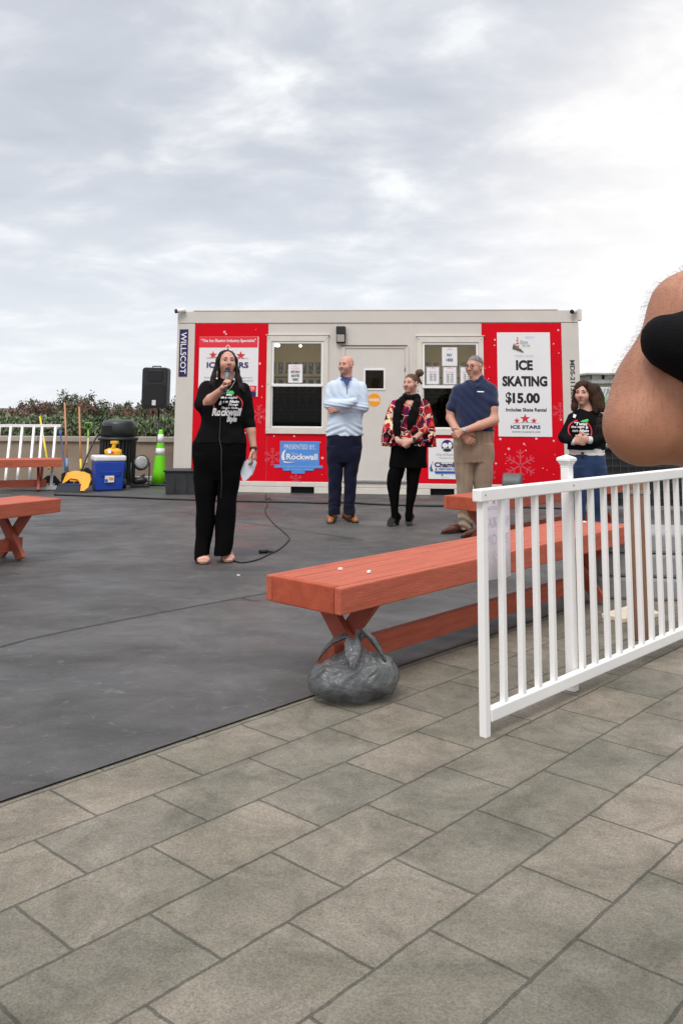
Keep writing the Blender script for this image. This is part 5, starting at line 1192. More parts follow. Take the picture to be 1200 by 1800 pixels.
class Head:
    """head frame: x to the viewer's right when facing the camera, y forward, z up"""
    def __init__(s, c, yaw, pitch=0.0, roll=0.0, k=1.0):
        F = Vector((math.sin(yaw)*math.cos(pitch), -math.cos(yaw)*math.cos(pitch), math.sin(pitch))); U = Vector((0, 0, 1)); X = U.cross(F).normalized(); U = F.cross(X).normalized()*-1
        U = X.cross(F); U = U if U.z > 0 else -U
        R = Matrix((X, F, U)).transposed() @ Matrix.Rotation(roll, 3, 'Y')
        s.R, s.c, s.k = R, Vector(c), k
    def p(s, x, y, z): return s.c+s.R @ (Vector((x, y, z))*s.k)
    def e(s, x, y, z, rx, ry, rz, k=.02, op='u'): return ell(s.p(x, y, z), (rx*s.k, ry*s.k, rz*s.k), k*s.k, s.R, op)
    def c2(s, a, b, ra, rb, k=.012, op='u'): return cone(s.p(*a), s.p(*b), ra*s.k, rb*s.k, k*s.k, op=op)
    def prims(s, fem=False, jaw=1.0, smile=0.0, neck=None, nr=.052):
        j = .9 if fem else 1.0
        L = [s.e(0, -.014, .030, .073, .092, .082), s.e(0, .022, -.015, .064*j, .062, .085, .03), s.e(0, .030, -.066, .050*j*jaw, .046, .040, .03), s.e(0, .060, -.094, .020*jaw, .020, .017, .025),
             s.e(-.040*j, .056, -.032, .026, .030, .028, .03), s.e(.040*j, .056, -.032, .026, .030, .028, .03),
             s.c2((-.036, .078, .020), (.036, .078, .020), .010, .010, .02)]
        for q in (-1, 1): L.append(s.e(q*.031, .096, .001, .017, .015, .011, .014, 's'))
        L += [s.e(-.031, .074, .001, .014, .011, .010, .006), s.e(.031, .074, .001, .014, .011, .010, .006)]
        L += [s.c2((0, .083, .010), (0, .107, -.030), .0085, .0125), s.e(-.012, .094, -.033, .009, .010, .008, .008), s.e(.012, .094, -.033, .009, .010, .008, .008),
              s.c2((-.020-.004*smile, .078, -.057+.004*smile), (0, .088, -.056), .0055, .008, .008), s.c2((.020+.004*smile, .078, -.057+.004*smile), (0, .088, -.056), .0055, .008, .008),
              s.c2((-.016, .080, -.068), (.016, .080, -.068), .0085, .0085, .008), s.c2((-.024, .088, -.0622+.005*smile), (.024, .088, -.0622+.005*smile), .0032, .0032, .004, 's')]
        for q in (-1, 1): L += [s.e(q*.077, -.006, -.006, .011, .021, .032, .010), s.e(q*.084, -.001, -.006, .006, .010, .016, .006, 's')]
        if neck is not None: L += [cone(s.p(0, -.022, -.06), neck, nr*s.k, nr*1.08*s.k, .03), ]
        return L
    def paint(s, V, Q):
        """lips take the second material"""
        c = V[Q].mean(1)-np.array(s.c, dtype=np.float32); l = (c @ np.array(s.R, dtype=np.float32))/s.k
        m = (np.abs(l[:, 0])/.025)**2+((l[:, 2]+.062)/.0125)**2 < 1
        return (m & (l[:, 1] > .07)).astype(int)
    def face(s, o, brow, iris=None, squint=1.0, brow_dz=0.0):
        for q in (-1, 1):
            m_ = MB(); m_.ball(s.p(q*.031, .0815, .0005), (.0125*s.k, .0052*s.k, .0050*s.k*squint), 12, 0, s.R); m_.ball(s.p(q*.031, .0845, .0008), (.0080*s.k, .0034*s.k, .0048*s.k*squint), 10, 1, s.R)
            m_.tube([s.p(q*.031-.0135, .0800, .0015), s.p(q*.031-.006, .0865, .0052*squint), s.p(q*.031+.006, .0865, .0052*squint), s.p(q*.031+.0135, .0800, .0015)], .0024*s.k, 6, 2)
            m_.build('eye', [EYEW, iris or IRIS, BROW], o)
            m_ = MB(); m_.tube([s.p(q*.013, .0875, .0215+brow_dz), s.p(q*.030, .0880, .0265+brow_dz), s.p(q*.047, .0760, .0225+brow_dz)], [.0042*s.k, .0046*s.k, .0022*s.k], 6); m_.build('eyebrow', brow, o)

def hand(w, d, n, t, L=1.0, curl=(.5, .5, .55, .6), spread=.16, thumb=(.6, .5), k=.006):
    """w wrist, d towards the knuckles, n the way the palm faces, t towards the thumb: palm, five fingers"""
    d = Vector(d).normalized(); n = Vector(n); n = (n-d*n.dot(d)).normalized(); t = Vector(t); t = (t-d*t.dot(d)-n*t.dot(n)).normalized(); w = Vector(w); P_ = []
    kn = [w+d*(.088-.004*abs(i-1.2))*L+t*(.031-.0205*i)*L for i in range(4)]
    for q in kn: P_.append(cone(w+(q-w)*.12, q, .016*L, .0115*L, .014, (n, .9)))
    P_.append(cone(w-d*.02, w+d*.02, .024*L, .024*L, .02, (n, .75)))
    for i, (q, ln) in enumerate(zip(kn, (.070, .078, .073, .058))):
        a = spread*(1-i*.66); dd = (d+t*a*.5).normalized(); c = curl[i]; p0 = q; r = (.0092, .0094, .0090, .0080)[i]
        ax = d.cross(n)
        for seg, f in enumerate((.46, .30, .24)):
            dd = Matrix.Rotation(c*(.8, 1.05, .7)[seg], 3, ax) @ dd; p1 = p0+dd*ln*f*L
            P_.append(cone(p0, p1, r*L*(1-.10*seg), r*L*(.92-.10*seg), k)); p0 = p1
    b = w+d*.022*L+t*.024*L; dd = (d*.62+t*.75+n*thumb[1]*.5).normalized(); p1 = b+dd*.042*L; d2 = (dd*math.cos(thumb[0])+d*math.sin(thumb[0])).normalized(); p2 = p1+d2*.030*L; p3 = p2+(d2+n*.2).normalized()*.024*L
    P_ += [cone(w+d*.01*L, b, .016*L, .0145*L, .014), cone(b, p1, .0145*L, .0112*L, .010), cone(p1, p2, .0110*L, .0100*L, k), cone(p2, p3, .0100*L, .0082*L, k)]
    return P_
def decal(o, target, name, m, mb, lift=.004):
    """lays flat print (drawn in x,z) on the front of a garment"""
    dg = bpy.context.evaluated_depsgraph_get(); me = target.data
    bvh = BVHTree.FromPolygons([v.co for v in me.vertices], [tuple(p.vertices) for p in me.polygons])
    bm = bmesh.new(); vs = [bm.verts.new(v) for v in mb.v]
    for f in mb.f:
        try: bm.faces.new([vs[i] for i in f])
        except ValueError: pass
    bmesh.ops.triangulate(bm, faces=bm.faces); 
    for _ in range(2):
        es = [e for e in bm.edges if e.calc_length() > .02]
        if es: bmesh.ops.subdivide_edges(bm, edges=es, cuts=1, use_grid_fill=False); bmesh.ops.triangulate(bm, faces=bm.faces)
    for v in bm.verts:
        h = bvh.ray_cast(Vector((v.co.x, -1.0, v.co.z)), Vector((0, 1, 0)))
        v.co.y = (h[0].y if h[0] else 0)-lift
    me2 = bpy.data.meshes.new(name); bm.to_mesh(me2); bm.free(); me2.materials.append(m)
    d = bpy.data.objects.new(name, me2); col.objects.link(d); d.parent = o; return d
def hair_mat(name, c, c2, scale=(70, 70, 5)):
    m = mat(name, c, .6, var=.3, vscale=1.0, bump=.5, bscale=1.4, stretch=scale, base2=c2, spec=.16); return m
def straps(o, name, c, axis, r, w, m, flat_=1.0):
    """a band round a wrist"""
    c = Vector(c); ax = Vector(axis).normalized(); m_ = MB(); M_ = Matrix.Translation(c) @ ax.to_track_quat('Z', 'Y').to_matrix().to_4x4()
    m_.lathe([(r-.002, -w/2), (r+.0025, -w/2), (r+.0025, w/2), (r-.002, w/2)], 20, M_); return m_.build(name, m, o)
def shoe(heel, toe, w, h, heel_h=.0, sharp=.6):
    heel = Vector(heel); toe = Vector(toe); z0 = min(heel.z, toe.z); d = (toe-heel); mid = heel.lerp(toe, .6)
    return [cone(heel+Vector((0, 0, w*.9)), mid+Vector((0, 0, w*.75)), w, w*1.02, .02), cone(mid+Vector((0, 0, w*.7)), toe+Vector((0, 0, w*.5))-d.normalized()*w*sharp, w, w*sharp, .02), cone(heel+Vector((0, 0, w)), heel+d*.06+Vector((0, 0, h)), w*.85, w*.80, .02), cut((0, 0, -1), (0, 0, z0+.004))]
def sole(o, heel, toe, w, m, heel_block=0.0, name='sole'):
    heel = Vector(heel); toe = Vector(toe); d = (toe-heel).normalized(); n = Vector((-d.y, d.x, 0)); m_ = MB(); L_ = (toe-heel).length
    P_ = []
    for t, ww in ((-.16, .5), (-.05, .85), (.2, .92), (.5, .92), (.72, 1.02), (.9, .85), (1.0, .45)): P_.append((heel+d*L_*t, ww*w))
    ring = [p+n*q for p, q in P_]+[p-n*q for p, q in P_[::-1]]; z = min(heel.z, toe.z); k = len(ring)
    m_.add([Vector((p.x, p.y, z+.001)) for p in ring]+[Vector((p.x, p.y, z+.014)) for p in ring], [tuple(range(k))[::-1], tuple(range(k, 2*k))]+[(i, (i+1) % k, (i+1) % k+k, i+k) for i in range(k)])
    return m_.build(name, m, o)

# ---------------- the presenter with the microphone
def presenter():
    P = Person(378, 987, 'woman in black speaking into a microphone, papers in her lowered hand'); J = P.J; o = P.o
    H = Head(J(398.5, 637), math.radians(20), math.radians(9), 0, .955)
    neck = J(401, 668, .03); chest = J(394, 700, .02)
    wr_, kn_ = J(391, 684, -.255), J(397, 671, -.285)
    wl, hl = J(446, 789, -.03), J(447.5, 806, -.045)
    body = H.prims(True, 1.02, neck=neck, nr=.056)+[cone(neck, chest, .06, .10, .06), cone(chest, J(388, 770, .02), .10, .11, .08),
        cone(J(369, 688, .02), J(360, 713, -.09), .042, .046, .03), cone(J(422, 688, .02), J(437.5, 738, .02), .05, .044, .03), cone(chest, J(371, 688, .02), .07, .04, .05), cone(chest, J(420, 688, .02), .07, .04, .05),
        cone(J(360, 713, -.09), J(371, 702, -.16), .047, .043, .02), cone(J(371, 702, -.16), wr_, .043, .027, .02), cone(J(437.5, 738, .02), J(441, 758, 0), .042, .038, .02), cone(J(441, 758, 0), wl, .038, .025, .02)]
    for x, xf in ((366, 356), (401, 399)): body += [cone(J(388, 770, .02), J(x, 800, .02), .10, .08, .06), cone(J(x, 800, .02), J(xf, 968, .03), .07, .036, .03)]
    for xf, yf, xt, yt in ((357, 973, 356.5, 992), (397, 968, 400, 989)):
        a = J(xf, yf, .05); t = gp(xt, yt)-P.loc; body += [cone(a, Vector((t.x, t.y+.09, .045)), .034, .034, .03, ), cone(Vector((t.x, t.y+.09, .04)), Vector((t.x, t.y+.02, .028)), .038, .030, .02, (Vector((0, 0, 1)), .7))]
        for i in range(5): q = (i-2)*.015; body.append(cone(Vector((t.x+q, t.y+.03, .026)), Vector((t.x+q*1.1, t.y-.018+abs(q)*.4, .022)), .011 if i != (0 if xf > 380 else 4) else .014, .009, .004))
    body += hand(wr_, (kn_-wr_), Vector((.75, -.25, -.1)), Vector((.1, -.5, 1)), .95, (1.5, 1.5, 1.5, 1.5), .1, (.5, 1.2))
    body += hand(wl, hl-wl, Vector((-.9, .2, 0)), Vector((-.2, -1, 0)), .95, (.55, .6, .65, .7), .1, (.7, .6))
    P.mesh('body', body, .0048, [SK1, LIP], mi=H.paint)
    H.face(o, BROW, squint=.85)
    # hair
    hp = [H.e(0, -.022, .034, .080, .096, .084, .02)]
    def fall(pts, k=.03): return [cone(J(a[0], a[1], a[2]), J(b[0], b[1], b[2]), a[3], b[3], k, (Vector((0, 1, 0)), 1.0)) for a, b in zip(pts, pts[1:])]
    hp += fall([(391, 624, .0, .020), (386.5, 634, -.01, .024), (382.5, 650, -.01, .029), (378, 664, -.03, .031), (374, 676, -.06, .026), (376, 683, -.08, .016)])+fall([(388, 636, .06, .045), (383, 660, .05, .048), (384, 684, .07, .045)])
    hp += fall([(408, 624, .03, .018), (412.5, 634, .03, .021), (415.5, 652, .01, .024), (418.5, 668, -.02, .028), (424, 683, -.06, .022), (429, 690, -.075, .010)])+fall([(409, 638, .07, .045), (411, 660, .07, .048), (414, 684, .09, .045)])
    hp += [H.e(.002, .100, -.030, .062, .085, .108, .006, 's')]
    hr = P.mesh('hair', hp, .006, hair_mat('hair_dark', (.007, .004, .0035, 1), (.020, .010, .008, 1)), lambda X, Y, Z: .0006*np.sin(330*X+40*Y+5*np.sin(9*Z))+.0004*np.sin(610*X-80*Y+5*Z))
    # top
    sh = P.rows([(664, 386, 415, .055, .03), (669, 377, 419, .075, .025), (675, 365, 426, .095, .02), (684, 357, 430, .11, .01), (700, 354, 431, .135, -.005), (716, 353, 431, .158, -.02), (732, 354, 430, .148, -.01), (748, 351, 430, .145, 0), (762, 346, 432, .152, 0), (778, 341.5, 433, .158, 0)])
    tp_ = [loft(sh, .02), cone(J(363, 682, .01), J(357.5, 711, -.07), .064, .068, .04), cone(J(357.5, 711, -.07), J(367, 708, -.115), .064, .056, .03), cone(J(427, 684, .01), J(436, 728, .015), .062, .056, .04), cone(J(436, 728, .015), J(438.5, 745, .01), .056, .052, .02)]
    top = P.mesh('top', tp_, .0065, FBLK, lambda X, Y, Z: wrinkle(.005, 20, 14, 30, 1.0)(X, Y, Z)+wrinkle(.0025, 35, 20, 55, 2.0)(X, Y, Z))
    # trousers
    L1 = P.rows([(800, 340, 389, .13), (830, 341, 388, .125), (860, 343, 381.5, .115), (890, 345, 378.5, .10), (920, 344.5, 376, .09), (950, 343.5, 372.5, .095), (983, 343, 366.5, .105, -.01)])
    L2 = P.rows([(800, 386, 431.5, .13), (830, 384, 425, .125), (860, 382, 419, .115), (890, 380.5, 415, .10), (920, 379, 413, .09), (950, 378, 410.5, .095), (976, 376.5, 405.5, .105, -.01)])
    hip = P.rows([(768, 345, 431, .14), (782, 338.5, 433, .152), (800, 339, 432, .155), (820, 340, 428, .14), (842, 343, 421, .10)])
    P.mesh('trousers', [loft(hip, .02), loft(L1, .025), loft(L2, .012)], .0068, FBLK2, wrinkle(.0045, 16, 10, 24, 3.0))
    # sandals
    for xt, yt in ((356.5, 992), (400, 989)):
        t = gp(xt, yt)-P.loc; P.mesh('sandal', [cone(Vector((t.x-.032, t.y+.035, .03)), Vector((t.x+.032, t.y+.035, .03)), .022, .022, .02), ell((t.x, t.y+.04, .042), (.040, .026, .020), .02), cone((t.x, t.y+.02, .012), (t.x, t.y+.1, .03), .040, .034, .01, (Vector((0, 0, 1)), .3)), cut((0, 0, -1), (0, 0, .002))], .004, mat('sandal_blush', (.66, .36, .27, 1), .5))
        m_ = MB(); m_.box(t.x-.028-(.045 if xt > 380 else 0), t.x+.028-(.045 if xt > 380 else 0), t.y+.13, t.y+.185, .001, .085); m_.build('heel', mat('heel_wood', (.20, .135, .085, 1), .5), o, bevel=.006)
    # print on the top
    X0 = lambda px: J(px, 720).x; Z0 = lambda py: J(400, py).z
    def txt(mb, t, a, b, c, d, bold=.02): add_text(mb, t, X0(a), X0(b), Z0(d), Z0(c), 0, bold=bold, skew=.22)
    mb = MB(); txt(mb, "'Twas", 394, 411, 691, 696, .03); txt(mb, 'the night', 391, 419, 697, 702, .03); txt(mb, 'on Main', 396, 422, 703.5, 708.5, .03); txt(mb, '&', 389, 394, 705, 712, .03); txt(mb, 'Shop', 405, 421, 709, 714.5, .03); txt(mb, 'Sleigh Ride', 394, 421, 715, 720, .03); decal(o, top, 'print', INKW, mb)
    mb = MB(); txt(mb, 'Rockwall', 377.5, 425, 717.5, 731, .05); decal(o, top, 'print', INKW, mb, .006)
    mb = MB(); txt(mb, 'Style', 402, 418.5, 731, 744, .07); decal(o, top, 'print', INKW, mb)
    mb = MB(); ring = [(X0(405+24*math.cos(t)), Z0(711+19*math.sin(t)), X0(405+22.3*math.cos(t)), Z0(711+17.3*math.sin(t))) for t in np.linspace(-1.0, 1.0, 24)]
    mb.add([(a, 0, b) for a, b, _, _ in ring]+[(c, 0, d) for _, _, c, d in ring], [(i, i+1, i+25, i+24) for i in range(23)])
    ring = [(X0(403+23*math.cos(t)), Z0(712+19*math.sin(t)), X0(403+21.3*math.cos(t)), Z0(712+17.3*math.sin(t))) for t in np.linspace(1.9, 3.2, 20)]
    mb.add([(a, 0, b) for a, b, _, _ in ring]+[(c, 0, d) for _, _, c, d in ring], [(i, i+1, i+21, i+20) for i in range(19)]); decal(o, top, 'ring_print', INKR, mb, .003)
    mb = MB(); mb.add([(X0(a), 0, Z0(b)) for a, b in ((398, 692), (400, 688), (411, 687), (414, 691), (413, 693.5), (400, 691.5))], [(0, 1, 2, 3, 4, 5)]); decal(o, top, 'cap_print', mat('ink_bright_green', S(60, 200, 90), .6), mb, .005)
    # watch, earrings, necklace
    straps(o, 'watch', J(445.6, 788.5, -.029), hl-J(441, 758, 0), .029, .024, BLK); m_ = MB(); q = J(447, 789, -.062); m_.box(q.x-.018, q.x+.018, q.y, q.y+.012, q.z-.018, q.z+.018); m_.build('watch_face', mat('watch_glass', (.03, .03, .025, 1), .15), o, bevel=.004)
    PEARL = mat('pearl', (.75, .72, .66, 1), .2)
    for x, y, d in ((381.5, 665.5, -.095), (411.5, 667, -.10)): m_ = MB(); c = J(x, y, d); m_.ball(c, .0085, 12); m_.tube([c+Vector((0, 0, .008)), c+Vector((0, .01, .065))], .0012, 5); m_.build('earring', PEARL, o)
    m_ = MB(); m_.tube([J(387, 668, -.045), J(395, 680, -.09), J(401, 687, -.115), J(407, 680, -.09), J(414, 668, -.045)], .0014, 5); m_.ball(J(401, 686.5, -.118), .006, 8); m_.build('necklace', PEARL, o)
    # microphone, cable and papers are held: things of their own
    a, b = J(400.5, 650, -.205)+P.loc, J(395, 694, -.30)+P.loc; ax = (b-a).normalized(); mic = empty('microphone', b, 0, 'grey handheld microphone in the fist of the woman in black', 'microphone'); q = lambda t: a+ax*t-b
    m_ = MB(); m_.ball(q(.0), .0235, 14, 0, ax.to_track_quat('Z', 'Y').to_matrix()); m_.build('grille_ball', mat('mic_grille', (.035, .035, .037, 1), .45, metal=.5, bump=.8, bscale=700), mic)
    m_ = MB(); m_.tube([q(.012), q(.02), q(.028)], [.024, .025, .023], 14); m_.build('collar_ring', STEEL, mic)
    L_ = (b-a).length; m_ = MB(); m_.tube([q(.028), q(.07), q(L_-.03)], [.0225, .019, .015], 14); m_.build('handle', mat('mic_grey', (.16, .17, .18, 1), .4, metal=.3), mic)
    m_ = MB(); m_.tube([q(L_-.03), q(L_+.01)], [.0155, .013], 12); m_.build('connector', BLK, mic)
    dg = bpy.context.evaluated_depsgraph_get(); tm = top.data; bvh = BVHTree.FromPolygons([v.co for v in tm.vertices], [tuple(p.vertices) for p in tm.polygons])
    pts = [b, b+Vector((-.004, .06, -.06))]
    for px_, py_ in ((393.5, 712), (393, 725), (392, 740), (391, 755), (390, 770)):
        h = bvh.ray_cast(Vector((J(px_, py_).x, -1, J(px_, py_).z)), Vector((0, 1, 0))); pts.append(Vector((J(px_, py_).x, (h[0].y if h[0] else -.15)-.006, J(px_, py_).z))+P.loc)
    for px_, py_, d in ((389.5, 790, -.175), (389, 820, -.16), (390, 850, -.13), (388, 880, -.08), (384, 920, .02), (390, 950, .10), (400, 972, .12)): pts.append(J(px_, py_, d)+P.loc)
    e = gp(404, 978); pts.append(Vector((e.x, e.y, .008)))
    m_ = MB(); m_.tube([p-b for p in pts], .0034, 6); tag(m_.build('microphone_lead', mat('lead_grey', (.05, .05, .052, 1), .4), loc=b), 'thin dark lead hanging from the microphone down to the floor', 'cable')
    pc = J(437, 826, -.07)+P.loc; pap = [(441.5, 803, -.06), (425, 814, -.03), (423, 833, -.04), (427.5, 848, -.05), (436, 842, -.06), (443.5, 833, -.075), (446, 820, -.07), (446.5, 806, -.055)]
    m_ = MB(); r_ = [J(*t_)+P.loc-pc for t_ in pap]; n = len(r_); m_.add(r_+[v+Vector((.001, .003, 0)) for v in r_], [tuple(range(n)), tuple(range(n, 2*n))[::-1]]+[(i, i+n, (i+1) % n+n, (i+1) % n) for i in range(n)])
    r2 = [J(*t_)+P.loc-pc for t_ in ((446, 806, -.075), (443, 824, -.095), (442.5, 836, -.09), (447.5, 824, -.06), (451, 813, -.05))]; n = len(r2); m_.add(r2+[v+Vector((.002, .003, 0)) for v in r2], [tuple(range(n)), tuple(range(n, 2*n))[::-1]]+[(i, i+n, (i+1) % n+n, (i+1) % n) for i in range(n)])
    tag(m_.build('folded_papers', mat('paper_cool', S(212, 216, 224), .7), loc=pc), 'folded white papers in the lowered hand of the woman in black', 'papers')
presenter()

# ---------------- bald man with crossed arms
def bald_man():
    P = Person(601, 917, 'bald man with crossed arms in a pale blue quarter zip jumper'); J = P.J; o = P.o
    H = Head(J(608.5, 642), math.radians(-36), math.radians(3), 0, .975); neck = J(608, 671, .02); chest = J(608, 700, .02)
    body = H.prims(False, 1.0, neck=neck, nr=.058)+[cone(neck, chest, .06, .10, .06), cone(chest, J(606, 770, .02), .10, .11, .08), cone(chest, J(584, 682, .02), .07, .05, .05), cone(chest, J(633, 682, .02), .07, .05, .05), cone(J(584, 682, .02), J(579, 712, -.04), .045, .04, .03), cone(J(633, 682, .02), J(640, 715, -.04), .045, .04, .03)]
    body += [cone(J(579, 712, -.04), J(612, 711, -.17), .035, .028, .02), cone(J(640, 715, -.04), J(598, 720, -.15), .035, .028, .02)]
    for x, xf in ((590, 587), (620, 613)): body += [cone(J(606, 770, .02), J(x, 800, .02), .09, .07, .06), cone(J(x, 800, .02), J(xf, 905, .02), .065, .034, .03)]
    body += hand(J(594, 720.5, -.15), Vector((-1, .25, -.02)), Vector((0, 1, 0)), Vector((0, 0, 1)), .95, (.5, .5, .5, .5)) + hand(J(612, 711, -.12), Vector((.9, .2, .12)), Vector((0, 1, 0)), Vector((0, 0, 1)), .95, (.4, .4, .4, .4))
    P.mesh('body', body, .005, [SK2, LIP], mi=lambda V, Q: H.paint(V, Q)*0)
    H.face(o, BROWG, squint=.8)
    m = mat('beard_grey', (.34, .22, .175, 1), .8, var=.2, vscale=120, bump=.4, bscale=300)
    P.mesh('beard', [H.e(0, .066, -.094, .027, .026, .020, .012), H.c2((-.027, .074, -.085), (-.024, .082, -.055), .008, .007), H.c2((.027, .074, -.085), (.024, .082, -.055), .008, .007), H.c2((-.024, .088, -.048), (.024, .088, -.048), .005, .005), H.e(0, .09, -.063, .024, .02, .0125, .006, 's')], .004, m)
    KN = fab('knit_pale_blue', (.60, .69, .81, 1), .05, .5, 300)
    tor = P.rows([(664, 595, 622, .062, .02), (668, 588, 628, .08, .02), (674, 580, 636.5, .105, .015), (682, 577.5, 639, .118, .01), (696, 577.5, 640, .13, 0), (715, 578, 640, .135, 0), (735, 577, 637.5, .138, 0), (752, 574, 636.5, .142, 0), (765.5, 572.8, 638, .142, 0)])
    def kw(X, Y, Z):
        low = np.clip((J(600, 742).z-Z)/.05, 0, 1); s1 = np.sin(95*(Z+.55*np.abs(X-.03))+2*np.sin(9*X))
        up = np.clip((Z-J(600, 700).z)/.04, 0, 1); s2 = np.sin(70*(X+.35*Z)+1.5*np.sin(14*Z))
        arm = np.clip(1-np.abs(Z-J(600, 715).z)/.07, 0, 1); s3 = np.sin(170*(Z+.16*X))
        return .0045*low*s1+.0035*up*s2+.0045*arm*s3+wrinkle(.003, 22, 18, 30, .3)(X, Y, Z)
    jp = [loft(tor, .02), cone(J(583, 681, .01), J(577.5, 711, -.04), .066, .062, .035), cone(J(634.5, 681, .01), J(639.5, 714, -.04), .066, .062, .035),
          cone(J(640, 716, -.05), J(600, 719.5, -.135), .058, .046, .014), cone(J(578, 710.5, -.05), J(606, 710.5, -.205), .060, .054, .012), cone(J(606, 710.5, -.205), J(622, 706, -.19), .053, .046, .012)]
    jum = P.mesh('jumper', jp, .006, KN, kw)
    # collar of the shirt, open zip
    COL = fab('shirt_navy_check', (.055, .065, .19, 1), .5, .2, 300)
    P.mesh('shirt_collar', [cone(J(608.3, 662, .015), J(608.3, 669, .005), .068, .076, .01), cone(J(601, 668, -.055), J(606, 674, -.085), .020, .014, .01), cone(J(615, 668, -.055), J(611, 674, -.085), .020, .014, .01), H.c2((0, -.012, -.05), (0, -.010, -.16), .060, .060, .006, 's')], .0045, COL)
    X0 = lambda px: J(px, 700).x; Z0 = lambda py: J(608, py).z
    mb = MB(); mb.add([(X0(a), 0, Z0(b)) for a, b in ((597.5, 663), (619.5, 663), (613.5, 673), (609.3, 682), (604, 674))], [(0, 1, 2, 3, 4)]); decal(o, jum, 'shirt_front', COL, mb, .010)
    mb = MB(); mb.add([(X0(a), 0, Z0(b)) for a, b in ((608.7, 679), (610.2, 679), (610.2, 692.5), (608.9, 692.5))], [(0, 1, 2, 3)]); decal(o, jum, 'zip', mat('zip_dark', (.10, .09, .11, 1), .4), mb, .006)
    for pts_ in (((597, 663), (598.8, 663.5), (604, 672.5), (609.6, 681), (608.4, 682), (602.5, 674)), ((619.6, 663), (618, 663.5), (613, 673), (609.6, 681), (610.6, 682), (614.6, 674))):
        mb = MB(); mb.add([(X0(a), 0, Z0(b)) for a, b in pts_], [(0, 1, 2, 3, 4, 5)]); decal(o, jum, 'collar_edge', fab('knit_edge', (.34, .42, .55, 1)), mb, .014)
    NV = fab('denim_navy', (.006, .007, .024, 1), .3, .25, 350, sheen=.05)
    hip = P.rows([(755, 576, 635, .13), (775, 574, 636.5, .14), (795, 574, 634.5, .14), (812, 575, 631, .12)]); L1 = P.rows([(785, 574, 605.5, .125), (810, 575, 604, .115), (835, 576, 602, .10), (860, 577, 600.5, .088), (885, 576.5, 598.5, .084), (903.5, 576, 598, .088)]); L2 = P.rows([(785, 603, 636, .125), (810, 603.5, 632, .115), (835, 604, 628, .10), (860, 604.5, 625.5, .088), (885, 604, 624, .084), (903.5, 602.5, 624, .088)])
    P.mesh('trousers', [loft(hip, .02), loft(L1, .02), loft(L2, .01)], .0065, NV, lambda X, Y, Z: wrinkle(.003, 26, 14, 40, .8)(X, Y, Z)+.003*np.sin(75*Z+5*np.sin(19*X)+2*np.sin(31*Z))*np.clip((.40-Z)/.3, 0, 1))
    for hx, hy, tx, ty in ((586, 908, 580, 921), (608, 910, 626, 919.5)):
        a, b = gp(hx, hy)-P.loc, gp(tx, ty)-P.loc; P.mesh('shoe', shoe(a, b, .048, .12), .006, LEATH); sole(o, a, b, .05, SOLE)
        m_ = MB(); mid = a.lerp(b, .5); d = (b-a).normalized(); n = Vector((-d.y, d.x, 0))
        for k in range(3): c = mid+d*(.02*k-.02)+Vector((0, 0, .088-.008*k)); m_.tube([c-n*.02, c+Vector((0, 0, .008)), c+n*.02], .0035, 5)
        m_.build('lace', SOLE, o)
bald_man()

# ---------------- woman with the scarf
def pattern_mat():
    m = bpy.data.materials.new('blouse_print'); m.use_nodes = True; nt = m.node_tree; N = nt.nodes; L = nt.links; p = N['Principled BSDF']; p.inputs['Roughness'].default_value = .85; p.inputs['Specular IOR Level'].default_value = .2
    tc = N.new('ShaderNodeTexCoord'); mp = N.new('ShaderNodeMapping'); mp.inputs['Scale'].default_value = (25, 9, 20); mp.inputs['Rotation'].default_value = (.3, .2, .6); L.new(tc.outputs['Object'], mp.inputs[0])
    v = N.new('ShaderNodeTexVoronoi'); v.distance = 'CHEBYCHEV'; v.inputs['Scale'].default_value = 1.0; v.inputs['Randomness'].default_value = .85; L.new(mp.outputs[0], v.inputs[0])
    s = N.new('ShaderNodeSeparateColor'); L.new(v.outputs['Color'], s.inputs[0]); cr = N.new('ShaderNodeValToRGB'); cr.color_ramp.interpolation = 'CONSTANT'; L.new(s.outputs[0], cr.inputs[0]); e = cr.color_ramp.elements
    cs = [(0, S(176, 24, 46)), (.20, S(96, 16, 38)), (.36, S(204, 84, 28)), (.46, S(196, 34, 52)), (.60, S(54, 22, 84)), (.70, S(232, 208, 172)), (.77, S(132, 20, 50)), (.88, S(34, 13, 24))]
    while len(e) < len(cs): e.new(.5)
    for i, (q, c) in enumerate(cs): e[i].position = q; e[i].color = c
    f = N.new('ShaderNodeTexVoronoi'); f.feature = 'DISTANCE_TO_EDGE'; f.inputs['Randomness'].default_value = .8; f.distance = 'EUCLIDEAN'; f.inputs['Scale'].default_value = .45; L.new(mp.outputs[0], f.inputs[0])
    lt = N.new('ShaderNodeMath'); lt.operation = 'LESS_THAN'; lt.inputs[1].default_value = .022; L.new(f.outputs['Distance'], lt.inputs[0])
    mx = N.new('ShaderNodeMix'); mx.data_type = 'RGBA'; L.new(lt.outputs[0], mx.inputs[0]); L.new(cr.outputs[0], mx.inputs[6]); mx.inputs[7].default_value = S(238, 214, 190); L.new(mx.outputs[2], p.inputs['Base Color'])
    return m
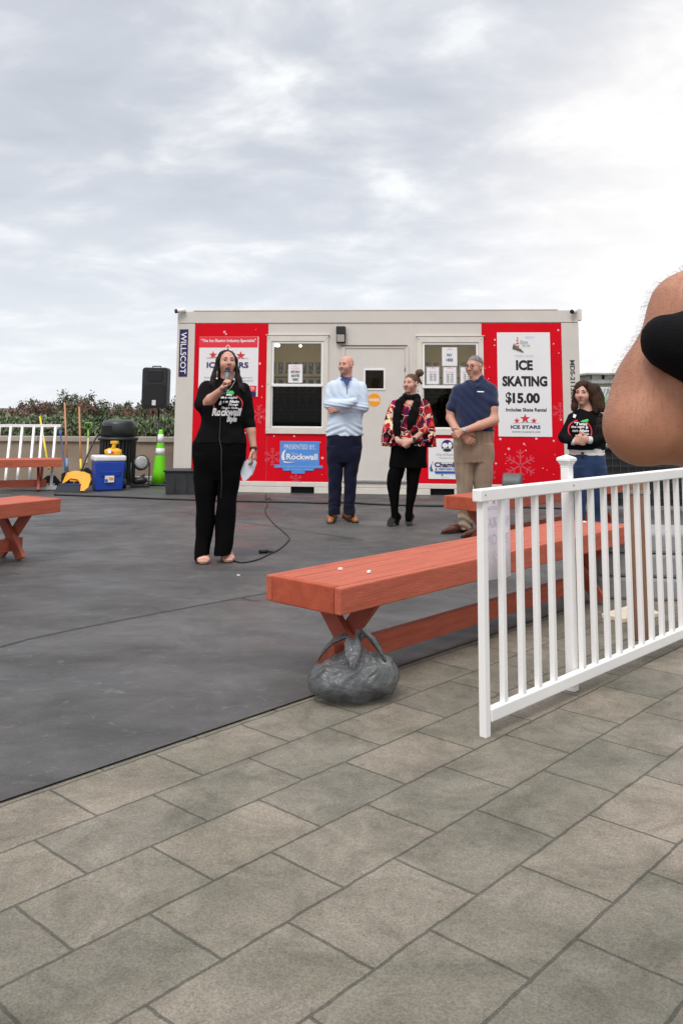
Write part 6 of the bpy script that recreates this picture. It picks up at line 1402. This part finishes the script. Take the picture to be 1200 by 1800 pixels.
def scarf_woman():
    P = Person(701, 924, 'woman in a patterned red blouse with a black scarf and clasped hands'); J = P.J; o = P.o
    H = Head(J(721.5, 674.5), math.radians(-36), math.radians(5), 0, .955); neck = J(722, 702, .02); chest = J(720, 730, .02)
    wl, wr_ = J(701, 776, -.20), J(723, 775, -.20)
    body = H.prims(True, 1.04, .6, neck=neck, nr=.053)+[cone(neck, chest, .058, .10, .06), cone(chest, J(718, 790, .02), .10, .10, .08), cone(chest, J(696, 712, .02), .07, .045, .05), cone(chest, J(744, 712, .02), .07, .045, .05),
            ell(J(721, 712, -.05), (.06, .05, .05), .04),
            cone(J(696, 712, .02), J(685, 753, -.03), .042, .038, .03), cone(J(744, 712, .02), J(750, 753, -.03), .042, .038, .03), cone(J(685, 753, -.03), wl, .037, .025, .02), cone(J(750, 753, -.03), wr_, .037, .025, .02)]
    body += hand(wl, Vector((.85, -.25, -.35)), Vector((.35, .6, -.3)), Vector((.3, -.1, .9)), .9, (.5, .55, .6, .7), .12) + hand(wr_, Vector((-.9, -.2, -.25)), Vector((-.2, .7, -.4)), Vector((-.2, -.5, .8)), .9, (.75, .8, .85, .9), .12)
    for x, xk, xa in ((702, 692, 694.5), (728, 725, 718.5)): body += [cone(J(718, 790, .02), J(x, 815, .02), .09, .07, .05), cone(J(x, 815, .02), J(xk, 862, .0), .06, .045, .03), cone(J(xk, 862, 0), J(xa, 910, .03), .042, .030, .03)]
    P.mesh('body', body, .0048, [SK3, LIP], mi=H.paint); H.face(o, BROWG, squint=.7)
    HB = hair_mat('hair_ash', (.085, .050, .031, 1), (.15, .092, .06, 1), (60, 60, 20))
    P.mesh('hair', [H.e(0, -.018, .034, .0785, .0955, .087, .02), H.e(0, .095, -.048, .066, .070, .098, .008, 's'), H.e(0, -.09, .075, .03, .03, .03, .02), ell(J(737, 655.5, .02), (.048, .045, .042), .015), cone(J(733, 662, .02), J(740, 674, .04), .02, .012, .02)], .0048, HB, lambda X, Y, Z: .0022*np.sin(300*Z+160*X+6*np.sin(18*X)))
    PT = pattern_mat()
    tor = P.rows([(700, 702, 743, .07, .03), (705, 694, 748, .088, .02), (713, 690, 750, .105, .01), (730, 690, 749, .125, 0), (750, 691, 747, .13, 0), (770, 690, 748, .135, 0), (783, 689, 749, .14, 0)])
    s1 = P.rows([(704, 690, 704, .045, .02), (715, 683.5, 702, .058, .0), (732, 677.5, 701, .068, -.01), (750, 673.5, 698, .080, -.03), (768, 671, 693, .088, -.04), (784, 669.5, 691, .095, -.04)])
    s2 = P.rows([(704, 738, 750, .045, .02), (715, 741, 756, .058, .0), (732, 744, 760, .068, -.01), (750, 747, 763, .080, -.03), (768, 749, 765, .088, -.04), (785, 751, 767, .095, -.04)])
    def bw(X, Y, Z):
        low = np.clip((J(700, 735).z-Z)/.2, 0, 1); return .006*low*np.sin(95*X+60*Y+5*np.sin(10*Z))+wrinkle(.004, 24, 18, 22, 1.7)(X, Y, Z)
    hl1 = P.rows([(758, 677, 688.5, .06, -.06), (790, 674, 687, .075, -.06)]); hl2 = P.rows([(760, 751, 761, .06, -.06), (790, 754, 764, .075, -.06)])
    bl = P.mesh('blouse', [loft(tor, .02), loft(s1, .02), loft(s2, .02), cone(J(690, 742, -.03), J(689, 758, -.10), .058, .050, .03), cone(J(744, 744, -.03), J(741, 758, -.10), .058, .050, .03), ell(J(719, 703, -.10), (.05, .09, .075), .01, op='s'), loft(hl1, .004, op='s'), loft(hl2, .004, op='s')], .006, PT, bw)
    # scarf
    def sc(pts): return [cone(J(*a[:3]), J(*b[:3]), a[3], b[3], .015, (Vector((0, 1, 0)), .5)) for a, b in zip(pts, pts[1:])]
    sp = []
    n = 14
    ce = J(723, 696.5, .01)
    for i in range(n): 
        a0, a1 = 2*PI*i/n, 2*PI*(i+1)/n; f = lambda t: ce+Vector((.072*math.sin(t), -.068*math.cos(t), -.012*math.cos(t)+.006*math.sin(2*t))); sp.append(cone(f(a0), f(a1), .027, .027, .012))
    sp += sc([(709, 699, -.05, .03), (702, 708, -.11, .042), (698, 725, -.148, .045), (697, 745, -.156, .045), (697.5, 769, -.160, .036)])+sc([(735, 699, -.05, .03), (732, 710, -.11, .040), (727.5, 725, -.148, .050), (723, 740, -.156, .047), (719, 752, -.158, .030)])
    P.mesh('scarf', sp, .006, FBLK, lambda X, Y, Z: .004*np.sin(190*X+9*np.sin(14*Z))+wrinkle(.002, 30, 30, 60, 1)(X, Y, Z))
    tu = P.rows([(768, 691, 747, .128), (785, 687.5, 749, .138), (805, 684.5, 749.5, .14), (821.5, 684, 749.5, .134)])
    P.mesh('tunic', [loft(tu, .02)], .0065, FBLK2, wrinkle(.004, 22, 14, 26, 2.2))
    L1 = P.rows([(800, 690, 716, .10), (818, 686, 713, .10), (834, 680.5, 709, .095), (846, 679.5, 705.5, .085), (862, 681, 702.5, .075), (880, 684.5, 700.5, .064), (897, 687, 700, .052), (914, 688.5, 700.5, .046)]); L2 = P.rows([(800, 712, 746, .11), (815, 713, 742, .105), (832, 714, 738.5, .09), (846, 714, 735.5, .08), (862, 714, 733, .075), (880, 713.5, 729, .064), (897, 712.5, 725, .052), (914, 712, 724, .046)])
    P.mesh('leggings', [loft(L1, .01), loft(L2, .008)], .006, FBLK2, wrinkle(.002, 22, 14, 40, .2))
    BT = mat('boot_black', (.007, .006, .007, 1), .5, var=.2, spec=.2)
    for hx, hy, tx, ty, ax_ in ((697, 922, 674, 929, 694.5), (720, 921, 715, 930, 718)):
        a, b = gp(hx, hy)-P.loc, gp(tx, ty)-P.loc; a2 = Vector((a.x, a.y, .03)); an = J(ax_, 904, .03)
        P.mesh('boot', [cone(an, Vector((a.x, a.y, .085)), .044, .044, .02), cone(Vector((a.x, a.y, .08)), a.lerp(b, .55)+Vector((0, 0, .045)), .042, .040, .03), cone(a.lerp(b, .55)+Vector((0, 0, .042)), b+Vector((0, 0, .022)), .038, .018, .02), cut((0, 0, -1), (0, 0, .005)), cut(an-Vector((a.x, a.y, .05)), an+Vector((0, 0, .03)))], .005, BT)
        m_ = MB(); d = (b-a).normalized(); c = a-d*.01; m_.lathe([(.020, 0.001), (.024, .02), (.032, .055)], 14, Matrix.Translation((c.x, c.y, 0))); m_.build('heel', SOLE, o)
    straps(o, 'watch', wr_+Vector((.03, .012, .008)), Vector((1, .5, .55)), .031, .024, BLK); c = wr_+Vector((.028, -.018, .012)); m_ = MB(); m_.box(c.x-.018, c.x+.018, c.y-.006, c.y+.006, c.z-.019, c.z+.019); m_.build('watch_face', mat('watch_glass', (.03, .03, .025, 1), .15), o, bevel=.004)
    m_ = MB(); c = J(734, 686, .0); m_.tube([c+Vector((0, 0, .03)), c, c+Vector((.002, 0, -.02))], [.0015, .004, .006], 8); m_.build('earring', mat('silver', (.7, .7, .72, 1), .2, metal=1), o)
scarf_woman()

# ---------------- man in the navy polo
def polo_man():
    P = Person(822, 936, 'man in a navy polo shirt and khaki trousers with spectacles'); J = P.J; o = P.o
    H = Head(J(833.5, 644.5), math.radians(-42), math.radians(-1), 0, 1.02); neck = J(839, 674, .02); chest = J(837, 702, .02)
    el, er = J(791, 735, .0), J(867, 739, -.10); wl, wr_ = J(811, 766, -.20), J(815, 757, -.25)
    body = H.prims(False, 1.1, .4, neck=neck, nr=.064)+[ell(J(834, 666, -.02), (.045, .045, .035), .03), cone(neck, chest, .068, .11, .06), cone(chest, J(834, 770, .02), .11, .12, .08), cone(chest, J(808, 690, .02), .08, .06, .05), cone(chest, J(861, 690, .02), .08, .06, .05),
            cone(J(806, 690, .02), J(793, 720, .02), .058, .052, .03), cone(J(793, 720, .02), el, .048, .044, .03), cone(J(863, 690, .0), J(864, 718, -.06), .060, .058, .03), cone(J(864, 718, -.06), er, .058, .052, .03), cone(el, J(800, 753, -.10), .044, .040, .02), cone(J(800, 753, -.10), wl, .038, .028, .02), cone(er, J(843, 748, -.215), .053, .046, .02), cone(J(843, 748, -.215), wr_, .045, .029, .02)]
    body += hand(wl, Vector((.75, -.12, -.5)), Vector((.2, .85, -.1)), Vector((.6, -.1, .75)), 1.02, (.35, .4, .45, .5), .14) + hand(wr_, Vector((-.80, .05, -.42)), Vector((-.05, .9, -.35)), Vector((-.5, -.1, .85)), 1.02, (.6, .65, .7, .75), .12)
    for x, xa in ((815, 817), (848, 848)): body += [cone(J(834, 770, .02), J(x, 800, .02), .10, .08, .06), cone(J(x, 800, .02), J(xa, 926, .03), .07, .034, .03)]
    P.mesh('body', body, .005, [SK4, LIP], mi=lambda V, Q: H.paint(V, Q)*(np.arange(len(Q)) >= 0)*0); H.face(o, BROWG, squint=.8)
    P.mesh('hair', [H.e(0, -.017, .034, .0755, .0955, .084, .02), H.e(0, .080, -.030, .10, .085, .085, .008, 's'), H.e(0, .01, -.11, .12, .16, .10, .01, 's'), H.e(.08, .0, -.005, .03, .028, .045, .008, 's'), H.e(-.08, .0, -.005, .03, .028, .045, .008, 's')], .0048, mat('hair_grey', (.15, .12, .105, 1), .85, var=.35, vscale=50, bump=.5, bscale=240, base2=(.34, .30, .28, 1), spec=.1), lambda X, Y, Z: .0014*np.sin(420*X+200*Z)*np.sin(390*Y))
    # spectacles
    SP = mat('spectacle_frame', (.05, .04, .038, 1), .35, metal=.4); m_ = MB()
    for q in (-1, 1):
        c = [H.p(q*.032+.021*math.cos(t), .101-.12*abs(q*.032+.021*math.cos(t))*.25, .0-.003+.0145*math.sin(t)) for t in np.linspace(0, 2*PI, 17)]; m_.tube(c, .0016, 5, cap=False); m_.tube([H.p(q*.053, .094, .005), H.p(q*.074, .06, .006), H.p(q*.080, .0, .004)], .0018, 5)
    m_.tube([H.p(-.011, .101, .002), H.p(0, .104, .005), H.p(.011, .101, .002)], .0016, 5); gl_ = m_.build('spectacles', SP, o)
    m_ = MB()
    for q in (-1, 1): m_.add([H.p(q*.032+.0205*math.cos(t), .1005-.03*abs(q*.032+.0205*math.cos(t)), -.003+.014*math.sin(t)) for t in np.linspace(0, 2*PI, 17)[:-1]], [tuple(range(16))])
    m_.build('lens', glass_mat('lens_glass', (.93, .93, .93, 1)), gl_)
    PO = fab('polo_navy', (.014, .022, .062, 1), .12, .3, 500)
    tor = P.rows([(667, 823, 852, .07, .02), (671, 815, 858, .088, .02), (677, 806, 864, .108, .015), (685, 801, 868, .122, .01), (698, 799, 870, .138, 0), (715, 799.5, 868, .145, -.01), (735, 800.5, 866, .155, -.015), (748, 801, 866, .155, -.015), (757, 802, 867, .150, -.01)])
    pol = P.mesh('polo_shirt', [loft(tor, .02), cone(J(806, 688, .02), J(794.5, 716, .015), .074, .070, .03), cone(J(861, 689, .0), J(862.5, 708, -.045), .082, .080, .03)], .0062, PO, lambda X, Y, Z: wrinkle(.0042, 16, 16, 24, .5)(X, Y, Z)+.0025*np.sin(60*(X*.8+Z)+2*np.sin(12*X)))
    m_ = MB()
    P.mesh('collar', [cone(J(838, 668, .015), J(837, 672, .01), .082, .086, .01), cone(J(822, 672, -.04), J(829, 679, -.10), .026, .016, .015), cone(J(851, 671, -.03), J(838, 680, -.105), .028, .016, .015), H.c2((0, -.01, -.05), (0, -.005, -.16), .068, .071, .006, 's'), ell(J(831, 675, -.11), (.030, .06, .05), .008, op='s')], .005, PO)
    X0 = lambda px: J(px, 690).x; Z0 = lambda py: J(830, py).z
    mb = MB(); mb.add([(X0(a), 0, Z0(b)) for a, b in ((835, 688), (846.5, 688), (847.5, 688.8), (846.5, 689.8), (835, 689.6))], [(0, 1, 2, 3, 4)]); decal(o, pol, 'chest_mark', INKW, mb, .005)
    mb = MB(); mb.add([(X0(a), 0, Z0(b)) for a, b in ((829.5, 678), (832, 678), (831, 696), (829, 696))], [(0, 1, 2, 3)]); decal(o, pol, 'placket', fab('placket_navy', (.010, .016, .046, 1)), mb, .004)
    KH = fab('khaki', (.31, .225, .155, 1), .10, .3, 400)
    hip = P.rows([(752, 803, 867, .135), (770, 798, 867, .15), (790, 796, 866.5, .15), (812, 798, 866, .13)]); L1 = P.rows([(780, 797, 834, .135), (805, 798, 832, .125), (830, 800, 830.5, .11), (860, 802.5, 830.5, .10), (890, 804, 830, .092), (915, 805.5, 829.5, .09), (930, 806, 829, .094)]); L2 = P.rows([(780, 830, 867, .135), (805, 830, 866, .125), (830, 831, 865, .11), (860, 832, 864, .10), (890, 834, 863, .092), (915, 836, 862, .09), (934, 836, 862, .094)])
    P.mesh('trousers', [loft(hip, .02), loft(L1, .02), loft(L2, .01)], .0065, KH, lambda X, Y, Z: wrinkle(.0035, 20, 14, 26, 1.2)(X, Y, Z)+.006*np.sin(85*Z+3*np.sin(24*X))*np.clip((.30-Z)/.2, 0, 1)+.0035*np.sin(110*X+1.2*np.sin(7*Z))*np.clip((Z-.35)/.3, 0, 1))
    P.mesh('belt', [loft(P.rows([(753, 801.5, 868.5, .148), (757.5, 801, 868.5, .150)]), .005)], .006, LEATHB)
    for hx, hy, tx, ty in ((822, 934, 777, 939), (856, 941, 812, 946)):
        a, b = gp(hx, hy)-P.loc, gp(tx, ty)-P.loc; P.mesh('shoe', shoe(a, b, .050, .10, sharp=.5), .006, LEATHB); sole(o, a, b, .052, SOLE)
    straps(o, 'watch', wr_+Vector((.0, 0, .0)), Vector((.85, .35, .35)), .034, .022, mat('steel_band', (.5, .5, .52, 1), .3, metal=1)); m_ = MB(); M_ = Matrix.Translation(wr_+Vector((-.005, -.034, .012))) @ Matrix.Rotation(PI/2, 4, 'X'); m_.lathe([(.020, -.004), (.020, .005), (.016, .007)], 18, M_); m_.build('watch_face', mat('watch_pale', (.62, .58, .60, 1), .25), o)
polo_man()

# ---------------- brunette by the far railing
def brunette():
    P = Person(1029, 957, 'smiling brunette in a black printed jumper and blue jeans at the right', 8.2); J = P.J; o = P.o
    H = Head(J(1024, 691), math.radians(-30), math.radians(0), 0, .97); neck = J(1030, 721, .02); chest = J(1030, 745, .02)
    wl, wr_ = J(1007.5, 776, -.16), J(1033, 773, -.165)
    body = H.prims(True, 1.0, 1.0, neck=neck, nr=.050)+[cone(neck, chest, .055, .09, .06), cone(chest, J(1031, 800, .02), .09, .10, .08), cone(chest, J(1006, 736, .02), .07, .04, .05), cone(chest, J(1052, 736, .02), .07, .04, .05), cone(J(1006, 736, .02), J(993, 770, 0), .038, .034, .03), cone(J(1052, 736, .02), J(1059, 768, 0), .038, .034, .03), cone(J(993, 770, 0), wl, .033, .024, .02), cone(J(1059, 768, 0), wr_, .033, .024, .02)]
    body += hand(wl, Vector((.9, -.3, .02)), Vector((.2, .85, .1)), Vector((.1, -.1, 1)), .9, (.6, .65, .7, .75), .1) + hand(wr_, Vector((-.92, -.25, .02)), Vector((-.2, .85, .1)), Vector((-.1, -.2, 1)), .9, (.7, .75, .8, .85), .1)
    for x, xa in ((1016, 1016), (1046, 1048)): body += [cone(J(1031, 800, .02), J(x, 822, .02), .09, .075, .05), cone(J(x, 822, .02), J(xa, 947, .03), .06, .032, .03)]
    P.mesh('body', body, .0048, [SK3, LIP], mi=H.paint); H.face(o, BROW, squint=.9)
    def fall(pts, k=.03): return [cone(J(a[0], a[1], a[2]), J(b[0], b[1], b[2]), a[3], b[3], k) for a, b in zip(pts, pts[1:])]
    hp = [H.e(0, -.030, .036, .092, .100, .088, .02)]+fall([(1017, 677, -.03, .028), (1012.5, 688, -.02, .026), (1010.5, 702, -.02, .028), (1009, 715, -.03, .026), (1006.5, 721, -.04, .014)])+fall([(1030, 676, -.05, .034), (1040, 688, -.05, .040), (1046, 702, -.05, .046), (1049, 714, -.06, .042), (1046, 723, -.08, .022)])+fall([(1044, 684, .03, .055), (1050, 700, .03, .052), (1054, 714, .02, .040), (1057, 721, .02, .02)])+fall([(1030, 690, .08, .06), (1030, 718, .07, .055)])
    hp += [H.e(-.012, .100, -.040, .058, .070, .085, .010, 's')]
    P.mesh('hair', hp, .0055, hair_mat('hair_brown', (.022, .010, .006, 1), (.065, .031, .016, 1), (55, 55, 7)), lambda X, Y, Z: .0022*np.sin(210*X+50*Y+8*np.sin(13*Z))+.0012*np.sin(480*X+12*np.sin(20*Z)))
    tor = P.rows([(719, 1017, 1043, .055, .02), (724, 1006, 1052, .075, .02), (731, 1000, 1058, .095, .01), (745, 999, 1060, .112, 0), (765, 1000, 1061, .12, 0), (780, 998, 1062, .12, 0), (790, 997.5, 1062.5, .118, 0)])
    top = P.mesh('jumper', [loft(tor, .02), cone(J(1005, 735, .01), J(991.5, 768, -.02), .050, .052, .03), cone(J(991.5, 769, -.02), J(1003, 775, -.14), .050, .044, .02), cone(J(1053, 735, .01), J(1059.5, 766, -.02), .050, .052, .03), cone(J(1059.5, 767, -.02), J(1041, 774, -.135), .050, .042, .02)], .006, FBLK, wrinkle(.005, 22, 18, 32, 2.5))
    WS = fab('undershirt_white', (.62, .60, .58, 1), .05)
    P.mesh('undershirt', [loft(P.rows([(786, 999.5, 1061, .114), (800, 1001, 1060.5, .117)]), .01)], .0055, WS, wrinkle(.004, 40, 20, 60, 1))
    for a, b, r in ((J(1002, 775, -.13), J(1006, 776, -.152), .036), (J(1040, 774, -.13), J(1034.5, 773.5, -.158), .036)): P.mesh('cuff', [cone(a, b, r, r*.95, .01)], .005, WS)
    P.mesh('belt', [loft(P.rows([(796, 1000.5, 1061.5, .119), (801, 1000.5, 1061.8, .121)]), .004)], .006, mat('belt_cream', S(222, 208, 196), .5))
    m_ = MB(); q = J(1023, 798.5, -.128); m_.box(q.x-.012, q.x+.012, q.y-.006, q.y+.006, q.z-.02, q.z+.02); m_.build('buckle', STEEL, o, bevel=.003)
    DN = fab('denim_blue', (.020, .040, .098, 1), .5, .35, 380, sheen=.1); 
    hip = P.rows([(798, 1000, 1062, .118), (815, 1000.5, 1064, .128), (832, 1001, 1064, .122), (846, 1002, 1062, .10)]); L1 = P.rows([(820, 1001, 1033, .115), (850, 1002, 1031, .10), (880, 1004, 1029, .085), (915, 1006, 1027, .075), (948, 1007, 1026, .075)]); L2 = P.rows([(820, 1030, 1064, .115), (850, 1032, 1063, .10), (880, 1035, 1061, .085), (915, 1038, 1059, .075), (948, 1038, 1058, .075)])
    P.mesh('jeans', [loft(hip, .02), loft(L1, .02), loft(L2, .01)], .006, DN, wrinkle(.0035, 24, 14, 34, 1.9))
    for hx, hy, tx, ty in ((1017, 952, 1011, 962), (1048, 952, 1046, 963)): a, b = gp(hx, hy)-P.loc, gp(tx, ty)-P.loc; P.mesh('shoe', shoe(a, b, .042, .09), .006, BLK); sole(o, a, b, .044, SOLE)
    X0 = lambda px: J(px, 750).x; Z0 = lambda py: J(1015, py).z
    def txt(mb, t, a, b, c, d, bold=.03): add_text(mb, t, X0(a), X0(b), Z0(d), Z0(c), 0, bold=bold, skew=.2)
    mb = MB(); txt(mb, "'Twas", 1004, 1025, 741.5, 747.5); txt(mb, 'the night', 999, 1020, 748, 753, .04); txt(mb, 'on Main', 1001, 1027, 754, 759, .03); txt(mb, 'Shop', 1011, 1027, 760, 764.5, .02); txt(mb, '&', 1022, 1027, 748, 753, .03); decal(o, top, 'print', INKW, mb)
    mb = MB(); R2 = lambda t, f: (X0(1013.5+20*f*math.cos(t)), Z0(757-19.5*f*math.sin(t)))
    for a, b in ((1.75, 3.6), (-.4, 1.15)):
        ts = np.linspace(a, b, 22); mb.add([(R2(t, 1)[0], 0, R2(t, 1)[1]) for t in ts]+[(R2(t, .9)[0], 0, R2(t, .9)[1]) for t in ts], [(i, i+1, i+23, i+22) for i in range(21)])
    decal(o, top, 'ring_print', INKR, mb, .003)
    mb = MB(); mb.add([(X0(a), 0, Z0(b)) for a, b in ((1014, 741), (1018, 738.5), (1027, 736), (1028.5, 739), (1025, 741.5), (1018, 742))], [(0, 1, 2, 3, 4, 5)]); decal(o, top, 'cap_print', mat('ink_bright_green', S(60, 200, 90), .6), mb, .005)
    mb = MB(); mb.add([(X0(a), 0, Z0(b)) for a, b in ((1003.5, 733), (1006, 727.5), (1009.5, 729.5), (1006.5, 735))], [(0, 1, 2, 3)]); decal(o, top, 'name_badge', WHITE, mb, .006)
brunette()

# ---------------- bystander at the picture's right edge, elbow raised
def bystander():
    loc = Vector((.66, 1.15, -.008)); o = empty('person', loc, 0, 'bystander in a black shirt, bare elbow raised at the right edge', 'person')
    J = lambda px, py, Y: at(px, py, Y)-loc
    D = 1.0; k = D/F_PX
    el = J(1126, 746, .97); sh = Vector((-.06, .02, 1.37)); ha = Vector((-.02, -.16, 1.52))
    hd = Head(Vector((.12, .0, 1.62)), math.radians(170), 0, 0, 1.0)
    fa = J(1210, 548, .985)
    body = hd.prims(False, 1.0, neck=Vector((.12, .0, 1.42)), nr=.058)+[cone((.12, 0, 1.40), (.12, 0, 1.0), .10, .13, .08), cone((.12, 0, 1.38), sh, .09, .062, .06), cone((.12, 0, 1.38), (.32, .02, 1.37), .09, .062, .06),
        cone(el, fa, .0395, .0400, .02), cone(fa, ha, .040, .028, .02), cone(J(1128, 750, .975), J(1250, 752, 1.03), .0395, .045, .015), cone(J(1250, 752, 1.03), sh, .046, .058, .03), cone(J(1150, 690, 1.0), J(1240, 660, 1.05), .045, .05, .03),
        cone((.32, .02, 1.37), (.38, -.10, 1.15), .058, .046, .03), cone((.38, -.10, 1.15), (.16, -.24, 1.40), .045, .028, .03)]
    body += hand(ha, (.1, -.1, .4), (.8, .2, 0), (.1, -.8, .3), 1.0, (.8, .8, .8, .8))+hand(Vector((.16, -.24, 1.40)), (-.1, -.05, .4), (-.8, .2, 0), (-.1, -.8, .3), 1.0, (.8, .8, .8, .8))
    for x in (.03, .21): body += [cone((.12, 0, 1.0), (x, 0, .9), .12, .09, .06), cone((x, 0, .9), (x, .01, .08), .085, .042, .03), cone((x, .02, .06), (x, .20, .03), .04, .035, .02)]
    SKB = mat('skin_brown', (.38, .155, .085, 1), .5, var=.14, vscale=16, bump=.08, bscale=420, sss=.12, base2=(.47, .205, .115, 1))
    V, Q = solid(body, .0065, wrinkle(.0012, 30, 30, 30, 1)); bo = np_mesh('body', V, Q, SKB, o)
    hd.face(o, BROW)
    shp = [loft([(.96, .12, 0, .20, .14), (1.1, .12, 0, .20, .135), (1.25, .12, 0, .215, .13), (1.36, .12, 0, .19, .11), (1.42, .12, 0, .09, .08)], .02), cone((.32, .02, 1.36), (.36, -.06, 1.24), .075, .075, .03), cone(sh, J(1300, 640, .98), .078, .072, .03), cone(J(1300, 630, .98), J(1176, 603, .925), .066, .030, .03)]
    V, Q = solid(shp, .007, wrinkle(.003, 20, 20, 26, .4)); np_mesh('shirt', V, Q, FBLK, o)
    V, Q = solid([loft([(.06, .03, .01, .075, .085), (.5, .03, 0, .085, .09), (.88, .04, 0, .11, .12)], .02), loft([(.06, .21, .01, .075, .085), (.5, .21, 0, .085, .09), (.88, .20, 0, .11, .12)], .02), loft([(.84, .12, 0, .18, .13), (1.0, .12, 0, .19, .13)], .02)], .009, wrinkle(.004, 18, 18, 24, .9)); np_mesh('trousers', V, Q, fab('denim_navy', (.012, .014, .042, 1)), o)
    V, Q = solid([hd.e(0, -.02, .036, .082, .10, .086, .02), hd.e(0, .10, -.03, .075, .085, .09, .012, 's')], .007); np_mesh('hair', V, Q, mat('hair_black', (.012, .009, .008, 1), .5), o)
    for x in (.03, .21): V, Q = solid(shoe((x, .0, 0), (x, .24, 0), .05, .11), .008); np_mesh('shoe', V, Q, LEATHB, o)
    # fine hair along the arm
    P_ = np.array([v.co for v in bo.data.vertices]); Nn = np.array([v.normal for v in bo.data.vertices]); sel = np.nonzero((P_[:, 0] < -.09) & (P_[:, 2] > el.z-.005) & (P_[:, 2] < 1.42))[0]
    m_ = MB(); rr_ = random.Random(3)
    for i in rr_.sample(list(sel), min(3000, len(sel))):
        p = Vector(P_[i]); n = Vector(Nn[i]); t = (n*.55+Vector((rr_.uniform(-.25, .1), rr_.uniform(-.3, .3), rr_.uniform(-.7, -.1)))).normalized(); L_ = rr_.uniform(.005, .012); q = p+t*L_*.6+n*.002; e_ = p+t*L_+Vector((0, 0, -.003)); m_.tube([p, q, e_], [.00010, .00008, .00004], 3, cap=False)
    m_.build('arm_hair', mat('arm_hair_brown', (.10, .055, .035, 1), .6), o)
    ph = empty('phone', loc+ha+Vector((.07, -.03, .10)), math.radians(-10), 'black phone raised by the bystander at the right edge', 'phone'); m_ = MB(); m_.box(-.037, .037, -.004, .004, -.075, .075); m_.build('case', BLK, ph, bevel=.003); m_ = MB(); m_.box(-.034, .034, -.0052, -.0045, -.07, .07); m_.build('screen', mat('screen_dark', (.02, .02, .025, 1), .1), ph)
bystander()
